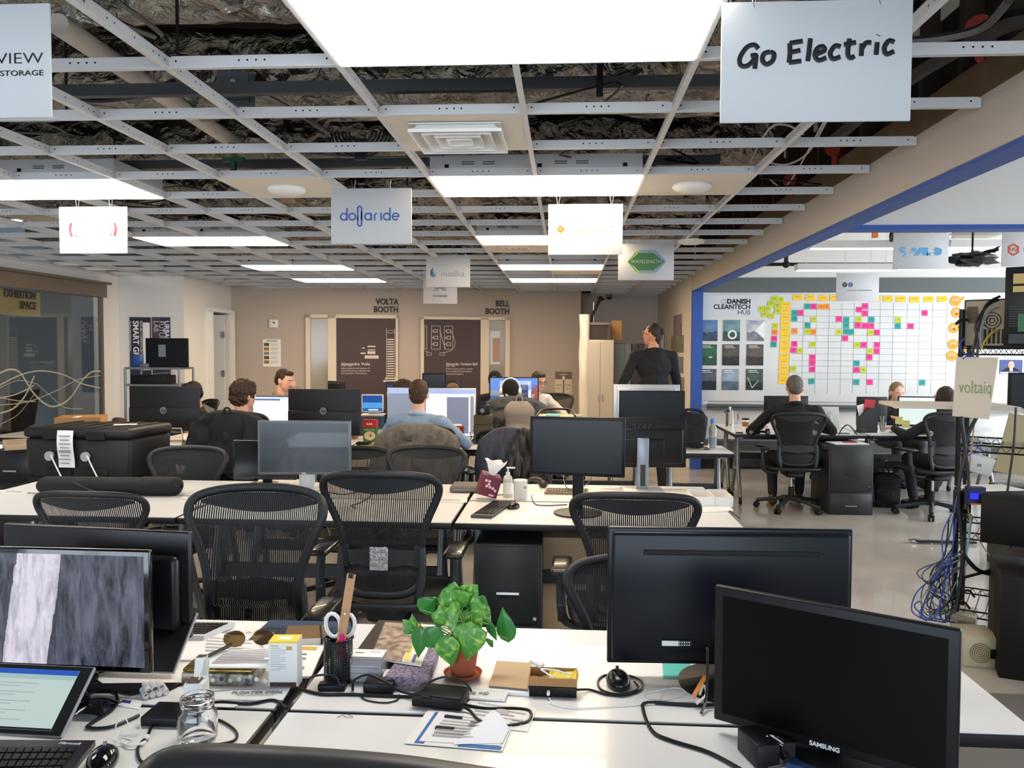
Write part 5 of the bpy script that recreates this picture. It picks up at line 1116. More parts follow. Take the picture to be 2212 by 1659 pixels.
wcable([(200,1465),(240,1488),(280,1500),(305,1495)],.0025,WIRE,'black cable leading to the batteries')
wcable([(1650,1500,.01),(1560,1520,.003),(1500,1523),(1400,1518),(1390,1535),(1410,1580),(1450,1600),(1530,1625),(1600,1662)],.0042,WIRE,'black power cable curving across the front desk below the big monitors')
wcable([(1528,1400,.14),(1528,1450,.08),(1525,1510,.02),(1515,1540,.002)],.0035,WIRE,'black cable hanging down behind the big black monitor back')
wcable([(1420,1515),(1440,1490),(1470,1487,.005),(1480,1500),(1440,1512),(1400,1508),(1395,1498),(1440,1487,.005)],.0012,mt('clear_cable','d7d9da',.3),'pale thin earphone cable tangled near the round monitor foot')
wcable([(1186,1508,.01),(1200,1523),(1240,1530),(1330,1526),(1420,1520),(1500,1515)],.0018,WHITE,'thin white cable leaving the docking box')
# ---- acrylic name plates
def plate(pix,z,label,txt,flip,sz=.02,sub=None,th=.004,mx=0):
    q=[PZ(x,y,z+th) for x,y in pix]; ctr=sum(q,V())/4; t=thing('name_plate',label,'name plate',(ctr.x,ctr.y,z)); ql=[v-t.location for v in q]
    b=MB(); slab(b,ql,0,th,PAPER); pl=b.build('insert',t); b=MB(); q3=[v*1.03 for v in ql]; slab(b,[V((v.x,v.y,0)) for v in q3],th+.0026,th+.0036,mt('acrylic_cover','eef2f5',.1,alpha=.18)); b.build('acrylic_cover',t)
    e=(ql[1]-ql[0]); an=math.atan2(e.y,e.x)+(PI if flip else 0); text(txt,sz,INK,(mx,-.0+.002,th+.0022),(0,0,an),parent=pl,bold=.0002)
    if sub: text(sub,sz*.3,INKG,(mx,-.012,th+.0022),(0,0,an),parent=pl)
    return t
plate([(445,1486),(628,1484),(610,1512),(432,1510)],ZD,'clear plate naming the floating desk in front of the tin','FLOATER DESK',False,.018,'this desk is shared by visitors and guests',mx=.03)
o=plate([(935,1484),(1098,1492),(1090,1512),(925,1502)],ZD+.003,'upside down name plate in front of the potted plant','',False)
GO2=[[(p[0]*.0135,p[1]*.0135) for p in q] for q in GO]; b=MB()
for q in GO2: b.tube([(.05-x,.004-z,.0062) for x,z in q],.0011,INK,n=6)
b.build('lettering',o).rotation_euler=(0,0,-.03)
# ---- napkin, docking box, mouse, teal note
sheet([(1055,1480),(1145,1486),(1143,1498),(1052,1492)],ZD,'folded white napkin under the brown napkin','white_napkin','napkin',(),PAPER,th=.008)
b=MB(); q=[PZ(*p_,ZD+.012) for p_ in ((1073,1427),(1150,1432),(1140,1490),(1055,1482))]
b.grid(lambda u,v:bil(q,u,v)+V((0,0,.003*math.sin(v*9)*v)),10,10,mt('kraft_napkin','c3a886',.9)); 
for vv in b.bm.verts: pass
tag(b.build('brown_napkin',world=True),'folded brown paper napkin left of the docking box','napkin')
A,B_=at(1143,1505),at(1246,1508); w=(B_-A).length; t=thing('docking_station','black docking station under a cardboard tray left of the mouse','docking station',(A+B_)/2+V((0,.035,0)),-.02)
b=MB(); b.box((0,0,.013),(w,.07,.026),BLACK,bev=.002)
for i in range(5): b.box((-w*.25+i*.018,-.0355,.014),(.009,.001,.005),RUB)
b.build('body',t); b=MB(); b.cyl((.0-.01,-.036,.015),(-.01,-.05,.013),.004,WHITE,n=8); b.build('plug',t)
t2=thing('cardboard_tray','open cardboard tray with yellow lining on the docking station','tray',(A+B_)/2+V((0,.035,.0265)),-.02)
b=MB()
for c,d in (((0,-.034,.010),(w,.002,.02)),((0,.034,.010),(w,.002,.02)),((-w/2,0,.010),(.002,.068,.02)),((w/2,0,.010),(.002,.068,.02)),((0,0,.001),(w,.068,.002))): b.box(c,d,CARD)
b.build('tray',t2); b=MB(); b.grid(lambda u,v:((u-.35)*w*.9*.7+.015,(v-.5)*.06,.014+.008*noise.noise(V((u*5,v*5,1)))),10,6,mt('bright_yellow_plastic','d8c51e',.4)); b.build('lining',t2)
c0=V(((A+B_)/2))+V((0,.035,.03))
b=MB(); b.box(PZ(1160,1432,ZD+.055),(.035,.022,.009),WHITE,(0,.25,-.5),bev=.003); b.tube([PZ(1170,1445,ZD+.05),PZ(1200,1448,ZD+.06),PZ(1235,1458,ZD+.048)],.0022,WHITE,n=6); b.tube([PZ(1168,1446,ZD+.05),PZ(1190,1460,ZD+.05),PZ(1200,1462,ZD+.045)],.0022,WHITE,n=6); tag(b.build('usb_adapter_cable',world=True),'white adapter with white cables lying on the cardboard tray','adapter')
p=at(1337,1490); t=thing('computer_mouse','black wired mouse ringed by its coiled cable on the front desk','mouse',p+V((0,.03,0)),.1)
b=MB(); b.ell((0,0,.010),(.030,.048,.026),mt('mouse_black','101113',.25),nu=20,nv=12)
for v in b.bm.verts: v.co.z=max(v.co.z,.001)
b.build('shell',t); b=MB(); b.cyl((-.004,.02,.033),(.004,.02,.033),.008,CHROME,n=12); b.build('scroll_wheel',t); b=MB(); b.box((0,-.0,.0355),(.008,.05,.002),RUB); b.build('strip',t)
wcable([(1245,1490,.01),(1275,1490),(1310,1500),(1350,1502),(1385,1490),(1385,1470),(1360,1460),(1345,1462,.01),(1310,1458),(1292,1470),(1300,1490),(1340,1500,.004),(1378,1488,.004),(1370,1472,.003)],.0028,WIRE,'black braided mouse cable coiled around the mouse')
sheet([(1431,1430),(1491,1430),(1493,1465),(1433,1465)],ZD,'teal sticky note on the desk below the big black monitor back','sticky_note','note',(),mt('teal_note','4fb5a8',.7))
b=MB(); A,B_=PZ(1500,1502,ZD+.03),PZ(1523,1462,ZD+.035); b.cyl(A,B_,.0055,mt('orange_marker','e79a3c',.4),n=12); b.cyl(A,A+(A-B_).normalized()*.004,.005,mt('pink_tip','d98b92',.5),n=12); tag(b.build('orange_marker',world=True),'orange marker leaning on the round monitor foot','marker')
b=MB(); b.tube([PZ(1505,1520,ZD+.02),PZ(1525,1500,ZD+.03),PZ(1520,1480,ZD+.03),PZ(1512,1500,ZD+.03)],.003,mt('white_cable2','d8d8d6',.4),n=6); tag(b.build('white_cable',world=True),'short white cable bundled on the round monitor foot','cable')
# ---- loose papers on the near right desk
BLUP=mt('blue_print','3f74b5',.7)
sheet([(985,1500),(1160,1530),(1140,1580),(960,1560)],ZD,'lower sheet of paper right of the folded documents','paper_sheet','paper',rows(.3,.9,.15,.9,5,MATS['faint_print'])+[(.55,.3,.7,.5,MATS['faint_print'])])
sheet([(925,1532),(1110,1560),(1085,1622),(872,1605)],ZD+.0014,'bottom brochure with blue stripes among the loose papers','brochure','brochure',[(.1,.05,.2,.98,BLUP),(.55,.88,.98,.98,BLUP)])
sheet([(950,1535),(1105,1555),(1080,1610),(905,1600)],ZD+.003,'printed form on top of the brochure','printed_form','paper',rows(.12,.8,.1,.9,8,MATS['faint_print'])+[(.12,.16,.36,.22,INK),(.10,.55,.34,.62,INK),(.5,.3,.8,.31,INKG),(.5,.42,.8,.43,INKG)])
q=[PZ(*p_,ZD+.005) for p_ in ((1058,1538),(1100,1575),(1085,1605),(978,1608))]; b=MB(); b.grid(lambda u,v:bil(q,u,v)+V((0,0,.016*math.sin(PI*u)*(1-v))),10,8,mt('bluish_paper','eef2fa',.7)); tag(b.build('folded_paper',world=True),'curled blank paper folded over the printed form','paper')
b=MB(); b.tube([PZ(728,1550,ZD+.001),PZ(740,1545,ZD+.001),PZ(748,1549,ZD+.001),PZ(762,1549,ZD+.001),PZ(752,1543,ZD+.001)],.0007,GREY,n=5); b.box(PZ(752,1541,ZD+.001),(.008,.003,.001),INK,(0,0,.6)); tag(b.build('bent_clip',world=True),'tiny bent wire clip alone on the empty white desk','clip')
# ---- glass jar
p=at(418,1607); JR=.040
t=thing('glass_jar','empty clear glass mason jar beside the flat power brick','jar',p+V((0,.02,0)),0)
b=MB(); pr=[(.0,.004),(.036,.002),(.041,.008),(.042,.045),(.040,.058),(.034,.068),(.033,.072),(.0355,.075),(.033,.079),(.0355,.083),(.033,.087),(.035,.093),(.034,.095),(.031,.094),(.0305,.07),(.0375,.056),(.039,.044),(.038,.012),(.0,.010)]
b.lathe(pr,GLASS,n=40,cap=False); b.build('jar',t); 
# ---- opened white box, batteries, earphones, adapter
t=thing('opened_white_box','small opened white box with raised flap behind the glass jar','box',at(417,1526)+V((0,.02,0)),.1)
b=MB(); 
for c,d in (((0,-.02,.026),(.045,.0015,.052)),((0,.02,.026),(.045,.0015,.052)),((-.022,0,.026),(.0015,.04,.052)),((.022,0,.026),(.0015,.04,.052)),((0,0,.001),(.045,.04,.002)),((0,0,.052),(.044,.04,.0015))): b.box(c,d,WHITE)
b.build('box',t); b=MB(); b.box((.006,.018,.075),(.034,.0015,.05),WHITE,(-.25,0,0)); b.box((.016,.0,.085),(.0015,.03,.05),WHITE,(0,.25,0)); b.build('flap',t); b=MB(); b.box((-.004,-.0,.055),(.03,.03,.004),mt('brown_insert','6a5144',.8)); b.build('insert',t)
BAT=mt('battery_white','dcdcda',.35); 
for i in range(4):
    A=at(308+i*14,1497-i*3,ZD); rz=-.9; d=V((math.cos(rz),math.sin(rz),0)); z=.0075
    for j in range(2 if i<3 else 1):
        c=V((A.x,A.y,ZD+z+j*.013+.0005))+V((.004*j,.003*j,0)); b=MB(); b.cyl(c,c+d*.046,.0072,BAT,n=16); b.cyl(c-d*.002,c,.0035,mt('battery_blue','3a4f9c',.3),n=10); b.cyl(c+d*.046,c+d*.0475,.006,CHROME,n=12)
        tag(b.build('battery',world=True),('upper' if j else 'lower')+' white battery, '+('first','second','third','fourth')[i]+' from the left behind the flat power brick','battery','loose batteries on the left desk')
wcable([(262,1605,.0),(250,1570,.02),(268,1548,.03),(282,1570,.015),(300,1560,.02),(298,1585,.003),(255,1590),(285,1600),(250,1612,.004),(262,1580,.01)],.0012,mt('clear_cable'),'tangled white earphone cable beside the flat power brick','earphones','earphones')
wcable([(262,1605,.0),(285,1612,.003),(315,1602,.004)],.003,WHITE,'white earbud plug end near the tangled earphone cable','earbud','earphones')
b=MB(); b.ell(at(317,1598)+V((0,0,.006)),(.008,.007,.006),WHITE,nu=12,nv=8); tag(b.build('earbud',world=True),'white earbud right of the tangled earphone cable','earphones')
sheet([(385,1530),(470,1535),(455,1550),(380,1548)],ZD,'small white label strip behind the glass jar','paper_strip','paper',[(.1,.3,.4,.6,INKG)],th=.004)
sheet([(400,1512),(525,1515),(505,1527),(400,1526)],ZD,'torn white receipt in front of the floater name plate','receipt','paper',[(.1,.2,.4,.8,INKG)],th=.002)
sheet([(262,1508),(310,1515),(300,1530),(255,1522)],ZD,'white card with blue stripe left of the batteries','small_card','card',[(.1,.2,.5,.6,mt('navy_print','26407f',.6))],th=.003)
# arc shaped black mouse / curved stand
p=at(212,1535); b=MB(); b.grid(lambda u,v:(p.x+(u-.5)*.055*1.3,p.y+.05-v*.10,ZD+.030*math.sin(v*PI*.85)*(1-.4*(2*u-1)**2)+.001),8,12,mt('gloss_black')); 
tag(b.build('curved_mouse',world=True),'black curved glossy mouse beside the tablet','mouse')
# keyboard with white frame behind the black monitor back, tablet stand, black tablet
q=[PZ(*p_,ZD+.02) for p_ in ((330,1340),(508,1342),(440,1372),(300,1372))]; ctr=sum(q,V())/4; t=thing('white_keyboard','white framed keyboard with dark keys behind the left monitors','keyboard',(ctr.x,ctr.y,ZD)); ql=[v-t.location for v in q]
b=MB(); slab(b,ql,.004,.018,mt('laptop_white')); b.build('frame',t); b=MB(); keys(b,ql,.018,16,5,BLACK); b.build('keys',t)
b=MB(); A,B_=PD(255,1430,2.15),PD(360,1425,2.1)
b.box((0,0,.04),(.25,.008,.17),BLACK,(-.9,0,0)); b.box((0,.004,.037),(.256,.006,.176),SILV,(-.9,0,0)); p=at(300,1440); tag(b.build('tablet',loc=(p.x,p.y,ZD+.03)),'black tablet with silver edge leaning behind the lit left monitor','tablet')
sheet([(0,1478),(395,1474),(360,1492),(0,1494)],DOWN-.0005,'dark cable tray strip in the seam of the left desks','cable_tray','cable tray',(),BLACK,th=.006)
# near left tablet and keyboard
TLp,TRp=PD(-160,1425,1.92),PD(204,1441,1.87); BLp,BRp=PD(-200,1590,1.8),PD(131,1592,1.765)
BLp=BRp+(TLp-TRp); q=[TLp,TRp,BRp,BLp]; nrm=(TRp-TLp).cross(BLp-TLp).normalized(); nrm=-nrm if nrm.dot(CAM-TLp)<0 else nrm
t=thing('tablet_computer','tablet computer with lit document page at the lower left corner','tablet',(BLp.x*.5+BRp.x*.5,BRp.y,ZD)); off=-t.location
def plateq(b,q,n0,n1,m,ins=(0,0,1,1)):
    P=[bil(q,ins[0],ins[1]),bil(q,ins[2],ins[1]),bil(q,ins[2],ins[3]),bil(q,ins[0],ins[3])]; lo=[b.v(p+off+nrm*n0) for p in P]; hi=[b.v(p+off+nrm*n1) for p in P]
    b.face(lo,m); b.face(hi,m)
    for i in range(4): b.face([lo[i],lo[(i+1)%4],hi[(i+1)%4],hi[i]],m)
b=MB(); plateq(b,q,-.009,-.001,SILV); plateq(b,q,-.001,0,BLACK,(.006,.01,.994,.99)); b.build('body',t)
b=MB(); I=(.05,.07,.93,.93); plateq(b,q,0,.0006,emc('cfe3df',.72),I)
def sub(u0,v0,u1,v1): return (I[0]+(I[2]-I[0])*u0,I[1]+(I[3]-I[1])*v0,I[0]+(I[2]-I[0])*u1,I[1]+(I[3]-I[1])*v1)
plateq(b,q,.0006,.001,emc('2356b8',.9),sub(0,0,1,.09)); plateq(b,q,.0006,.001,emc('1c2430',.6),sub(0,.965,1,1))
for i in range(14): plateq(b,q,.0006,.001,emc('8fa9ab',.8),sub(.3,.24+i*.05,.78-.12*(i%3),.25+i*.05))
plateq(b,q,.0006,.001,emc('a9c7c4',.8),sub(.0,.09,1,.17)); b.build('screen',t)
b=MB(); A=(TLp+TRp)/2+off; b.box((A.x+.08,A.y+.035,.04),(.16,.005,.09),mt('dark_kickstand','3a3430',.5),(.6,0,0)); b.build('kickstand',t)
b=MB(); q=[PZ(*p_,ZD+.016) for p_ in ((-150,1593),(206,1595),(120,1700),(-200,1720))]; ctr=sum(q,V())/4; t=thing('black_keyboard','black keyboard at the lower left corner below the tablet','keyboard',(ctr.x,ctr.y,ZD)); ql=[v-t.location for v in q]
slab(b,ql,.0,.012,mt('black_satin')); k=b.build('body',t); b=MB(); keys(b,ql,.012,17,6,BLACK,u0=.03,u1=.93,v0=.16,v1=1.0,h=.004); b.build('keys',t); c1=bil(ql,.86,.08); text('Microsoft',.012,LOGOW,(c1.x,c1.y,.0125),(0,0,0),parent=k,shear=.2)
p=at(222,1650); t=thing('computer_mouse','black glossy mouse right of the black keyboard at the bottom left','mouse',(p.x,p.y,ZD),.3); b=MB(); b.ell((0,0,.008),(.030,.05,.025),mt('gloss_black'),nu=18,nv=10); b.build('shell',t); b=MB(); b.cyl((-.003,.02,.031),(.003,.02,.031),.006,GREY,n=10); b.build('scroll_wheel',t)
# adapters under the lower right monitor
p=at(1645,1655); b=MB(); b.box((0,0,.025),(.05,.09,.05),BLACK,(0,0,.25),bev=.003); tag(b.build('power_adapter',loc=p+V((0,.03,0))),'black adapter box standing under the lower right monitor','power adapter')
wcable([(1690,1605,.02),(1700,1620,.02),(1695,1650,.02),(1660,1660,.01)],.003,WIRE,'black cable beside the standing adapter box')
b=MB(); 
for i in range(4): b.tube([PZ(1655+i*6,1590,ZD+.05),PZ(1680+i*5,1605,ZD+.04),PZ(1695+i*4,1612,ZD+.03)],.002,WIRE if i%2 else WHITE,n=5)
b.box(PZ(1703,1615,ZD+.03),(.022,.02,.03),BLACK); tag(b.build('cable_bundle',world=True),'bundle of short cables under the lower right monitor','cables')
sheet([(1720,1615),(1790,1640),(1760,1665),(1690,1645)],ZD,'blue folder corner under the lower right monitor','blue_folder','folder',(),mt('folder_blue','27406e',.5),th=.01)
# ================================================================ SECOND BLOCK THINGS
b=MB(); A,B_=PD(82,1040,4.75),PD(392,1042,4.70); BAGB=mt('black_nylon','131417',.8,bump=.35,bscale=25)
def bag(u,v):
    c=A.lerp(B_,u); a=v*2*PI; r=.052*(1+.10*noise.noise(V((u*5,math.cos(a),math.sin(a)))))*(1-.8*max(0,(.06-u)/.06)**2)*(1-.85*max(0,(u-.96)/.04)**2)*(1+.1*(u>.72)); return V((c.x,c.y+math.cos(a)*r*1.4,DOWN+.05+math.sin(a)*r*.93-.001))
b.grid(bag,60,18,BAGB)
tag(b.build('long_bag',world=True),'long black rolled nylon bag on the left desk of the second block','bag')
b=MB(); b.tube([V((A.lerp(B_,.3).x,A.y-.075,DOWN+.08)),V((A.lerp(B_,.45).x,A.y-.085,DOWN+.03)),V((A.lerp(B_,.6).x,A.y-.08,DOWN+.012)),V((A.lerp(B_,.75).x,A.y-.09,DOWN+.01))],.010,BLKM,n=6,ry=.4); o=b.build('bag_strap',world=True); tag(o,'black strap hanging along the front of the long bag','strap')
def kbd(pix,label,z=ZD,m=mt('keyboard_grey','3c3f42',.5),km=BLACK,nu=16,nv=5,tilt=.01):
    q=[PZ(*p_,z+.015) for p_ in pix]; ctr=sum(q,V())/4; t=thing('computer_keyboard',label,'keyboard',(ctr.x,ctr.y,z)); ql=[v-t.location for v in q]
    b=MB(); slab(b,ql,.0,.014,m); b.build('body',t); b=MB(); keys(b,ql,.014,nu,nv,km,h=.004); b.build('keys',t); return t
kbd([(1068,1079),(1112,1080),(1062,1114),(1017,1112)],'dark grey keyboard turned sideways left of the small mouse',nu=5,nv=16)
kbd([(1178,1053),(1272,1055),(1272,1064),(1176,1062)],'thin tan keyboard behind the black monitor with round foot',m=mt('tan_keyboard','8d7c63',.5),nu=14,nv=3)
def mouse(px,py,label,sc=1,rz=0): 
    b=MB(); b.ell((0,0,.008),(.030*sc,.048*sc,.026*sc),mt('mouse_black'),nu=16,nv=10); b.cyl((-.004,.02,.034),(.004,.02,.034),.006,mt('gold_wire'),n=8); return tag(b.build('computer_mouse',loc=at(px,py),rot=rz),label,'mouse')
mouse(1109,1098,'small black mouse right of the sideways keyboard',.9,-.6)
# tissue box, tilted
p=PD(1056,1046,4.62); t=thing('tissue_box','purple tissue box with blossom print tilted on the second block','tissue box',(p.x,p.y,p.z),0,rot=(0.12,.28,.25))
PLUM=mt('plum_card','6b2c3f',.6); b=MB(); b.box((0,0,0),(.108,.108,.115),PLUM,bev=.002)
for x,z in ((-.03,.03),(-.01,.012),(.0,-.002),(.018,-.005),(.034,-.015),(-.02,.0),(-.012,.03)): b.ell((x,-.0545,z),(.008,.001,.008),mt('blossom_pink','e5c3cb',.6),nu=8,nv=5)
b.box((.02,-.0545,-.045),(.03,.001,.01),MATS['blossom_pink']); b.build('carton',t)
b=MB(); b.grid(lambda u,v:(.055*math.cos(u*2*PI)*(.35+.75*v)*(1+.25*noise.noise(V((u*3,v*2,0)))),.028*math.sin(u*2*PI)*(.4+.6*v),.055+.085*v*(1+.3*noise.noise(V((math.cos(u*6.28)*1.5,math.sin(u*6.28)*1.5,4))))),24,8,mt('tissue_white','f4f1ee',.9)); b.build('tissue',t)
# soap pump, canister
p=at(1097,1073); t=thing('pump_bottle','clear pump bottle of hand soap between tissue box and canister','bottle',p)
b=MB(); b.lathe([(.024,0),(.028,.004),(.028,.10),(.022,.118),(.010,.126)],mt('soap_bottle','e6e4dc',.25,trans=.35),n=24); b.build('bottle',t); b=MB(); b.lathe([(.012,.124),(.012,.142),(.005,.145),(.005,.16),(.008,.165)],WHITE,n=14); b.box((.016,0,.166),(.05,.012,.009),WHITE,bev=.002); b.build('pump',t); b=MB(); b.lathe([(.0284,.02),(.0284,.085)],PAPER,n=24,cap=False); b.build('label',t)
p=at(1124,1078); b=MB(); b.lathe([(.037,0),(.039,.004),(.039,.098),(.040,.10),(.040,.108),(.036,.11)],mt('canister_white','dddbd8',.35),n=30); b.box((.028,-.029,.07),(.014,.002,.012),INKG,(0,0,.75)); tag(b.build('white_canister',loc=p),'white round canister right of the pump bottle','canister')
b=MB(); A=at(1140,1052); b.tube([A+V((-.01,.03,.03)),A+V((.03,.03,.045)),A+V((.075,.02,.04)),A+V((.10,.0,.02))],.013,mt('brown_handset','3a3026',.4),n=10); b.ell(A+V((.095,-.01,.02)),(.03,.03,.022),mt('dark_handset','23201d',.4)); tag(b.build('phone_handset',world=True),'brown telephone handset behind the white canister','phone')
q=[PZ(*p_,ZD+.035) for p_ in ((975,1040),(1040,1039),(1032,1054),(962,1054))]; b=MB(); b.box((0,0,.02),(.27,.19,.038),mt('grey_neoprene','6c6663',.85),(0,0,0),bev=.014,seg=3); b.box((-.05,-.096,.02),(.12,.003,.004),INKG); c=sum(q,V())/4; tag(b.build('laptop_sleeve',loc=(c.x+.06,c.y,ZD)),'grey laptop sleeve left of the tissue box','laptop sleeve')
def openbox(pix,h,label,m=mt('carton_white'),inn=CARDL,name='white_box'):
    q=[PZ(*p_,ZD) for p_ in pix]; c=sum(q,V())/4; w=(q[1]-q[0]).length; d=(q[3]-q[0]).length; b=MB()
    for cc,dd in (((0,-d/2,h/2),(w,.003,h)),((0,d/2,h/2),(w,.003,h)),((-w/2,0,h/2),(.003,d,h)),((w/2,0,h/2),(.003,d,h))): b.box(cc,dd,m)
    b.box((0,0,.004),(w,d,.006),inn); return tag(b.build(name,loc=(c.x,c.y,ZD)),label,'box')
openbox([(1490,1078),(1532,1078),(1535,1095),(1495,1095)],.055,'left open white box at the right end of the second block')
openbox([(1536,1078),(1572,1078),(1574,1095),(1538,1095)],.055,'right open white box at the right end of the second block')
sheet([(1497,1096),(1575,1092),(1585,1102),(1500,1106)],ZD,'white papers in front of the two open white boxes','paper_stack','papers',(),th=.006)
sheet([(560,1035),(650,1035),(655,1048),(550,1048)],ZD,'white cloth under the silver framed monitor','white_cloth','cloth',(),mt('white_cloth','dad8d4',.9),th=.014)
for k,(pix,la) in enumerate(([[(395,1072),(438,1072),(436,1078),(394,1078)],'small clear name strip on the left seam of the second block'],[[(938,1076),(1010,1078),(1008,1085),(935,1083)],'clear name strip left of the sideways keyboard'],[[(0,1058),(60,1060),(58,1066),(0,1065)],'clear name strip at the far left of the second block'])): sheet(pix,ZD,la,'name_strip','name plate',rows(.2,.8,.3,.8,2,INKG),mt('strip_white','e2dfda',.4),th=.004)
wcable([(648,1060),(700,1062),(745,1068),(790,1058),(803,1068),(780,1085),(760,1092),(770,1098)],.003,WIRE,'black cable seen through the chair mesh on the second block')
wcable([(1148,1070),(1155,1088),(1180,1092),(1225,1090)],.0028,WIRE,'black cable with plug left of the round monitor foot')
wcable([(1090,1068),(1060,1070),(1038,1066)],.0025,WIRE,'black cable behind the tissue box')
wcable([(1500,1092,.0),(1540,1092),(1570,1100),(1598,1120)],.003,WIRE,'black cable running to the right corner of the second block')
wcable([(400,1110),(425,1095),(445,1092)],.003,mt('tan_cord','6a543a',.6),'brown cord at the left edge of the large chair on the second block')
wcable([(1222,985,.12),(1216,1015,.08),(1222,1050,.03),(1240,1062,.01)],.003,WIRE,'black cable hanging from the black monitor with round foot')
wcable([(1275,985,.15),(1278,1030,.05),(1262,1050,.01),(1240,1062,.0)],.003,WIRE,'second black cable hanging right of the monitor neck')
# filing cabinet under the second block
def filecab(cx,y,w,h,d,label,m=mt('charcoal_cabinet','2b2e30',.45),n=2,x=None,hm=CHROME,split=None):
    t=thing('filing_cabinet',label,'filing cabinet',(cx,y+d/2,0)); b=MB(); b.box((0,0,h/2),(w,d,h),m,bev=.004,seg=1); b.build('body',t); hs=split or [h/n]*n; z=h
    for hh in hs:
        b=MB(); b.box((0,-d/2-.006,z-hh/2),(w-.03,.014,hh-.015),m,bev=.003,seg=1); dr=b.build('drawer',t); b=MB(); b.box((0,-d/2-.022,z-hh*.6),(.11,.012,.012),hm); b.box((0,-d/2-.016,z-hh*.6),(.08,.018,.008),hm); b.build('handle',dr); z-=hh
    b=MB(); b.cyl((w*.4,-d/2-.015,h*.42),(w*.4,-d/2-.010,h*.42),.009,CHROME,n=12); b.build('lock',t); return t
A,B_=PD(1022,1180,3.95),PD(1170,1180,3.95); filecab((A.x+B_.x)/2,3.97,B_.x-A.x,.62,.52,'charcoal two drawer cabinet under the second block desk',split=[.39,.2])
b=MB(); A=PD(1190,1160,4.1); b.box((A.x+.12,4.45,.33),(.36,.45,.54),CARDL); b.box((A.x+.12,4.2,.10),(.34,.02,.03),BLKM); tag(b.build('tall_carton',world=True),'pale cardboard carton right of the charcoal cabinet','carton')
wcable([(1210,1275),(1180,1310),(1190,1330),(1240,1300),(1275,1270)],.004,WIRE,'black cable on the floor beside the charcoal cabinet',z=.001)
wcable([(1235,1358),(1265,1340),(1290,1335),(1330,1300)],.004,WIRE,'black cable on the floor left of the big monitor back',z=.001)
# ================================================================ THIRD ROW THINGS
CB=[(784,815,953,'ffilter')]
p=PZ(799,956,ZD); t=thing('coffee_filter_box','red and green coffee filter box on the third row','box',(p.x,p.y+.03,ZD)); w=31/F*7.0; h=.205
b=MB(); b.box((0,0,h/2),(w,.06,h),mt('filter_green','3f7a3a',.5)); b.box((0,-.0005,h*.83),(w+.001,.061,h*.35),mt('filter_red','c3302b',.5)); b.ell((0,-.032,h*.30),(w*.42,.002,h*.20),mt('filter_cream','e5d2a4',.6),nu=18,nv=8)
for i in range(3): b.prism([(-.02+i*.018-.009,h*.78),(-.02+i*.018+.009,h*.78),(-.02+i*.018,h*.88)],-.034,-.031,PAPER)
bo=b.build('carton',t); text('4',.05,mt('filter_red'),(.005,-.036,h*.3),parent=bo); text('Coffee Filters',.018,PAPER,(0,-.034,h*.56),parent=bo)
p=PZ(825,952,ZD); b=MB(); b.box((0,0,.05),(.07,.05,.10),mt('carton_white')); b.box((-.01,-.026,.04),(.025,.002,.03),INKG); b.box((0,0,.105),(.05,.03,.012),GREY); tag(b.build('small_box',loc=(p.x,p.y+.02,ZD)),'small white box right of the coffee filter box','box')
b=MB()
for i in range(3): b.ell(PZ(777+i*9,958,ZD+.02),(.035,.03,.02),BLACK)
b.tube([PZ(755,966,ZD+.003),PZ(770,958,ZD+.01),PZ(790,955,ZD+.02)],.004,WIRE,n=6); tag(b.build('headset',world=True),'black headset in front of the coffee filter box','headset')
b=MB(); b.box((0,0,.01),(.2,.12,.02),mt('tan_mat','b58d55',.7)); tag(b.build('wooden_tray',loc=PZ(800,962,ZD)),'thin tan tray under the black headset','tray')
def lidlap(px,py,label,w=.27,h=.19,m=LAPW,d=None,rz=0,marks=True):
    p=PZ(px,py,ZD); t=thing('open_laptop',label,'laptop',(p.x,p.y,ZD),rz); b=MB(); b.box((0,0,h/2),(w,.008,h),m,(-.18,0,0),bev=.003); l=b.build('lid',t); b=MB(); b.box((0,.12,.007),(w,.2,.014),m); b.build('keyboard_base',t)
    if marks:
        b=MB(); disc(b,-w*.2,h*.4,.035,mt('sticker_white','e9edf0',.5),y=-.012); b.prism([(-w*.2-.02,h*.3),(-w*.2+.02,h*.3),(-w*.2,h*.52)],-.016,-.014,mt('sticker_blue','2f6a8f',.5)); q=b.build('sticker',l); q.rotation_euler=(-.18,0,0)
    return t
lidlap(1067,942,'silver laptop lid with round sticker behind the small plant',w=.26,h=.17)
p=PZ(1072,945,ZD); t=thing('potted_herb','small bushy plant in a white pot on the third row','plant',(p.x,p.y-.05,ZD)); b=MB(); b.lathe([(.022,0),(.03,.05),(.028,.05)],WHITE,n=16); b.build('pot',t); b=MB()
for i in range(60):
    a=random.uniform(0,6.28); r=random.uniform(0,.06); z=random.uniform(.06,.17); c=V((r*math.cos(a),r*math.sin(a),z)); d=V((random.uniform(-1,1),random.uniform(-1,1),random.uniform(-.3,1))).normalized()*.02; s=V((d.y,-d.x,.003))*.35; b.poly([c,c+d*.5+s,c+d,c+d*.5-s],mt('herb_green','3e6b2f',.6))
b.build('foliage',t,fix=False); b=MB(); b.tube([(0,0,.04),(.005,0,.1),(0,0,.14)],.002,STEM,n=5); b.build('stem',t)
b=MB(); b.box((0,0,.035),(.11,.08,.07),mt('tan_mat'),(0,.15,.3)); b.box((0,-.02,.075),(.09,.06,.02),mt('dark_red','6a1f24',.6),(.2,0,.3)); tag(b.build('snack_box',loc=PZ(1056,957,ZD)+V((0,.05,.012))),'tan open snack box with red insert in front of the laptop lid','box')
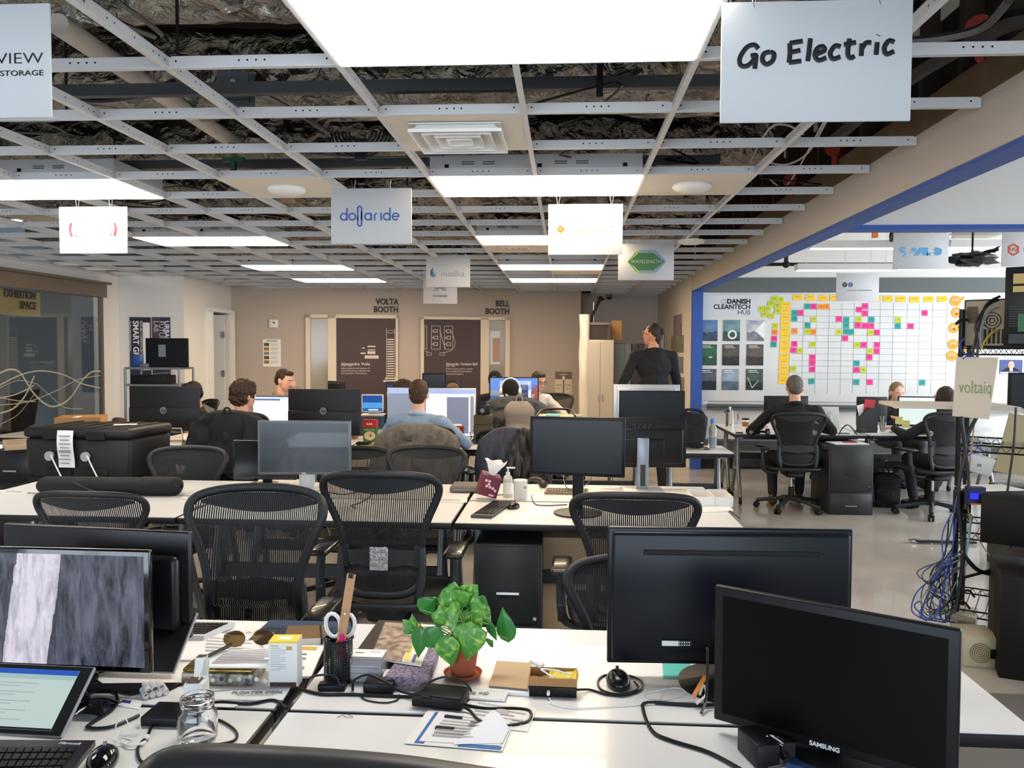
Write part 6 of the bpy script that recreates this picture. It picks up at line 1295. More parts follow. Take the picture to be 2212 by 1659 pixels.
# tablet in red case in front of the denim shirt person
p=PZ(978,962,ZD); t=thing('tablet_in_case','tablet with green screen in a red case right of the grey draped jacket','tablet',(p.x,p.y+.1,ZD),.1); b=MB(); b.box((0,0,.09),(.13,.008,.18),WHITE,(-.35,0,0),bev=.003); b.build('body',t)
b=MB(); b.box((0,-.0052,.09),(.11,.001,.15),emc('bfe3e0',.9),(-.35,0,0)); b.box((0,-.02,.14),(.09,.001,.02),emc('3f8f9c',.8),(-.35,0,0)); b.build('screen',t); b=MB(); b.box((.01,.03,.07),(.15,.008,.20),mt('case_red','8f3324',.5),(.45,0,0)); b.build('case',t)
b=MB(); b.box(PZ(945,915,ZD+.12),(.40,.10,.02),mt('orange_wood','b9642f',.5),(0,0,.0)); b.box(PZ(945,915,ZD+.12)-V((0,0,.07)),(.36,.08,.10),mt('white_riser','cfc8bd',.6)); tag(b.build('monitor_riser',world=True),'orange topped monitor riser under the large lit monitor','monitor riser')
for k,(pts,la) in enumerate((([(995,935,.1),(1008,925,.12),(1018,945,.05),(1005,960)],'black cable loop right of the tablet in the red case'),([(998,945,.06),(1012,955,.02),(1015,965)],'lower black cable right of the tablet in the red case'),([(1010,925,.1),(1028,935,.1),(1022,955,.02),(995,965)],'thin black cable falling toward the tablet'))): wcable(pts,.004,WIRE,la)
# camera, clear case, small items
p=PY(1044,905,7.3); b=MB(); b.T=M.Translation((0,0,.17)); b.box((0,0,-.085),(.16,.12,.17),mt('olive_case','4a4630',.7)); b.box((0,0,.13),(.12,.08,.09),BLACK,bev=.01); b.cyl((0,-.04,.13),(0,-.09,.13),.035,BLACK,n=18); b.cyl((0,-.091,.13),(0,-.09,.13),.02,GREY,n=14); b.box((0,0,.19),(.05,.05,.03),BLACK); b.box((0,0,.045),(.16,.12,.09),mt('olive_case','4a4630',.7),bev=.01); tag(b.build('camera',loc=(p.x,p.y,ZD)),'black camera standing on an olive case left of the headphones person','camera')
b=MB(); c=PY(1200,900,7.15); b.T=M.Translation((0,0,.19)); b.box((0,0,-.095),(.3,.2,.19),CARDL); b.box((0,0,.03),(.34,.26,.06),mt('beige_case','d9c596',.5),(.15,0,-.1),bev=.02); b.tube([(-.16,-.12,.08),(-.1,.12,.12),(.12,.13,.12),(.17,-.1,.08)],.01,BLACK,n=6); b.box((-.02,-.05,.085),(.12,.08,.01),mt('teal_card','5fb0b4',.6),(.15,0,-.1)); tag(b.build('packing_case',loc=(c.x,c.y,ZD)),'beige open packing case with teal card left of the plastic wrapped panel','case')
b=MB(); c=PY(1212,880,7.1); b.box((0,.26,.13),(.4,.15,.26),mt('clear_tub','d5d2c4',.3,trans=.4),bev=.01); tag(b.build('plastic_tub',loc=(c.x,c.y,ZD)),'pale plastic tub behind the packing case','tub')
for k,(x,y,c_) in enumerate(((768,925,'6d7f93'),(775,918,'8b6f4f'))):
    b=MB(); b.box((0,0,.03+.03*k),(.12,.1,.06+.06*k),mt('clutter_%d'%k,c_,.6)); q_=PY(x,y,7.85); tag(b.build('small_package',loc=(q_.x,q_.y-.3*k,ZD)),('grey blue small package beside the coffee filter box','brown small package behind the coffee filter box','navy small package behind the coffee filter box')[k],'package')
b=MB(); b.box((0,0,.09),(.2,.16,.18),mt('books_dark','37506e',.6)); b.box((0,0,.19),(.19,.15,.02),mt('books_tan','a08a62',.6)); q_=PY(806,890,7.93); tag(b.build('book_stack',loc=(q_.x,q_.y,ZD)),'stack of blue and tan books under the small white laptop','books')
# magazines near the left HP monitor
sheet([(395,950),(440,948),(444,958),(392,962)],ZD,'dark printed magazine on the left front desk of the third row','magazine','magazine',(),mt('dark_magazine','4a3f38',.6),th=.01)
sheet([(398,942),(425,940),(428,949),(398,950)],ZD+.0,'white papers beside the dark magazine on the third row','papers','papers',rows(.1,.9,.2,.8,3),th=.02)
b=MB(); b.box((0,0,.02),(.06,.06,.04),WHITE); tag(b.build('small_white_box',loc=PZ(438,942,ZD)),'tiny white box left of the dark backpack','box')
# ---- left side: big black case, tag, carton, file cabinet, folder stool
cs=thing('transport_case','big black plastic transport case with rope handles on a cart at the left','case',(-3.52,6.02,.0),-.05)
PLA=mt('black_plastic_case','1b1c1e',.5); b=MB(); W=.80; b.box((0,0,.76),(W,.56,.30),PLA,bev=.03,taper=1.03); b.box((0,0,.60),(W*.98,.55,.04),BLKM)
b.box((-.14,-.285,.66),(.2,.02,.05),BLKM,bev=.005); b.box((.14,-.285,.66),(.2,.02,.05),BLKM,bev=.005); b.build('shell',cs)
b=MB(); b.box((0,0,.945),(W*1.04,.60,.07),PLA,bev=.025); 
for i in range(6): b.box((-.33+i*.13,.0,.983),(.05,.5,.008),mt('ribbed_top','2e2b27',.6))
for s in (-.18,.16): b.box((s,-.302,.93),(.14,.02,.05),BLKM)
b.build('lid',cs)
for s in (-.20,.08): b=MB(); b.cyl((s,-.30,.78),(s,-.318,.78),.034,mt('grey_knob','a4a7a5',.5),n=18); b.tube([(s+.02,-.32,.79),(s+.06,-.33,.72),(s+.12,-.34,.62)],.005,PAPER,n=5); b.build('rope_handle',cs)
b=MB(); b.grid(lambda u,v:((u-.5)*.125-.06,-.325-.01*math.sin(v*5),.97-v*.27),4,10,PAPER)
for i in range(8): b.box((-.06,-.338,.93-.028*i),(.09-.02*(i%2),.001,.008 if i!=4 else .02),INKG)
b.build('shipping_tag',cs)
b=MB(); b.box((.2,.0,.9885),(.16,.09,.002),PAPER,(0,0,.4)); b.build('paper_label',cs)
b=MB(); b.box((0,0,.56),(.86,.56,.03),LEGD)
for sx in (-.38,.38):
    for sy in (-.23,.23): b.cyl((sx,sy,0),(sx,sy,.56),.018,LEGD,n=8)
b.build('cart',cs)
def boxpx(px0,px1,py0,pyb,dep,d,m,name,label,cat,rz=0,zb=None):
    A,B_=PD(px0,py0,dep),PD(px1,py0,dep); z1=A.z; z0=PD(px0,pyb,dep).z if zb is None else zb; t=MB(); w=(B_-A).length; t.box((0,d/2,(z1-z0)/2),(w,d,z1-z0),m); return t,(A+B_)/2,z0,w,z1-z0
b,c,z0,w,h=boxpx(122,212,902,945,7.35,.35,CARD,'x','x','x',zb=DOWN); b.box((0,.0,h*.4),(w*.4,.004,h*.3),PAPER); b.box((-.0,-.003,h*.42),(w*.2,.003,h*.08),INKG); b.box((-.02,.1,h),(.05,.2,.002),PAPER); b.T=M.Identity(4)
tag(b.build('cardboard_carton',loc=(c.x,c.y,z0),rot=.35),'brown cardboard carton with shipping label behind the transport case','carton')
b=MB(); b.box((0,0,0),(.30,.22,.36),CARD); tag(b.build('cardboard_carton',loc=(-3.22,7.25,.36-.18+.001)),'brown carton on the floor under the left front desk of the third row','carton')
t=filecab(PD(25,990,6.4).x,PD(25,990,6.4).y,.40,.76,.5,'black three drawer cabinet at the far left edge',m=mt('black_cabinet','121315',.4),n=3,hm=STEEL)
sheet([(5,950),(62,947),(62,962),(10,965)],.762,'pile of brown envelopes and papers on the black three drawer cabinet','paper_pile','papers',rows(.1,.9,.2,.9,3),mt('envelope_tan','c9b28d',.7),th=.03)
b=MB(); p=PD(258,905,8.3); b.grid(lambda u,v:(p.x+(u-.5)*.2*(1-.25*v*v)*1.0,p.y-.04*math.sin(u*PI),p.z-.18+.20*v-.02*(2*u-1)**2*v),10,6,mt('brown_chair_back','4d4238',.7)); 
t=thing('guest_chair','low brown rounded chair back beside the carton','chair',(p.x,p.y,0)); o=b.build('backrest',t); o.location=(-p.x,-p.y,0); b=MB(); b.box((0,.2,.45),(.45,.42,.06),mt('brown_chair_back'),bev=.02); b.build('seat',t)
for sx in (-1,1):
    for sy in (0,.38): b=MB(); b.cyl((sx*.19,sy,0),(sx*.19,sy,.44),.012,STEEL,n=8); b.build('leg',t)
# shelf cart under the television
def PAt(px,py): return PD(px,py,9.6)
L,Rr=PAt(286,790).x,PAt(404,790).x; y=PAt(340,790).y; cx=(L+Rr)/2; W=Rr-L
t=thing('shelf_cart','grey metal shelf cart below the wall television','shelf cart',(cx,y,0)); zs=[PAt(340,795).z,PAt(340,831).z,.6,.15]
for sx in (-1,1):
    for sy in (-.18,.18): b=MB(); b.cyl((sx*W/2,sy,0),(sx*W/2,sy,zs[0]+(.0)),.014,LEGM,n=8); b.build('post',t)
for z in zs: b=MB(); b.box((0,0,z),(W,.38,.025),LEGM); b.build('shelf',t)
def onshelf(px,pyb,sh,w,h,m,name,label,cat,d=.25): 
    q=PAt(px,790); b=MB(); b.box((0,0,h/2),(w,d,h),m,bev=.003,seg=1); return tag(b.build(name,loc=(q.x,y,zs[sh]+.013)),label,cat)
onshelf(297,795,0,.09,.14,mt('blue_cup','2f56a0',.5),'blue_cup','blue cup at the left end of the shelf cart','cup',.09)
onshelf(322,795,0,.10,.04,GREY,'network_switch','small grey device on the shelf cart top','device')
b=MB(); q=PAt(344,790); b.cyl((0,0,.02),(0,0,.09),.06,mt('silver_dome','c9ced0',.2,.7),n=18); b.box((0,-.06,.055),(.04,.01,.04),mt('pale_lamp','e5e9e6',.4)); tag(b.build('silver_speaker',loc=(q.x,y,zs[0]-.007)),'round silver device in the middle of the shelf cart top','speaker')
onshelf(331,831,1,.42,.10,BLKM,'amplifier','black rack amplifier on the second level of the shelf cart','amplifier')
sheetp=PAt(352,815); b=MB(); b.box((0,0,.005),(.2,.2,.006),mt('tan_sheet','b9a88e',.7),(0,-.1,.1)); tag(b.build('folder',loc=(sheetp.x,y,zs[1]+.13)),'tan folder lying on the black amplifier','folder')
for px in (340,): 
    b=MB(); p=PAt(360,770); b.box((p.x,y+.1,(zs[0]+1.45)/2),(.05,.05,1.45-zs[0]),LEGM); o=b.build('screen_bracket',world=True); tag(o,'grey bracket holding the wall television above the shelf cart','bracket')
# ================================================================ WHITEBOARD WALL
WB=lambda px,py,off=0: PY(px,py,WBY-off)
a,c=WB(1507,634),WB(2240,872); b=MB(); b.box((0,0,(a.z-c.z)/2),(c.x-a.x,.02,a.z-c.z),mt('whiteboard_gloss','d6d7d6',.15,coat=.4))
b.box((0,-.002,a.z-c.z+.0),(c.x-a.x,.03,.02),STEEL)
LN=mt('marker_line','7c7e80',.6); ox=(a.x+c.x)/2
def C8(x,y): return (1480+x*.33092,480+y*.33092)
gx=[685,770,855,937,1020,1100,1190,1270,1355,1445,1525,1610,1705]; gy=[570,615,655,695,740,782,823,862,905,940,985,1025]
wbm=MB()
def wl(p,q):
    A,B_=WB(*C8(*p)),WB(*C8(*q)); A=V((A.x-ox,-.0108,A.z-c.z)); B_=V((B_.x-ox,-.0108,B_.z-c.z)); b.cyl(A,B_,.0018,LN,n=4)
for y in gy: wl((690,y-3),(1705,y+4))
for x in gx: wl((x,530),(x-14,1120))
wbo=b.build('whiteboard',loc=(ox,WBY-.0175,c.z)); tag(wbo,'big whiteboard with hand drawn planning grid in the right hand room','whiteboard')
b=MB(); A=WB(1527,878); L=WB(2240,888).x-A.x; b.box((L/2,-.04,0),(L,.07,.075),mt('tray_grey','5b5f61',.5)); b.box((L/2,-.078,.0),(L,.004,.02),mt('tray_dark','3a3d3e',.5)); tag(b.build('whiteboard_tray',loc=(A.x,WBY,A.z)),'long dark grey tray rail under the whiteboard','tray')
p=WB(1521,866); b=MB(); b.box((0,-.006,0),(.08,.012,.12),WHITE,bev=.003); b.box((0,-.013,0),(.03,.004,.07),PAPER); tag(b.build('wall_outlet',loc=(p.x,WBY,p.z)),'white wall outlet right of the blue column','outlet')
NC={'y':('yellow','f4c93a'),'g':('lime','c3cf3a'),'o':('orange','f5923e'),'p':('pink','ee3f93'),'t':('teal','2fa39b')}
NT=[(x,y,62,38,'y') for x,y in ((729,492),(812,494),(895,496),(972,494),(1240,497),(1319,500),(1402,503),(1491,505),(1583,503),(1672,502))]
NT+=[(652-i*.7 if i<5 else 650-(i-4)*1.7,y,63,38,'y') for i,y in enumerate((541,583,624,666,708,745,789,829,874,912,954,996,1036))]
NT+=[(x,y,38,36,'g') for x,y in ((580,499),(619,505),(556,530),(597,543),(535,565),(491,566),(513,601),(558,610),(600,580))]
for s in '583,677,g 581,718,o 577,760,p 574,798,t 795,550,t 832,550,p 880,552,o 919,552,o 710,592,t 748,592,p 709,630,t 836,634,g 795,673,t 711,711,o 793,714,g 832,716,o 709,794,p 828,798,g 702,835,p 745,837,g 825,882,p 825,918,p 825,960,p 701,956,g 820,1037,t 1000,632,p 1047,636,t 1128,635,g 1211,636,t 1170,548,p 1130,571,p 1169,595,p 1046,674,t 1122,674,p 1167,676,p 1208,677,p 998,717,g 1046,715,t 1078,717,t 1205,720,g 1246,720,p 1039,757,p 1117,800,g 1160,801,p 1247,801,p 1200,842,g 1245,842,p 1197,882,p 1114,920,t 1113,963,p 1156,964,g 1112,1043,t 1200,1043,p 1385,637,g 1382,678,t 1466,679,p 1557,594,p 1541,1046,t'.split():
    x,y,k=s.split(','); NT.append((float(x),float(y),38,36,k))
ORD=['first','second','third','fourth','fifth','sixth','seventh','eighth','ninth','tenth','eleventh','twelfth','thirteenth','fourteenth']
def nlabel(i):
    x,y,w_,h_,k=NT[i]; cn=NC[k][0]
    if i<10: return 'yellow date note in the top line of the whiteboard, %s from the left'%ORD[i]
    if i<23: return 'yellow wide note in the vertical column of the whiteboard, %s from the top'%ORD[i-10]
    if i<32: return 'lime note in the cluster beside the white hub sign, '+['topmost left one','topmost right one','second row left','upper one touching the yellow column','middle left one','leftmost one','lower left one','lowest one','lower one touching the yellow column'][i-23]
    same=sorted([j for j in range(32,len(NT)) if abs(NT[j][1]-y)<21 and NT[j][4]==k],key=lambda j:NT[j][0])
    rws=[550,594,634,676,716,758,799,840,882,919,960,1040]; r=min(range(12),key=lambda q:abs(rws[q]-y))
    return '%s square note, %s %s note from the left in whiteboard grid line %s'%(cn,ORD[same.index(i)],cn,['one','two','three','four','five','six','seven','eight','nine','ten','eleven','twelve'][r])
seen={}
for i,(x,y,w_,h_,k) in enumerate(NT):
    p=WB(*C8(x,y)); s=.33092/F*(p-CAM).dot(FW); W,Hh=w_*s,h_*s; b=MB(); m=mt('note_'+NC[k][0],NC[k][1],.75)
    b.grid(lambda u,v:((u-.5)*W,-.001-.012*max(0,.6-v)**2,(v-.5)*Hh),2,4,m)
    b.box((0,-.003,Hh*.12),(W*.55,.001,Hh*.05),INK if w_<50 else mt('pencil_brown','8a6a1c',.8)); 
    if w_<50: b.box((.0,-.004,-Hh*.1),(W*.4,.001,Hh*.04),INK)
    b.box((0,0,0),(W*.98,.001,Hh*.9),m)
    o=b.build('sticky_note',loc=(p.x,WBY-.0300-(.002 if i%2 else 0)-(.003 if 23<=i<32 else 0),p.z)); o.rotation_euler=(0,random.uniform(-.06,.06),0)
    la=nlabel(i)
    if la in seen: la=la.replace('in whiteboard','(lower one) in whiteboard')
    seen[la]=1; tag(o,la,'sticky note','sticky notes on the planning grid')
# smiley cut-outs
for k,(x,y,la) in enumerate(((1757,515,'topmost smiley cut out with a waving hand'),(1765,590,'second smiley cut out with an open mouth'),(1747,690,'third smiley cut out, laughing, behind the rack post'),(1742,798,'fourth smiley cut out beside the rack post'),(1733,872,'fifth smiley cut out with a raised hand beside the sign'),(1845,847,'smiley cut out seen through the wire shelf'))):
    p=WB(*C8(x,y)); b=MB(); r=.07; SY=mt('smiley_orange','f0a23a',.6)
    disc(b,0,0,r,SY,y=-.002); 
    if k in (0,4): b.prism([(r*.6,r*.3),(r*1.5,r*.9),(r*1.6,r*.5),(r*.9,-r*.2)],-.003,-.001,SY)
    for s in (-1,1): b.ell((s*.018,-.004,.014),(.012,.002,.014),PAPER,nu=10,nv=6); b.ell((s*.018,-.006,.012),(.005,.001,.006),INK,nu=8,nv=5)
    if k in (1,2): b.ell((0,-.004,-.018),(.016,.001,.014),mt('mouth_red','a8322b',.6),nu=12,nv=6)
    else: b.tube([(-.02,-.004,-.015),(0,-.004,-.024),(.02,-.004,-.014)],.002,INK,n=5)
    tag(b.build('smiley_cutout',loc=(p.x,WBY-.031,p.z)),la,'paper cut out','smiley cut outs on the whiteboard')
# danish hub board and brochures
a,c=WB(1509,640),WB(1635,682); w,h=c.x-a.x,a.z-c.z; b=MB(); b.box((0,0,h/2),(w,.012,h),mt('hub_board','cfd4da',.5)); o=b.build('hub_sign',loc=((a.x+c.x)/2,WBY-.030,c.z)); tag(o,'wide white board with black capitals above the brochures','sign')
text('DANISH',.085,INK,(w*.38,-.008,h*.72),parent=o,align='RIGHT',bold=.0035); text('CLEANTECH',.085,INK,(w*.38,-.008,h*.44),parent=o,align='RIGHT',bold=.002); text('HUB',.085,INK,(w*.38,-.008,h*.16),parent=o,align='RIGHT',bold=-.001)
b=MB(); annulus(b,-w*.08,h*.72,.03,.005,INKG,y=-.008); b.build('emblem',o)
BR=[('blue landscape','6b8fb8','3d5468'),('round harbour','7fa3a8','3c5a52'),('white building','c9cdd2','8a8f96'),('green','2f6b4a','2a5a40'),('dark waterfront','5c5a50','2e312d'),('brown street','6a5f58','3f3836'),('night blue','5a6470','1c2430'),('pale blue sea','9fb4c6','5b7080'),('dark turbine','4e5f52','24352c')]
for i,(nm_,c1,c2) in enumerate(BR):
    r,cc=divmod(i,3); x0=[99,245,402][cc]-[0,5,8][r]; y0=[638,797,957][r]; A,B_=WB(*C8(x0,y0)),WB(*C8(x0+109,y0+138)); w,h=B_.x-A.x,A.z-B_.z
    b=MB(); b.box((0,-.012,h/2),(w,.02,h),mt('brochure_edge','d8d8d6',.6)); b.box((0,-.023,h*.5),(w,.002,h),mt('cover_a%d'%i,c1,.4,vary=.35,vscale=8)); 
    b.grid(lambda u,v:((u-.5)*w,-.0250-.0005*v,h*v*.42*(1+.25*noise.noise(V((u*4,i,0))))),12,2,mt('cover_b%d'%i,c2,.4,vary=.4,vscale=16))
    if i==1: annulus(b,.01,h*.30,.06,.022,PAPER,y=-.0275)
    if i==8: b.cyl((-.03,-.028,h*.1),(.05,-.028,h*.45),.004,PAPER,n=6); b.cyl((-.03,-.028,h*.1),(-.09,-.028,h*.6),.004,PAPER,n=6)
    if i==2: b.prism([(w*.5,h*.1),(w*.5,h*.95),(w*-.05,h*.5)],-.0275,-.026,PAPER)
    b.box((-w*.12,-.026,h*.92),(w*.5,.001,h*.03),PAPER if i>2 else BLUP); b.box((-w*.05,-.026,h*.84),(w*.6,.001,h*.02),PAPER if i>2 else BLUP)
    if i==3: b.prism([(.02,h*.35),(.06,h*.38),(.04,h*.42),(0,h*.4)],-.027,-.0255,PAPER)
    tag(b.build('brochure',loc=((A.x+B_.x)/2,WBY-.010,B_.z)),nm_+' brochure, '+['top','middle','bottom'][r]+' row '+['left','centre','right'][cc]+', in the rack beside the blue column','brochure','brochures under the hub sign')
# framed portrait card at the right
a,c=WB(2157,777),WB(2205,808); w,h=c.x-a.x,a.z-c.z; b=MB(); b.box((0,0,h/2),(w,.008,h),mt('portrait_blue','3a4c86',.5)); b.ell((.0,-.006,h*.62),(.04,.004,.055),SKIN2,nu=12,nv=8); b.prism([(-.12,h*.2),(.12,h*.2),(.05,h*.45),(-.05,h*.45)],-.008,-.005,INK); b.prism([(-.02,h*.2),(.02,h*.2),(.015,h*.44),(-.015,h*.44)],-.010,-.008,PAPER); b.box((-.02,-.006,h*.08),(w*.8,.002,h*.1),PAPER)
tag(b.build('portrait_print',loc=((a.x+c.x)/2,WBY-.03,c.z)),'small blue print of a person in a suit on the whiteboard','print')
# ================================================================ RIGHT ROOM CEILING FITTINGS
def strip(px0,px1,py,dep,label):
    A,B_=PD(px0,py,dep),PD(px1,py,dep); t=thing('linear_light',label,'ceiling light',((A.x+B_.x)/2,A.y,A.z),group='long linear lights of the right hand room'); L=abs(B_.x-A.x)
    b=MB(); b.prism([(-.10,.07),(.10,.07),(.06,.0),(-.06,.0)],-L/2,L/2,mt('light_body','cfcfcc',.5),T=M.Rotation(-PI/2,4,'Z')); b.build('body',t)
    b=MB(); b.box((0,0,-.004),(L*.98,.10,.006),lit('linear_lamp',4.2,(1,.97,.92))); b.build('diffuser',t)
    for s in (-.4,.4): b=MB(); b.cyl((s*L,0,.07),(s*L,0,3.13-A.z),.003,STEEL,n=5); b.build('suspension_wire',t)
strip(1720,1930,584,9.6,'left nearer half of the lower linear light above the note wall'); strip(1934,2165,582,9.6,'right half of the lower linear light above the note wall')
strip(1750,1935,537,8.4,'linear light left of the pale blue lettered sign'); strip(2046,2175,535,8.4,'linear light right of the pale blue lettered sign')
b=MB(); A,B_=PD(1640,571,10),PD(2300,571,10); b.cyl(A,B_,.022,ROD,n=10); q=PD(1698,571,10); b.cyl(q,V((q.x,q.y,3.12)),.025,ROD,n=10); b.ell(q,.045,ROD); tag(b.build('black_pipe',world=True),'black horizontal pipe with elbow above the note wall','pipe')
b=MB(); q=PD(2100,560,7.8); b.ell((0,0,0),(.22,.10,.06),mt('black_plastic_bag','16171a',.25),nz=3,seed=2,amp=.5,nu=24,nv=14); b.grid(lambda u,v:(.05+u*.2,.02*math.sin(v*4),.02+u*.06+v*.04+.015*noise.noise(V((u*6,v*6,0)))),8,5,mt('black_plastic_bag')); b.cyl((0,0,.03),(0,0,3.13-q.z),.01,ROD,n=8); tag(b.build('wrapped_projector',loc=q),'black plastic wrapped bundle hung under the ceiling of the right room','bundle')
b=MB(); q=PD(2100,530,8.5); b.box((q.x,q.y,2.95),(.55,.5,.36),mt('pale_duct','c9c6bf',.5)); tag(b.build('air_duct',world=True),'pale square duct box above the wrapped bundle','duct')
foil_duct(PD(1925,512,8.2),PD(2050,506,8.2),.05,'crumpled foil piece above the linear light in the right room',nm='foil_duct')
b=MB(); q=PD(1890,508,8.0); b.box((0,0,0),(.05,.04,.05),mt('orange_tag','e0762c',.6)); b.cyl((0,0,.02),(0,0,3.13-q.z),.004,STEEL,n=5); tag(b.build('orange_tag',loc=q),'small orange tag under the ceiling of the right room','tag')
# ================================================================ RIGHT ROOM DESK THINGS
def lathe_thing(px,pyb,name,label,cat,prof,m,mats=None,n=24,z=ZD,extra=None,dy=0):
    p=PZ(px,pyb,z); b=MB(); b.lathe(prof,m,mats=mats,n=n)
    if extra: extra(b)
    return tag(b.build(name,loc=(p.x,p.y+dy,z)),label,cat)
lathe_thing(1574,922,'french_press','steel coffee press on the left near desk of the right room','coffee press',[(.045,0),(.047,.01),(.045,.17),(.048,.175),(.03,.19),(.01,.195),(.008,.21),(.014,.215),(.012,.225)],CHROME,extra=lambda b:(b.tube([(.045,0,.16),(.085,0,.155),(.085,0,.05),(.046,0,.04)],.006,CHROME,n=6),b.box((-.05,0,.165),(.02,.02,.015),CHROME)),dy=-.05)
CUPB=mt('cup_brown','9a6a3d',.6)
lathe_thing(1610,928,'paper_cup','paper coffee cup with brown sleeve and black lid','cup',[(.028,0),(.031,.03),(.033,.035),(.037,.085),(.036,.088),(.038,.105),(.041,.107),(.038,.118),(.033,.122)],PAPER,mats=[PAPER,PAPER,CUPB,PAPER,PAPER,BLACK,BLACK,BLACK],dy=-.0)
lathe_thing(1634,937,'black_cup','black mug behind the headphones on the right room desk','cup',[(.036,0),(.038,.10),(.034,.10),(.033,.02)],BLACK)
p=PZ(1640,941,ZD); b=MB()
for s in (-1,1): b.cyl((s*.07,0,.035),(s*.07+.03,0,.035),.034,BLACK,n=18); b.cyl((s*.085,-.035,.035),(s*.085,-.038,.035),.02,GREY,n=14)
b.tube([(-.085,0,.03),(-.06,.07,.03),(.06,.08,.03),(.085,0,.03)],.012,BLACK,n=8); tag(b.build('headphones',loc=(p.x,p.y+.02,ZD)),'black headphones lying at the front edge of the right room desk','headphones')
b=MB(); b.box((0,0,.006),(.07,.04,.012),BLACK,bev=.004); tag(b.build('key_fob',loc=PZ(1597,936,ZD)),'small black object on the desk left of the headphones','key fob')
lathe_thing(1790,935,'glass_bottle','clear glass bottle with dark lettering right of the suited man','bottle',[(.036,0),(.038,.01),(.038,.15),(.02,.18),(.018,.21),(.02,.215)],mt('bottle_glass','e8eef0',.1,trans=.75),extra=lambda b:(b.box((0,-.039,.08),(.02,.002,.08),INK),b.cyl((0,0,.0),(0,0,.12),.03,mt('water','cfdde2',.1,trans=.6),n=16)))
lathe_thing(1807,925,'pink_bottle','small bottle with pink label behind the glass bottle','bottle',[(.028,0),(.03,.02),(.03,.08),(.012,.1),(.012,.12)],mt('pink_label','d8909a',.5))
p=PZ(1876,935,ZD); t=thing('magazine_file','charcoal magazine file holding a red folder on the right room desk','magazine file',(p.x,p.y+.05,ZD),.15); FB=mt('charcoal_file','33363a',.6)
b=MB(); b.prism([(-.09,0),(.09,0),(.09,.25),(.0,.26),(-.09,.16)],-.045,.045,FB); b.build('file_box',t)
b=MB(); b.box((.02,0,.26),(.11,.01,.16),mt('folder_red','c2333f',.5),(0,.12,0)); b.build('red_folder',t); b=MB(); b.box((-.05,.01,.21),(.08,.01,.16),PAPER,(0,-.25,0)); b.build('papers',t)
lathe_thing(1905,932,'pen_glass','glass of pens beside the magazine file','pen holder',[(.038,0),(.04,.10)],mt('bottle_glass'),extra=lambda b:[b.cyl((random.uniform(-.02,.02),0,.01),(random.uniform(-.05,.05),random.uniform(-.02,.02),.16),.005,mt('pen_%d'%i,c,.5),n=6) for i,c in enumerate(('d8c27a','2c2c2e','e8e8e8','7aa37a','2f4f8f'))])
def rsheet(px,py,w,d,label,m=PAPER,name='paper_sheet',rz=0,h=.003,cat='paper'):
    p=PZ(px,py,ZD); b=MB(); b.box((0,0,h/2),(w,d,h),m); b.box((0,0,h+.0005),(w*.6,d*.1,.0008),INKG); return tag(b.build(name,loc=(p.x,p.y,ZD),rot=rz),label,cat)
rsheet(1905,938,.28,.2,'white papers in front of the pen glass',rz=.2); rsheet(1803,936,.2,.14,'pinkish paper right of the suited man',mt('pinkish_paper','e4cfca',.8)); rsheet(1822,937,.1,.07,'small grey phone on the desk beside the pinkish paper',GREY,'phone',.1,.008,'phone')
rsheet(1977,938,.2,.1,'green pouch under the lit monitor of the right room',mt('green_pouch','3f7a45',.6),'pouch',0,.03,'pouch'); rsheet(1940,937,.14,.1,'clear low dish beside the yellow notes',mt('bottle_glass'),'dish',0,.02,'dish')
for k,(x,y) in enumerate(((1942,908),(1957,916))):
    p=PD(x,y,8.35); b=MB(); b.box((0,0,0),(.075,.002,.075),mt('pale_yellow_note','e9dc8a',.7)); tag(b.build('sticky_note',loc=p),('left','right')[k]+' pale yellow note stuck below the lit monitor in the right room','sticky note')
wcable([(1812,938),(1820,925,.08),(1832,918,.12),(1845,930,.03),(1850,938)],.006,WIRE,'black cable arching behind the paper on the right room desk')
wcable([(1845,936),(1855,925,.06),(1870,930,.08)],.004,WIRE,'thin black cable left of the magazine file')
filecab(PD(1838,1000,8.25).x-.12,8.05,.42,.66,.56,'charcoal filing cabinet under the right room desk',split=[.44,.22])
b=MB(); b.box((0,0,.002),(.34,.22,.008),PAPER,(0,0,.1)); b.box((.03,.02,.010),(.12,.1,.006),mt('folder_red')); p=PD(1820,960,8.25); tag(b.build('papers_on_cabinet',loc=(p.x,8.28,.665)),'white papers on top of the filing cabinet in the right room','papers')
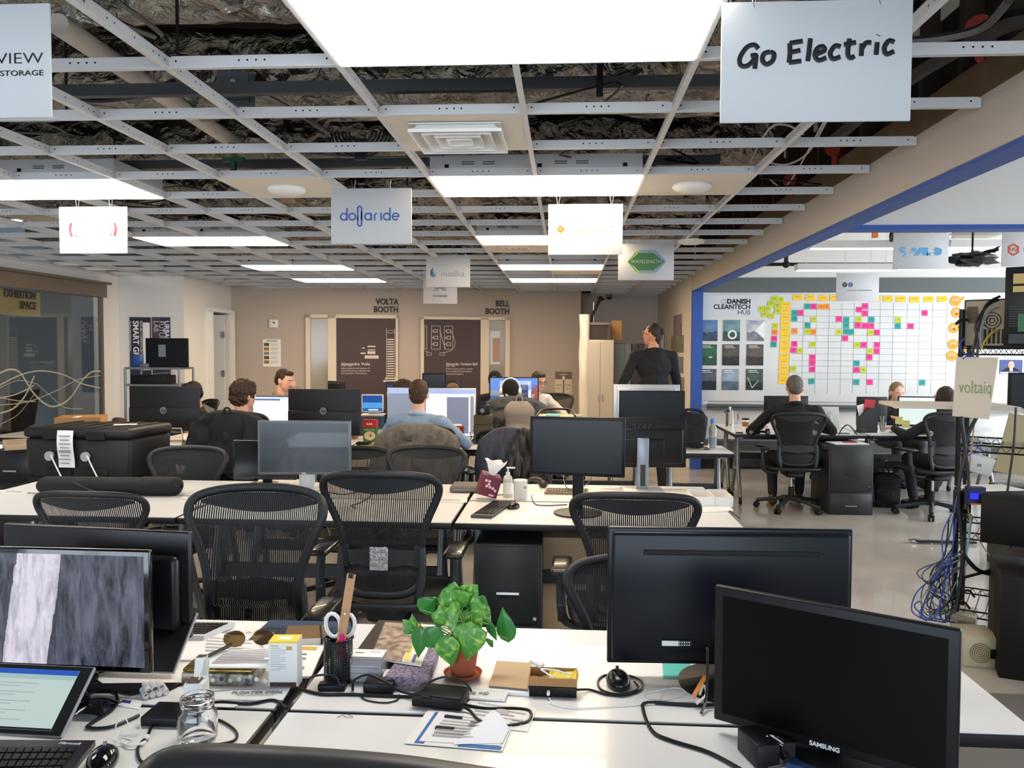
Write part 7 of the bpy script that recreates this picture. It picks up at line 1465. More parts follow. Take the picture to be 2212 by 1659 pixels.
def backpack(loc,rz,h,w,d,m,label,accent=None,strap=True,tilt=0,name='backpack'):
    t=thing(name,label,'backpack',loc,rz,rot=(tilt,0,rz)); b=MB()
    def f(u,v):
        a=u*2*PI; z=v*h; k=(1-.75*max(0,v-.72)**2/.078)**.5 if v>.72 else 1-.12*(1-v); k=max(k,.02); q=1+.06*noise.noise(V((math.cos(a)*2,math.sin(a)*2,z*6+w)))
        return (math.copysign(abs(math.cos(a))**.75,math.cos(a))*w/2*k*q,math.copysign(abs(math.sin(a))**.75,math.sin(a))*d/2*k*q,z)
    b.grid(f,36,22,m); b.build('bag_body',t)
    b=MB(); b.grid(lambda u,v:((u-.5)*w*.72,-d*.5-.025*math.sin(PI*u)*math.sin(PI*min(v*1.05,1)),.04+v*h*.45),12,8,m); b.build('front_pocket',t)
    b=MB(); b.tube([(-.03,0,h-.01),(-.02,0,h+.045),(.02,0,h+.045),(.03,0,h-.01)],.008,m,n=6); b.build('top_handle',t)
    if strap:
        for s in (-1,1): b=MB(); b.tube([(s*w*.2,d*.3,h*.95),(s*w*.38,d*.75,h*.7),(s*w*.42,d*.6,h*.3),(s*w*.4,d*.4,h*.08)],.018,m,n=8,ry=.35,up=(1,0,0)); b.build('shoulder_strap',t)
    if accent: b=MB(); b.tube([(-.05,-d*.5-.02,h*.80),(.02,-d*.5-.03,h*.82),(.04,-d*.5-.03,h*.77),(-.03,-d*.5-.02,h*.75)],.004,accent,n=6,closed=True); b.build('logo_trim',t)
    return t
p=PZ(1862,1098,0); backpack((p.x,p.y+.12,0),.1,.46,.34,.24,BAGB,'black backpack with teal loop leaning against the filing cabinet',mt('teal_trim','4fd0b8',.4),tilt=-.18)
p=PZ(1925,1100,0); backpack((p.x,p.y+.16,0),-.1,.34,.30,.2,mt('black_nylon'),'plain black bag right of the backpack with teal loop',name='black_bag',strap=False)
b=MB(); p=PZ(1915,1085,0); b.lathe([(.13,0),(.155,.36),(.15,.36),(.12,.01)],BLKM,n=22); b.grid(lambda u,v:(.156*math.cos(u*6.2832)*(1+.03*math.sin(u*40)),.156*math.sin(u*6.2832)*(1+.03*math.cos(u*33)),.34+.05*v),30,2,mt('clear_bag','c9cccf',.2,trans=.5)); tag(b.build('waste_bin',loc=(p.x,p.y+.45,0)),'black waste bin with clear liner behind the black bag','bin')
b=MB()
for i in range(7):
    p=PZ(1955+i*12,1050+random.uniform(-20,20),0); b.ell((p.x,p.y+.2,.08+.05*(i%3)),(.12,.1,.09),mt('dark_clothes_%d'%(i%3),('2a2a2d','3a3634','1f2226')[i%3],.9),nz=3,seed=i,amp=.3)
tag(b.build('clothes_heap',world=True),'heap of dark clothes and bags under the right room desk','clothes',kind='stuff')
b=MB(); A,B_=PZ(1980,1170,.01),PZ(2110,1175,.01); b.box((A+B_)/2+V((0,0,.008)),((B_-A).length,.04,.016),DGREY); b.box(A+V((-.02,0,.012)),(.08,.05,.012),STEEL,(0,0,.4)); tag(b.build('floor_bar',world=True),'flat grey metal bar lying on the open floor','bar')
# short desk near the blue column
lathe_thing(1538,966,'water_bottle','clear water bottle with blue cap on the short desk','bottle',[(.034,0),(.037,.01),(.037,.17),(.018,.20),(.018,.215)],mt('bottle_glass'),extra=lambda b:(b.lathe([(.021,.21),(.021,.245),(.019,.25)],mt('cap_blue','4f8fd8',.4),n=18),b.cyl((0,0,.004),(0,0,.09),.034,mt('water'),n=20)),dy=-.02)
p=PD(1497,958,6.95); b=MB(); BG=mt('black_bag_fabric','16181d',.75,bump=.3,bscale=30); b.box((0,0,.16),(.25,.16,.30),BG,(0,.12,0),bev=.05,seg=4); b.box((0.02,-.085,.13),(.18,.02,.16),BG,(0,.12,0),bev=.01); b.tube([(-.1,0,.28),(-.05,0,.33),(.08,0,.32),(.12,0,.24)],.012,BG,n=8); b.box((.08,-.097,.06),(.02,.002,.008),LOGOW)
tag(b.build('laptop_bag',loc=(p.x,p.y+.12,DOWN+.0)),'black laptop bag on the short desk left of the water bottle','bag')
for (x,y,w,d,h,c,la) in ((1496,962,.05,.03,.08,'3a8f4f','green small box on the short desk'),(1506,962,.04,.03,.075,'2b2e30','dark small box beside the green one')):
    b=MB(); b.box((0,0,h/2),(w,d,h),mt('sbox_'+c,c,.5)); tag(b.build('small_box',loc=PZ(x,y,ZD)),la,'box')
for (x,y,c,la) in ((1480,968,'f26f86','pink paper scrap on the short desk'),(1505,969,'e8d27a','yellow paper scrap on the short desk'),(1522,967,'b5563a','red pen on the short desk'),(1527,971,'232323','black usb stick on the short desk')):
    b=MB(); b.box((0,0,.004),(.05,.025,.006),mt('scrap_'+c,c,.6)); tag(b.build('desk_item',loc=PZ(x,y,ZD),rot=random.uniform(-.4,.4)),la,'desk item')
# ================================================================ EQUIPMENT RACK
RK=mt('rack_black','121314',.4,.3); RD=4.5; postp=PD(2069,1000,RD); RY=postp.y; RXX=postp.x
t=thing('wire_rack','black wire shelving rack carrying computers at the right edge','rack',(RXX,RY,0),-.52)
for (dx,dy) in ((0,0),(1.2,0),(0,.5),(1.2,.5)):
    b=MB(); b.cyl((dx,dy,0),(dx,dy,1.80 if dy==0 and dx==0 else 1.75),.014,RK,n=10)
    for i in range(12): b.cyl((dx,dy,.15*i+.05),(dx,dy,.15*i+.058),.0165,RK,n=10)
    b.build('post',t)
zS=[PD(2100,752,RD).z,PD(2150,1150,4.4).z-.02,PD(2150,960,RD).z,.16]
for z in zS:
    b=MB()
    for yy in (0,.5):
        b.cyl((0,yy,z),(1.2,yy,z),.005,RK,n=6); b.cyl((0,yy,z-.035),(1.2,yy,z-.035),.005,RK,n=6)
        b.tube([(1.2*i/48,yy,z-(.035 if i%2 else 0)) for i in range(49)],.0035,RK,n=5,sm=0)
    for i in range(25): b.cyl((1.2*i/24,0,z),(1.2*i/24,.5,z),.003,RK,n=5)
    b.build('wire_shelf',t)
# post top at sign
b=MB(); A,B_=PD(1962,873,4.75),PD(2155,908,4.30); b.box((0,0,0),(.62,.42,.018),mt('pale_board','d8cbb8',.5),(0,0,0)); q=(A+B_)/2; tag(b.build('wood_board',loc=(RXX+.02,RY+.20,PD(2000,880,4.5).z),rot=-.12),'pale wooden board resting on the rack behind the leaning sign','board')
PCB=mt('pc_black','101112',.45); PCT=mt('pc_tan','a3957c',.5)
def pcbox(px0,px1,py0,dep,h,d,z,label,m=PCB,face=None,name='desktop_computer',rz=0):
    A=PD(px0,py0,dep); w=px1; c=V((w/2,d/2,0)); c.rotate(Euler((0,0,rz))); o=thing(name,label,'computer',(A.x+c.x,A.y+c.y,z),rz); b=MB(); b.box((0,0,h/2),(w,d,h),m,bev=.004,seg=1); b.build('case',o)
    if face:
        b=MB(); face(b,w,d,h); b.build('rear_panel',o)
    return o
def tanface(b,w,d,h):
    b.box((0,-d/2-.002,h/2),(w*.9,.004,h*.94),PCT); annulus(b,w*.15,h*.55,.045,.005,PCB,y=-d/2-.006); annulus(b,w*.15,h*.55,.03,.005,PCB,y=-d/2-.006); annulus(b,w*.15,h*.55,.015,.005,PCB,y=-d/2-.006)
    b.prism([(-w*.3-.025,h*.85),(-w*.3+.025,h*.85),(-w*.3+.03,h*.7),(-w*.3+.02,h*.5),(-w*.3-.02,h*.5),(-w*.3-.03,h*.7)],-d/2-.008,-d/2-.004,mt('hex_grille','5a4b38',.6))
    for i in range(6): b.box((-w*.1+i*.022,-d/2-.006,h*.22),(.012,.004,h*.3),PCB)
pcbox(2083,.22,652,RD-.02,.255,.40,zS[0]+.006,'tan backed computer tower lying on the top rack shelf',face=tanface,rz=-.80)
def grn(b,w,d,h):
    for i in range(9): b.box((-w*.2,-d/2-.004,h*.5-i*.012),(w*.4,.003,.005),DGREY)
    b.box((w*.05,-d/2-.005,h*.30),(w*.55,.004,h*.22),mt('pcb_green','2f6b3f',.5)); b.box((-.02,-d/2-.006,h*.85),(w*.5,.004,.05),mt('gold_plate','9c8350',.4,.6)); b.box((-.02,-d/2-.006,h*.72),(w*.5,.004,.03),mt('gold_plate')); b.box((w*.0,-d/2-.005,h*.1),(w*.8,.003,h*.12),DGREY)
pcbox(2172,.22,590,RD-.35,.40,.42,zS[0]+.006,'taller dark computer tower at the right edge of the top rack shelf',face=grn,rz=-.55)
pcbox(2120,.42,1055,4.22,.24,.40,zS[1]+.006,'dark wide computer box on the middle rack shelf',m=mt('pc_brown_black','151312',.6,spec=.3),rz=-.55)
b=MB(); b.box((0,0,0),(.3,.2,.002),PAPER); tag(b.build('paper_sheet',loc=(PD(2180,1052,4.25).x,PD(2180,1052,4.25).y+.2,zS[1]+.249),rot=.2),'white sheet lying on the dark computer box','paper')
pcbox(2165,.45,1195,3.95,.50,.45,0,'black computer tower standing on the floor at the right edge',m=mt('pc_brown_black'),name='floor_computer',rz=-.35)
def psu(b,w,d,h):
    for r in (.05,.04,.03,.02,.01): annulus(b,-w*.05,h*.5,r,.004,mt('brass_grille','8f7a4a',.4,.6),y=-d/2-.003)
    b.box((w*.32,-d/2-.004,h*.5),(w*.22,.008,h*.3),BLACK)
o=pcbox(2085,.17,1285,4.1,.15,.22,.0,'beige power supply with round fan on the floor below the rack',m=mt('psu_beige','b8b095',.5),face=psu,name='power_supply',rz=-.15)
o=pcbox(2055,.12,1262,4.45,.15,.22,.0,'second beige power supply half hidden by cables',m=mt('psu_beige'),face=psu,name='power_supply',rz=-.5)
b=MB(); b.box((0,0,0),(.13,.045,.10),mt('router_white','d3d0cb',.35),(0,.1,0),bev=.012,seg=3); b.box((0,-.024,.0),(.02,.002,.015),INKG); o=tag(b.build('router',loc=PD(2116,1003,4.35)),'white router strapped to the rack among cables','router'); o.rotation_euler=(.1,.15,-.5)
b=MB(); b.box((0,0,0),(.085,.05,.09),mt('navy_device','262c55',.5)); b.box((-.015,-.027,.0),(.04,.003,.03),emc('2a35ff',1.2)); b.box((.0,-.027,-.04),(.07,.004,.008),mt('orange_rim','d8643a',.5)); tag(b.build('display_meter',loc=PD(2106,1070,4.3)),'navy device with glowing blue display on the rack','meter')
# leaning sign on the rack
A,B_=PD(2066,772,4.38),PD(2157,771,4.28); t=thing('leaning_sign','cream sign with green lettering fixed to the equipment rack','sign',(A+B_)/2-V((0,0,.315)),math.atan2(B_.y-A.y,B_.x-A.x)-.0); w=(B_-A).length
b=MB(); P=[(-w/2-.012,0),(w/2-.035,-.01),(w/2,.315),(-w/2,.315)]; b.prism(P,-.005,.005,mt('cream_board','d6c7b2',.6)); bo=b.build('board',t); text('voltaiq',.098,mt('logo_olive','77924f',.6),(-.005,-.0065,.155),parent=bo,xs=.58,bold=-.001)
b=MB(); b.tube([(-.05,0,.312),(-.05,-.004,.345),(-.045,0,.312)],.0015,STEEL,n=5,sm=0); b.build('wire_hanger',t)
# cables on the rack
BC=[mt('cable_blue','2f4f9c',.4),WIRE,mt('cable_grey','8c9196',.5),mt('cable_teal','7fb5ae',.5),mt('cable_tan','b0804f',.5),mt('cable_yellow','d0a73c',.5)]
def rc(pts,m,r,label,d=4.35,name='cable'):
    b=MB(); b.tube([PD(p[0],p[1],p[2] if len(p)>2 else d) for p in pts],r,m,n=6,sm=6); tag(b.build(name,world=True),label,'cable','cables hanging on the equipment rack')
CS=[([(2075,900),(2085,980),(2070,1060),(2080,1200),(2065,1320)],1,.011,'thick black cable bundle down the rack post'),([(2110,900),(2085,960),(2092,1040),(2085,1100)],1,.010,'thick black cable curving beside the rack post'),
([(2105,910),(2098,975),(2088,1060),(2096,1130)],4,.004,'tan cable beside the rack post'),([(2100,960),(2120,975),(2085,990),(2070,1060),(2060,1110)],0,.004,'blue cable from the white router'),
([(2055,1110),(2035,1160),(2040,1250),(2020,1330),(1990,1330),(2010,1270),(2045,1220)],0,.0035,'blue cable hanging left in a wide loop'),([(2060,1115),(2045,1180),(2020,1240),(1980,1280),(1970,1320),(2000,1340)],0,.0035,'blue cable falling to the far left of the tangle'),
([(2050,1120),(2040,1200),(2015,1230),(2010,1260),(2040,1240)],1,.004,'black cable loop left of the rack post'),([(2066,1120),(2055,1200),(2040,1260),(2030,1330),(2060,1345)],0,.004,'blue cable dropping to the floor at the post'),
([(2098,1115),(2090,1180),(2078,1250),(2062,1320)],3,.006,'pale teal cable slanting right of the post'),([(2105,1150),(2130,1190),(2155,1215)],4,.003,'tan cable slanting to the floor computer'),
([(2075,1190),(2110,1230),(2150,1240),(2165,1235)],1,.012,'thick black cable running to the floor computer'),([(2070,1250),(2110,1240),(2150,1228)],1,.008,'black cable above the beige power supply'),
([(2030,1320),(2060,1290),(2090,1275),(2105,1290)],1,.006,'black power cord reaching the beige power supply'),([(2040,1345),(2075,1300),(2095,1315)],1,.006,'second black power cord at the beige power supply'),
([(2000,1335),(1975,1310),(1990,1300),(1995,1330),(2040,1345)],0,.0035,'blue cable coil on the floor'),([(2050,1365),(2100,1385),(2150,1380),(2120,1365)],1,.005,'black cable lying on the floor below the power supply'),
([(2160,640),(2130,660),(2110,720),(2100,770)],1,.007,'black cable arching from the tall tower to the shelf'),([(2185,645),(2140,655),(2108,700),(2112,750),(2105,900)],1,.006,'black cable falling behind the leaning sign'),([(2180,662),(2140,670),(2120,710),(2118,750)],2,.006,'grey cable between both towers'),
([(2176,720),(2150,715),(2125,740),(2120,755)],5,.006,'yellow cable in front of the tall tower'),([(2085,730),(2072,745),(2085,765),(2110,772)],0,.004,'dark blue cable at the shelf corner'),([(2065,700),(2078,690),(2092,692)],1,.008,'black plug cable at the top of the post'),
([(2195,880),(2190,960),(2178,1050),(2170,1120),(2185,1185)],1,.006,'black cable hanging in front of the dark computer box'),([(2080,775),(2095,765),(2115,770)],0,.003,'thin blue wire under the top shelf')]
for pts,m,r,la in CS: rc(pts,BC[m],r,la)
b=MB(); random.seed(3)
for i in range(26):
    q=[(random.uniform(2040,2095),random.uniform(1180,1230)),(random.uniform(1980,2060),random.uniform(1230,1290)),(random.uniform(1985,2075),random.uniform(1290,1330)),(random.uniform(2000,2080),random.uniform(1320,1345))]
    b.tube([PD(x,y,random.uniform(4.3,4.6)) for x,y in q],.0032,BC[i%3],n=5,sm=6)
tag(b.build('cable_tangle',world=True),'dense tangle of blue and black cables at the foot of the rack','cables',kind='stuff')
b=MB(); b.box((0,0,0),(.07,.06,.12),BLACK,bev=.004); tag(b.build('power_strip_box',loc=PD(2078,1083,4.42)),'black socket box tied to the rack post','socket box')
b=MB(); p=PD(2150,930,4.9); b.box((0,0,.0),(.32,.004,.30),mt('acrylic_sheet','dfe4e6',.05,trans=.9,alpha=.55),(.2,.1,.1)); tag(b.build('acrylic_sheet',loc=p),'clear acrylic sheet leaning right of the leaning sign','sheet')
b=MB(); p=PD(2195,960,4.6); b.box((0,0,0),(.16,.006,.34),mt('yellowish_panel','c9b78f',.15,coat=.6),(.15,.15,0)); tag(b.build('reflective_panel',loc=p),'yellowish reflective panel at the right edge of the rack','panel')
# dark swivel monitor and desk beyond the rack
monitor(PD(2180,805,5.9),PD(2290,805,5.9),.27,'dark monitor cut by the right edge behind the rack',screen=SOFFB,zt=DOWN,stand='square')
table(3.3,4.9,5.75,6.45,'dark edged desk beyond the equipment rack at the right edge')
filecab(PD(2180,1010,6.3).x+.0,5.85,.45,.60,.5,'charcoal filing cabinet beyond the rack at the right edge',split=[.35,.25])
# ================================================================ PEOPLE
def ik(a,t,l1,l2,pole):
    d=t-a; L=min(d.length,(l1+l2)*.995); u=d.normalized(); x=(l1*l1-l2*l2+L*L)/(2*L); h=math.sqrt(max(l1*l1-x*x,0)); p=V(pole)-u*u.dot(V(pole)); return a+u*x+p.normalized()*h,a+u*L
HAIRN=[0]
def person(label,px,py,dep,rz,shirt,hands,pants='23242a',skin=SKIN2,hair='short',hc='3a2a1e',head=(0,0),lean=.12,sleeve=1.,sit=True,w=1.,extra=(),collar=None,fem=False,legs=True,hz=None,roll=0):
    hp=PD(px,py,dep); t=thing('person',label,'person',(0,0,0),rz)
    zh=.50 if sit else .95; sc=1.
    ly=math.sin(lean); lz=math.cos(lean); td=V((0,ly,lz))
    Hn=hp.z; tl=(Hn-.17-zh)/lz                       # hip to neck base
    hip=V((0,0,zh)); nb=hip+td*tl; hc0=V((0,nb.y+.035+.05*math.sin(lean)+.03*math.sin(-head[1]),Hn))
    off=V((hc0.x,hc0.y,0)); off.rotate(Euler((0,0,rz))); t.location=(hp.x-off.x,hp.y-off.y,0)
    HR=M.Translation(hc0)@Euler((head[1],roll,head[0])).to_matrix().to_4x4()
    def hd(x,y,z): return HR@V((x,y,z))
    sw=.175*w; sh=[nb-td*.055+V((s*sw,0,0)) for s in (-1,1)]; ul,fl=.27*max(1,w),.25
    arms=[]
    for i,s in enumerate((-1,1)):
        h=hands[i]
        if h is None: tgt=V((s*(sw+.06),nb.y+.02,nb.z-.60)); pole=(s*.5,-1,0)
        else: tgt=V(h[:3]); pole=h[3] if len(h)>3 else (s*.9,-.3,-.6)
        if len(h or ())>4 and h[4]=='H': tgt=HR@V(h[:3])
        e,wr=ik(sh[i],tgt,ul,fl,pole); arms.append((sh[i],e,wr))
    S=[('e',hd(0,0,.015),(.074,.092,.102)),('e',hd(0,.030,-.035),(.058,.062,.070)),('e',hd(0,.062,-.078),(.026,.025,.022)),('e',hd(0,.090,-.012),(.013,.020,.020)),('e',hd(0,.092,.008),(.008,.010,.022)),
       ('e',hd(0,.078,-.045),(.022,.012,.008)),('e',hd(0,.076,.035),(.050,.018,.012)),('e',hd(.038,.058,-.018),(.022,.022,.022)),('e',hd(-.038,.058,-.018),(.022,.022,.022))]
    for s in (-1,1): S.append(('e',hd(s*.077,-.005,-.005),(.009,.019,.031),(0,0,s*.3)))
    S+=[('c',hd(0,-.015,-.06),nb+V((0,.0,-.02)),.052,.058),('c',nb-td*.17,hip+td*.05,.07,.075),('c',nb-td*.02,nb-td*.17,.045,.05)]
    for k,(a,e,wr) in enumerate(arms):
        S+=[('c',a,e,.040,.034),('c',e,wr,.036,.024)]
        fd=(wr-e).normalized(); s=(-1,1)[k]; hk=hands[k]
        if hk is not None and len(hk)>5: fd=V(hk[5]).normalized()
        elif hk is not None: fd=(V((fd.x*.6,fd.y+.3,0))).normalized()
        up=V((0,0,1)) if abs(fd.z)<.8 else V((0,-1,0)); side=fd.cross(up).normalized(); nrm=side.cross(fd).normalized()
        S.append(('e',wr+fd*.045,(.038,.046,.017),Euler((0,0,0)) if False else (M((side,fd,side.cross(fd))).transposed().to_euler())))
        for j,(o_,l_) in enumerate(((-.030,.062),(-.010,.072),(.011,.070),(.031,.055))):
            b0=wr+fd*.078+side*o_; m1=b0+fd*l_*.5-nrm*.004+side*o_*.15; e1=m1+fd*l_*.42-nrm*l_*.35; S+=[('c',b0,m1,.0095,.0085),('c',m1,e1,.0085,.0075)]
        sd=side*(1 if (side.x*s<0) else -1); b0=wr+fd*.02+sd*.028; S+=[('c',b0,b0+fd*.035+sd*.022,.012,.010),('c',b0+fd*.035+sd*.022,b0+fd*.062+sd*.022-nrm*.01,.010,.008)]
    knees=[]
    for s in (-1,1):
        h0=hip+V((s*.095,0,0))
        if sit: kn=h0+V((s*.05,.42,-.01)); an=kn+V((0,.04 if s>0 else -.10,-.41)); an.z=.08
        else: kn=V((s*.10,.03,.50)); an=V((s*.11,-.02,.08))
        knees.append((h0,kn,an)); S+=[('c',h0,kn,.07,.05),('c',kn,an,.048,.035),('c',an,an+V((0,.13,-.04)),.036,.030)]
    fuse(S,skin,'body',t,vox=.009,sm=2)
    # clothing
    sm_=mt('cloth_'+shirt,shirt,.85,vary=.18,vscale=22,bump=.25,bscale=35)
    C=[('e',nb-td*.16,(.165*w,.105,.19),(-lean,0,0)),('e',hip+td*tl*.42,(.145*w,.105,.19),(-lean,0,0)),('e',hip+td*.08,(.155*w,.115,.13),(-lean,0,0)),('e',nb-td*.045,(.125*w,.07,.05),(-lean,0,0)),('c',nb-td*.08,nb+V((0,-.008,-.012)),.085,.066)]
    for i,s in enumerate((-1,1)):
        a,e,wr=arms[i]; C.append(('c',nb-td*.03,a,.055,.066)); C.append(('c',a,e if sleeve>.5 else a.lerp(e,.85),.062,.052))
        if sleeve>.6: C.append(('c',e,e.lerp(wr,min(sleeve,.93)),.050,.036))
    if fem: C.append(('e',nb-td*.2+V((0,.06,0)),(.13,.07,.07)))
    if 'hood' in extra: C+= [('e',nb+V((0,-.055,-.035)),(.10,.055,.055)),('e',nb+V((0,-.075,-.09)),(.075,.04,.07)),('c',nb+V((-.08,-.02,.0)),nb+V((.08,-.02,0)),.035,.035)]
    fuse(C,sm_,'shirt' if 'hood' not in extra else 'hooded_sweater',t,vox=.012,sm=3,curl=.006,cs=12)
    if collar:
        b=MB(); b.tube([nb+V((.068*math.cos(a*PI/6),.066*math.sin(a*PI/6)-.008,.012-.018*math.sin(a*PI/6))) for a in range(12)],.013,mt('cloth_'+collar,collar,.8),n=8,closed=True,sm=2,ry=1.5,up=(0,0,1)); b.build('collar',t)
    pm=mt('cloth_'+pants,pants,.85); P=[('e',hip,(.165*w,.13,.11))]
    for h0,kn,an in knees: P+=[('c',h0,kn,.088,.066),('c',kn,an.lerp(kn,.12),.062,.05)]
    if legs: fuse(P,pm,'trousers',t,vox=.018,sm=3)
    if legs:
        for h0,kn,an in knees:
            fuse([('c',an+V((0,-.03,-.035)),an+V((0,.14,-.048)),.042,.036),('c',an,an+V((0,0,-.02)),.045,.045)],mt('shoe_brown','5a3626',.4) if 'brown' in extra else BLKM,'shoe',t,vox=.012,sm=2)
    # hair
    hm=mt('hair_'+hc,hc,.6,vary=.4,vscale=30,bump=.4,bscale=90); Hs=[]
    if hair in ('short','curly','bun','long','tail','side'):
        Hs=[('e',hd(0,-.018,.032),(.081,.090,.096)),('e',hd(0,-.05,-.01),(.068,.055,.07))]
        if hair in('short','side'): Hs.append(('e',hd(0,.03,.085),(.060,.052,.034)))
        if hair=='curly': Hs=[('e',hd(0,-.02,.045),(.100,.108,.098)),('e',hd(0,-.045,-.01),(.088,.07,.08)),('e',hd(0,.04,.085),(.07,.05,.04))]
        if hair=='long': Hs+=[('c',hd(0,-.05,0),hd(0,-.085,-.26),.085,.075),('c',hd(.055,0,0),hd(.07,-.03,-.20),.045,.04),('c',hd(-.055,0,0),hd(-.07,-.03,-.20),.045,.04)]
        if hair=='tail': Hs+=[('c',hd(-.05,.0,-.01),hd(-.075,.045,-.20),.026,.030),('c',hd(-.075,.045,-.20),hd(-.06,.06,-.30),.030,.014),('c',hd(.055,-.02,0),hd(.05,-.03,-.12),.025,.02)]
        if hair=='bun': Hs+=[('e',hd(0,-.105,.035),(.032,.030,.034)),('c',hd(0,-.06,-.02),hd(0,-.06,-.07),.05,.03)]
        fuse(Hs,hm,'hair',t,vox=.007,sm=2,curl=.016 if hair=='curly' else .004,cs=42 if hair=='curly' else 60)
    else:
        fuse([('e',hd(0,-.012,.030),(.085,.100,.098)),('e',hd(0,-.05,-.02),(.07,.055,.07))],mt('knit_black','101012',.95,bump=.4,bscale=60),'cap' if hair=='cap' else 'beanie',t,vox=.009,sm=2)
    # face
    for s in (-1,1):
        b=MB(); b.ell(hd(s*.030,.083,.012),(.012,.006,.007),PAPER,nu=10,nv=6); b.ell(hd(s*.030,.088,.012),(.005,.003,.005),INK,nu=8,nv=6); b.build('eye',t)
        b=MB(); b.tube([hd(s*.015,.092,.030),hd(s*.032,.090,.035),hd(s*.048,.078,.030)],.003,hm,n=6,sm=3); b.build('eyebrow',t)
    b=MB(); b.tube([hd(-.020,.088,-.044),hd(0,.094,-.046),hd(.020,.088,-.044)],.0042,mt('lips','a8584c',.5),n=6,sm=3); b.build('mouth',t)
    if 'glasses' in extra:
        b=MB()
        for s in (-1,1): b.tube([hd(s*.032+.020*math.cos(a*PI/5),.100,.010+.016*math.sin(a*PI/5)) for a in range(10)],.002,BLACK,n=5,closed=True,sm=2); b.tube([hd(s*.052,.1,.014),hd(s*.076,.06,.014),hd(s*.082,-.01,.010)],.002,BLACK,n=5,sm=0)
        b.tube([hd(-.012,.1,.012),hd(.012,.1,.012)],.002,BLACK,n=5,sm=0); b.build('eyeglasses',t)
    if 'phones' in extra or 'blackphones' in extra:
        m_=WHITE if 'phones' in extra else BLACK; b=MB(); b.tube([hd(.095*math.cos(a),-.0,.02+.115*math.sin(a)) for a in [PI*k/8 for k in range(9)]],.008,m_,n=8,sm=3)
        for s in (-1,1): b.cyl(hd(s*.082,0,-.0),hd(s*.108,0,-.0),.036,m_,n=18)
        b.build('headphones',t)
    return t
DESKZ=.76
person('person in a black short sleeved shirt behind the black monitor back at the left',416,850,8.45,2.2,'131315',[(-.20,.36,.80),(.16,.40,.80)],hc='14110f',skin=SKIN,sleeve=.4,lean=.2,head=(.0,-.25))
person('curly haired person in a dark jacket facing the lit web page',527,856,6.72,-.35,'23262f',[(-.2,.42,.79),(.2,.42,.79)],hair='curly',hc='4a2f1d',lean=.1,head=(-.25,-.1),collar='20232b',w=1.05)
person('person in a checked shirt resting a hand on the forehead',614,822,8.75,-1.95,'9a8478',[(-.035,.118,-.035,(-.8,.5,-.8),'H',(0.05,-.30,1)),(.2,.30,.80)],hc='3a2718',skin=SKIN2,lean=.15,head=(.1,-.3),collar='8a7468')
person('curly haired person in a black hooded sweater beside the denim shirt',872,850,8.3,-.3,'121214',[(-.2,.42,.79),(.2,.42,.79)],hair='curly',hc='33231a',extra=('hood',),lean=.15,head=(-.1,-.15))
person('person in a light blue denim shirt seen from behind at the large lit monitor',905,852,6.72,-.04,'8fa5bd',[(-.20,.40,.80),(.26,.42,.80)],hc='4a2e1b',skin=SKIN2,lean=.08,sleeve=.75,collar='a8bace',w=1.12)
person('person with black headphones whose forehead shows above the large lit monitor',978,852,8.5,PI,'3a3a40',[(-.2,.40,.80),(.2,.40,.80)],hair='short',hc='8a6a50',extra=('blackphones',),skin=SKIN2)
person('person in a black beanie with white headphones seen from behind',1103,846,8.25,0,'3f4244',[(-.2,.42,.79),(.2,.42,.79)],hair='beanie',extra=('phones',),skin=SKIN,w=1.2,lean=.05)
person('person in a white shirt with glasses right of the mountain wallpaper screen',1163,824,9.9,-2.5,'d9d3cd',[(-.2,.40,.80),(.2,.40,.80)],hc='33241a',hair='side',extra=('glasses',),head=(0,-.3),lean=.15,skin=SKIN2)
person('person whose black cap shows above the mountain wallpaper screen',1069,823,10.0,PI,'2a2a2e',[(-.2,.40,.80),(.2,.40,.80)],hair='cap',skin=SKIN)
person('standing person in a black hooded sweater with hair bun and glasses',1409,724,8.75,.35,'141519',[(-.30,.12,.98),(.30,.05,.92)],hair='bun',hc='33241a',extra=('hood','glasses'),sit=False,lean=.02,head=(.75,0),sleeve=.62,w=1.22,skin=SKIN)
person('grey haired person in a black suit seen from behind in the right room',1716,838,8.12,-.05,'17181b',[(-.26,.36,.80),(.26,.40,.80)],hc='6a625a',skin=SKIN2,lean=.1,w=1.15,head=(0,-.2),extra=('brown',),collar='17181b')
person('blond person in black looking down between the monitors of the right room',1937,848,9.85,PI+.15,'161618',[(-.18,.36,.80),(.18,.36,.80)],hair='tail',hc='8f7350',skin=SKIN2,lean=.22,head=(.0,-.35),fem=True,w=.92)
person('long brown haired person in a dark blazer facing the pale table screen',2040,862,8.05,.3,'1b1c20',[(-.34,.40,.80),(.12,.42,.80)],hair='long',hc='38241b',skin=SKIN2,lean=.15,fem=True,w=.95,head=(.1,-.1))
person('person hidden behind the suit with only a forearm on the desk',1722,850,10.1,PI+.1,'7d93b5',[(.33,.42,.79),(.0,.35,.80)],hc='5a4030',skin=SKIN2,lean=.2,sleeve=.6)
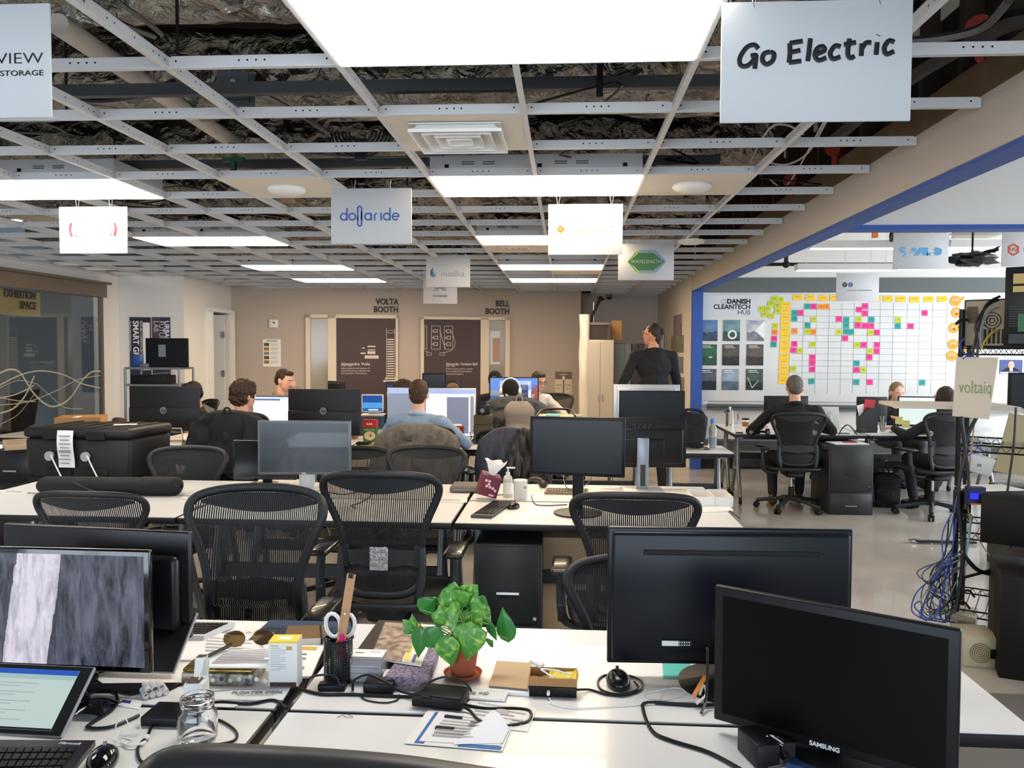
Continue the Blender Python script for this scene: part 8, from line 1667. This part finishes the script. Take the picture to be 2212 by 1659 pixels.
# ================================================================ DRAPED CLOTHES AND BACKPACKS ON CHAIRS
def drape(chair,m,name,label,w=.56,front=.3,back=.55,zt=None,puff=.03,seed=0,sleeves=True,cat='jacket'):
    c=CHAIRS[chair]; z0=bp(0,.53); yy=z0[1]*1.06; zt=(z0[2])*c.scale.z+.02; t=thing(name,label,cat,c.location.copy(),c.rotation_euler.z)
    b=MB()
    def f(u,v):
        x=(u-.5)*w; L=front+back; s=v*L-front; fold=(.035*math.sin(u*15+seed+2*math.sin(v*4))*abs(s)*1.8+.06*noise.noise(V((u*4.5,v*6,seed)))+.025*noise.noise(V((u*13,v*11,seed))))
        top=-.10*abs(2*u-1)**2.5
        if s<0: return (x*(1-.1*abs(s)),yy+.03+.02+fold*.4,zt+top+s*.95)
        a=min(s/.05,1); return (x*(1+.12*s),yy-.05*a-.02-abs(fold)-puff*math.sin(min(s/back,1)*PI)-.05*(2*u-1)**2*0,zt+top-max(0,s-.03)*(1+.08*math.sin(u*9+seed)))
    b.grid(f,34,30,m); o=b.build('cloth',t,fix=False); q=o.modifiers.new('s','SOLIDIFY'); q.thickness=.012
    if sleeves:
        for s in (-1,1): b=MB(); b.tube([(s*w*.42,yy-.04,zt-.10),(s*w*.50,yy-.09,zt-.28),(s*w*.47,yy-.07,zt-.50)],lambda k:.055-.02*k,m,n=10); b.build('sleeve',t)
    return t
drape(12,mt('grey_wool','77706a',.95,vary=.3,vscale=25,bump=.4,bscale=50),'draped_jacket','grey wool jacket draped over the chair of the denim shirt person',w=.62,back=.62,seed=1)
drape(15,mt('navy_shell','2c3346',.6,vary=.3,vscale=8,bump=.4,bscale=14),'draped_jacket','navy and black jackets hanging over the chair right of the small plant',w=.46,back=.70,puff=.07,seed=4)
drape(10,mt('black_coat','1a1c1d',.85,bump=.4,bscale=18),'draped_coat','dark coat and backpack hung over the chair of the curly haired person',w=.60,back=.55,puff=.06,seed=7)
c=CHAIRS[10]; p=c.location; backpack((p.x-.03,p.y-.42,.62),c.rotation_euler.z,.44,.30,.14,mt('black_nylon'),'black backpack hanging behind the curly haired person',strap=True)
c=CHAIRS[13]; drape(13,mt('charcoal_wool','4b4e50',.9,vary=.2,vscale=12),'draped_sweater','charcoal sweater over the chair of the person with white headphones',w=.66,back=.40,seed=9,sleeves=False)
p=c.location; backpack((p.x+.06,p.y-.42,.62),0,.46,.30,.15,mt('taupe_canvas','958a84',.85,vary=.15,bump=.2,bscale=60),'light taupe backpack hanging on the chair of the person with white headphones',strap=False)
b=MB()
for s in (-1,1): b.tube([(p.x+.06+s*.07,p.y-.36,1.05),(p.x+.06+s*.11,p.y-.33,1.10),(p.x+.06+s*.13,p.y-.27,1.13)],.02,mt('taupe_canvas'),n=8,ry=.35)
tag(b.build('bag_straps',world=True),'pair of taupe shoulder straps hooked over the chair top','strap')

c=CHAIRS[15]; drape(15,mt('black_shell','1b1c20',.5,bump=.4,bscale=16),'draped_jacket','black shell jacket hanging beneath the navy one right of the small plant',w=.30,back=.78,puff=.13,seed=12,front=.02).location.x+=.12
finish_fused()
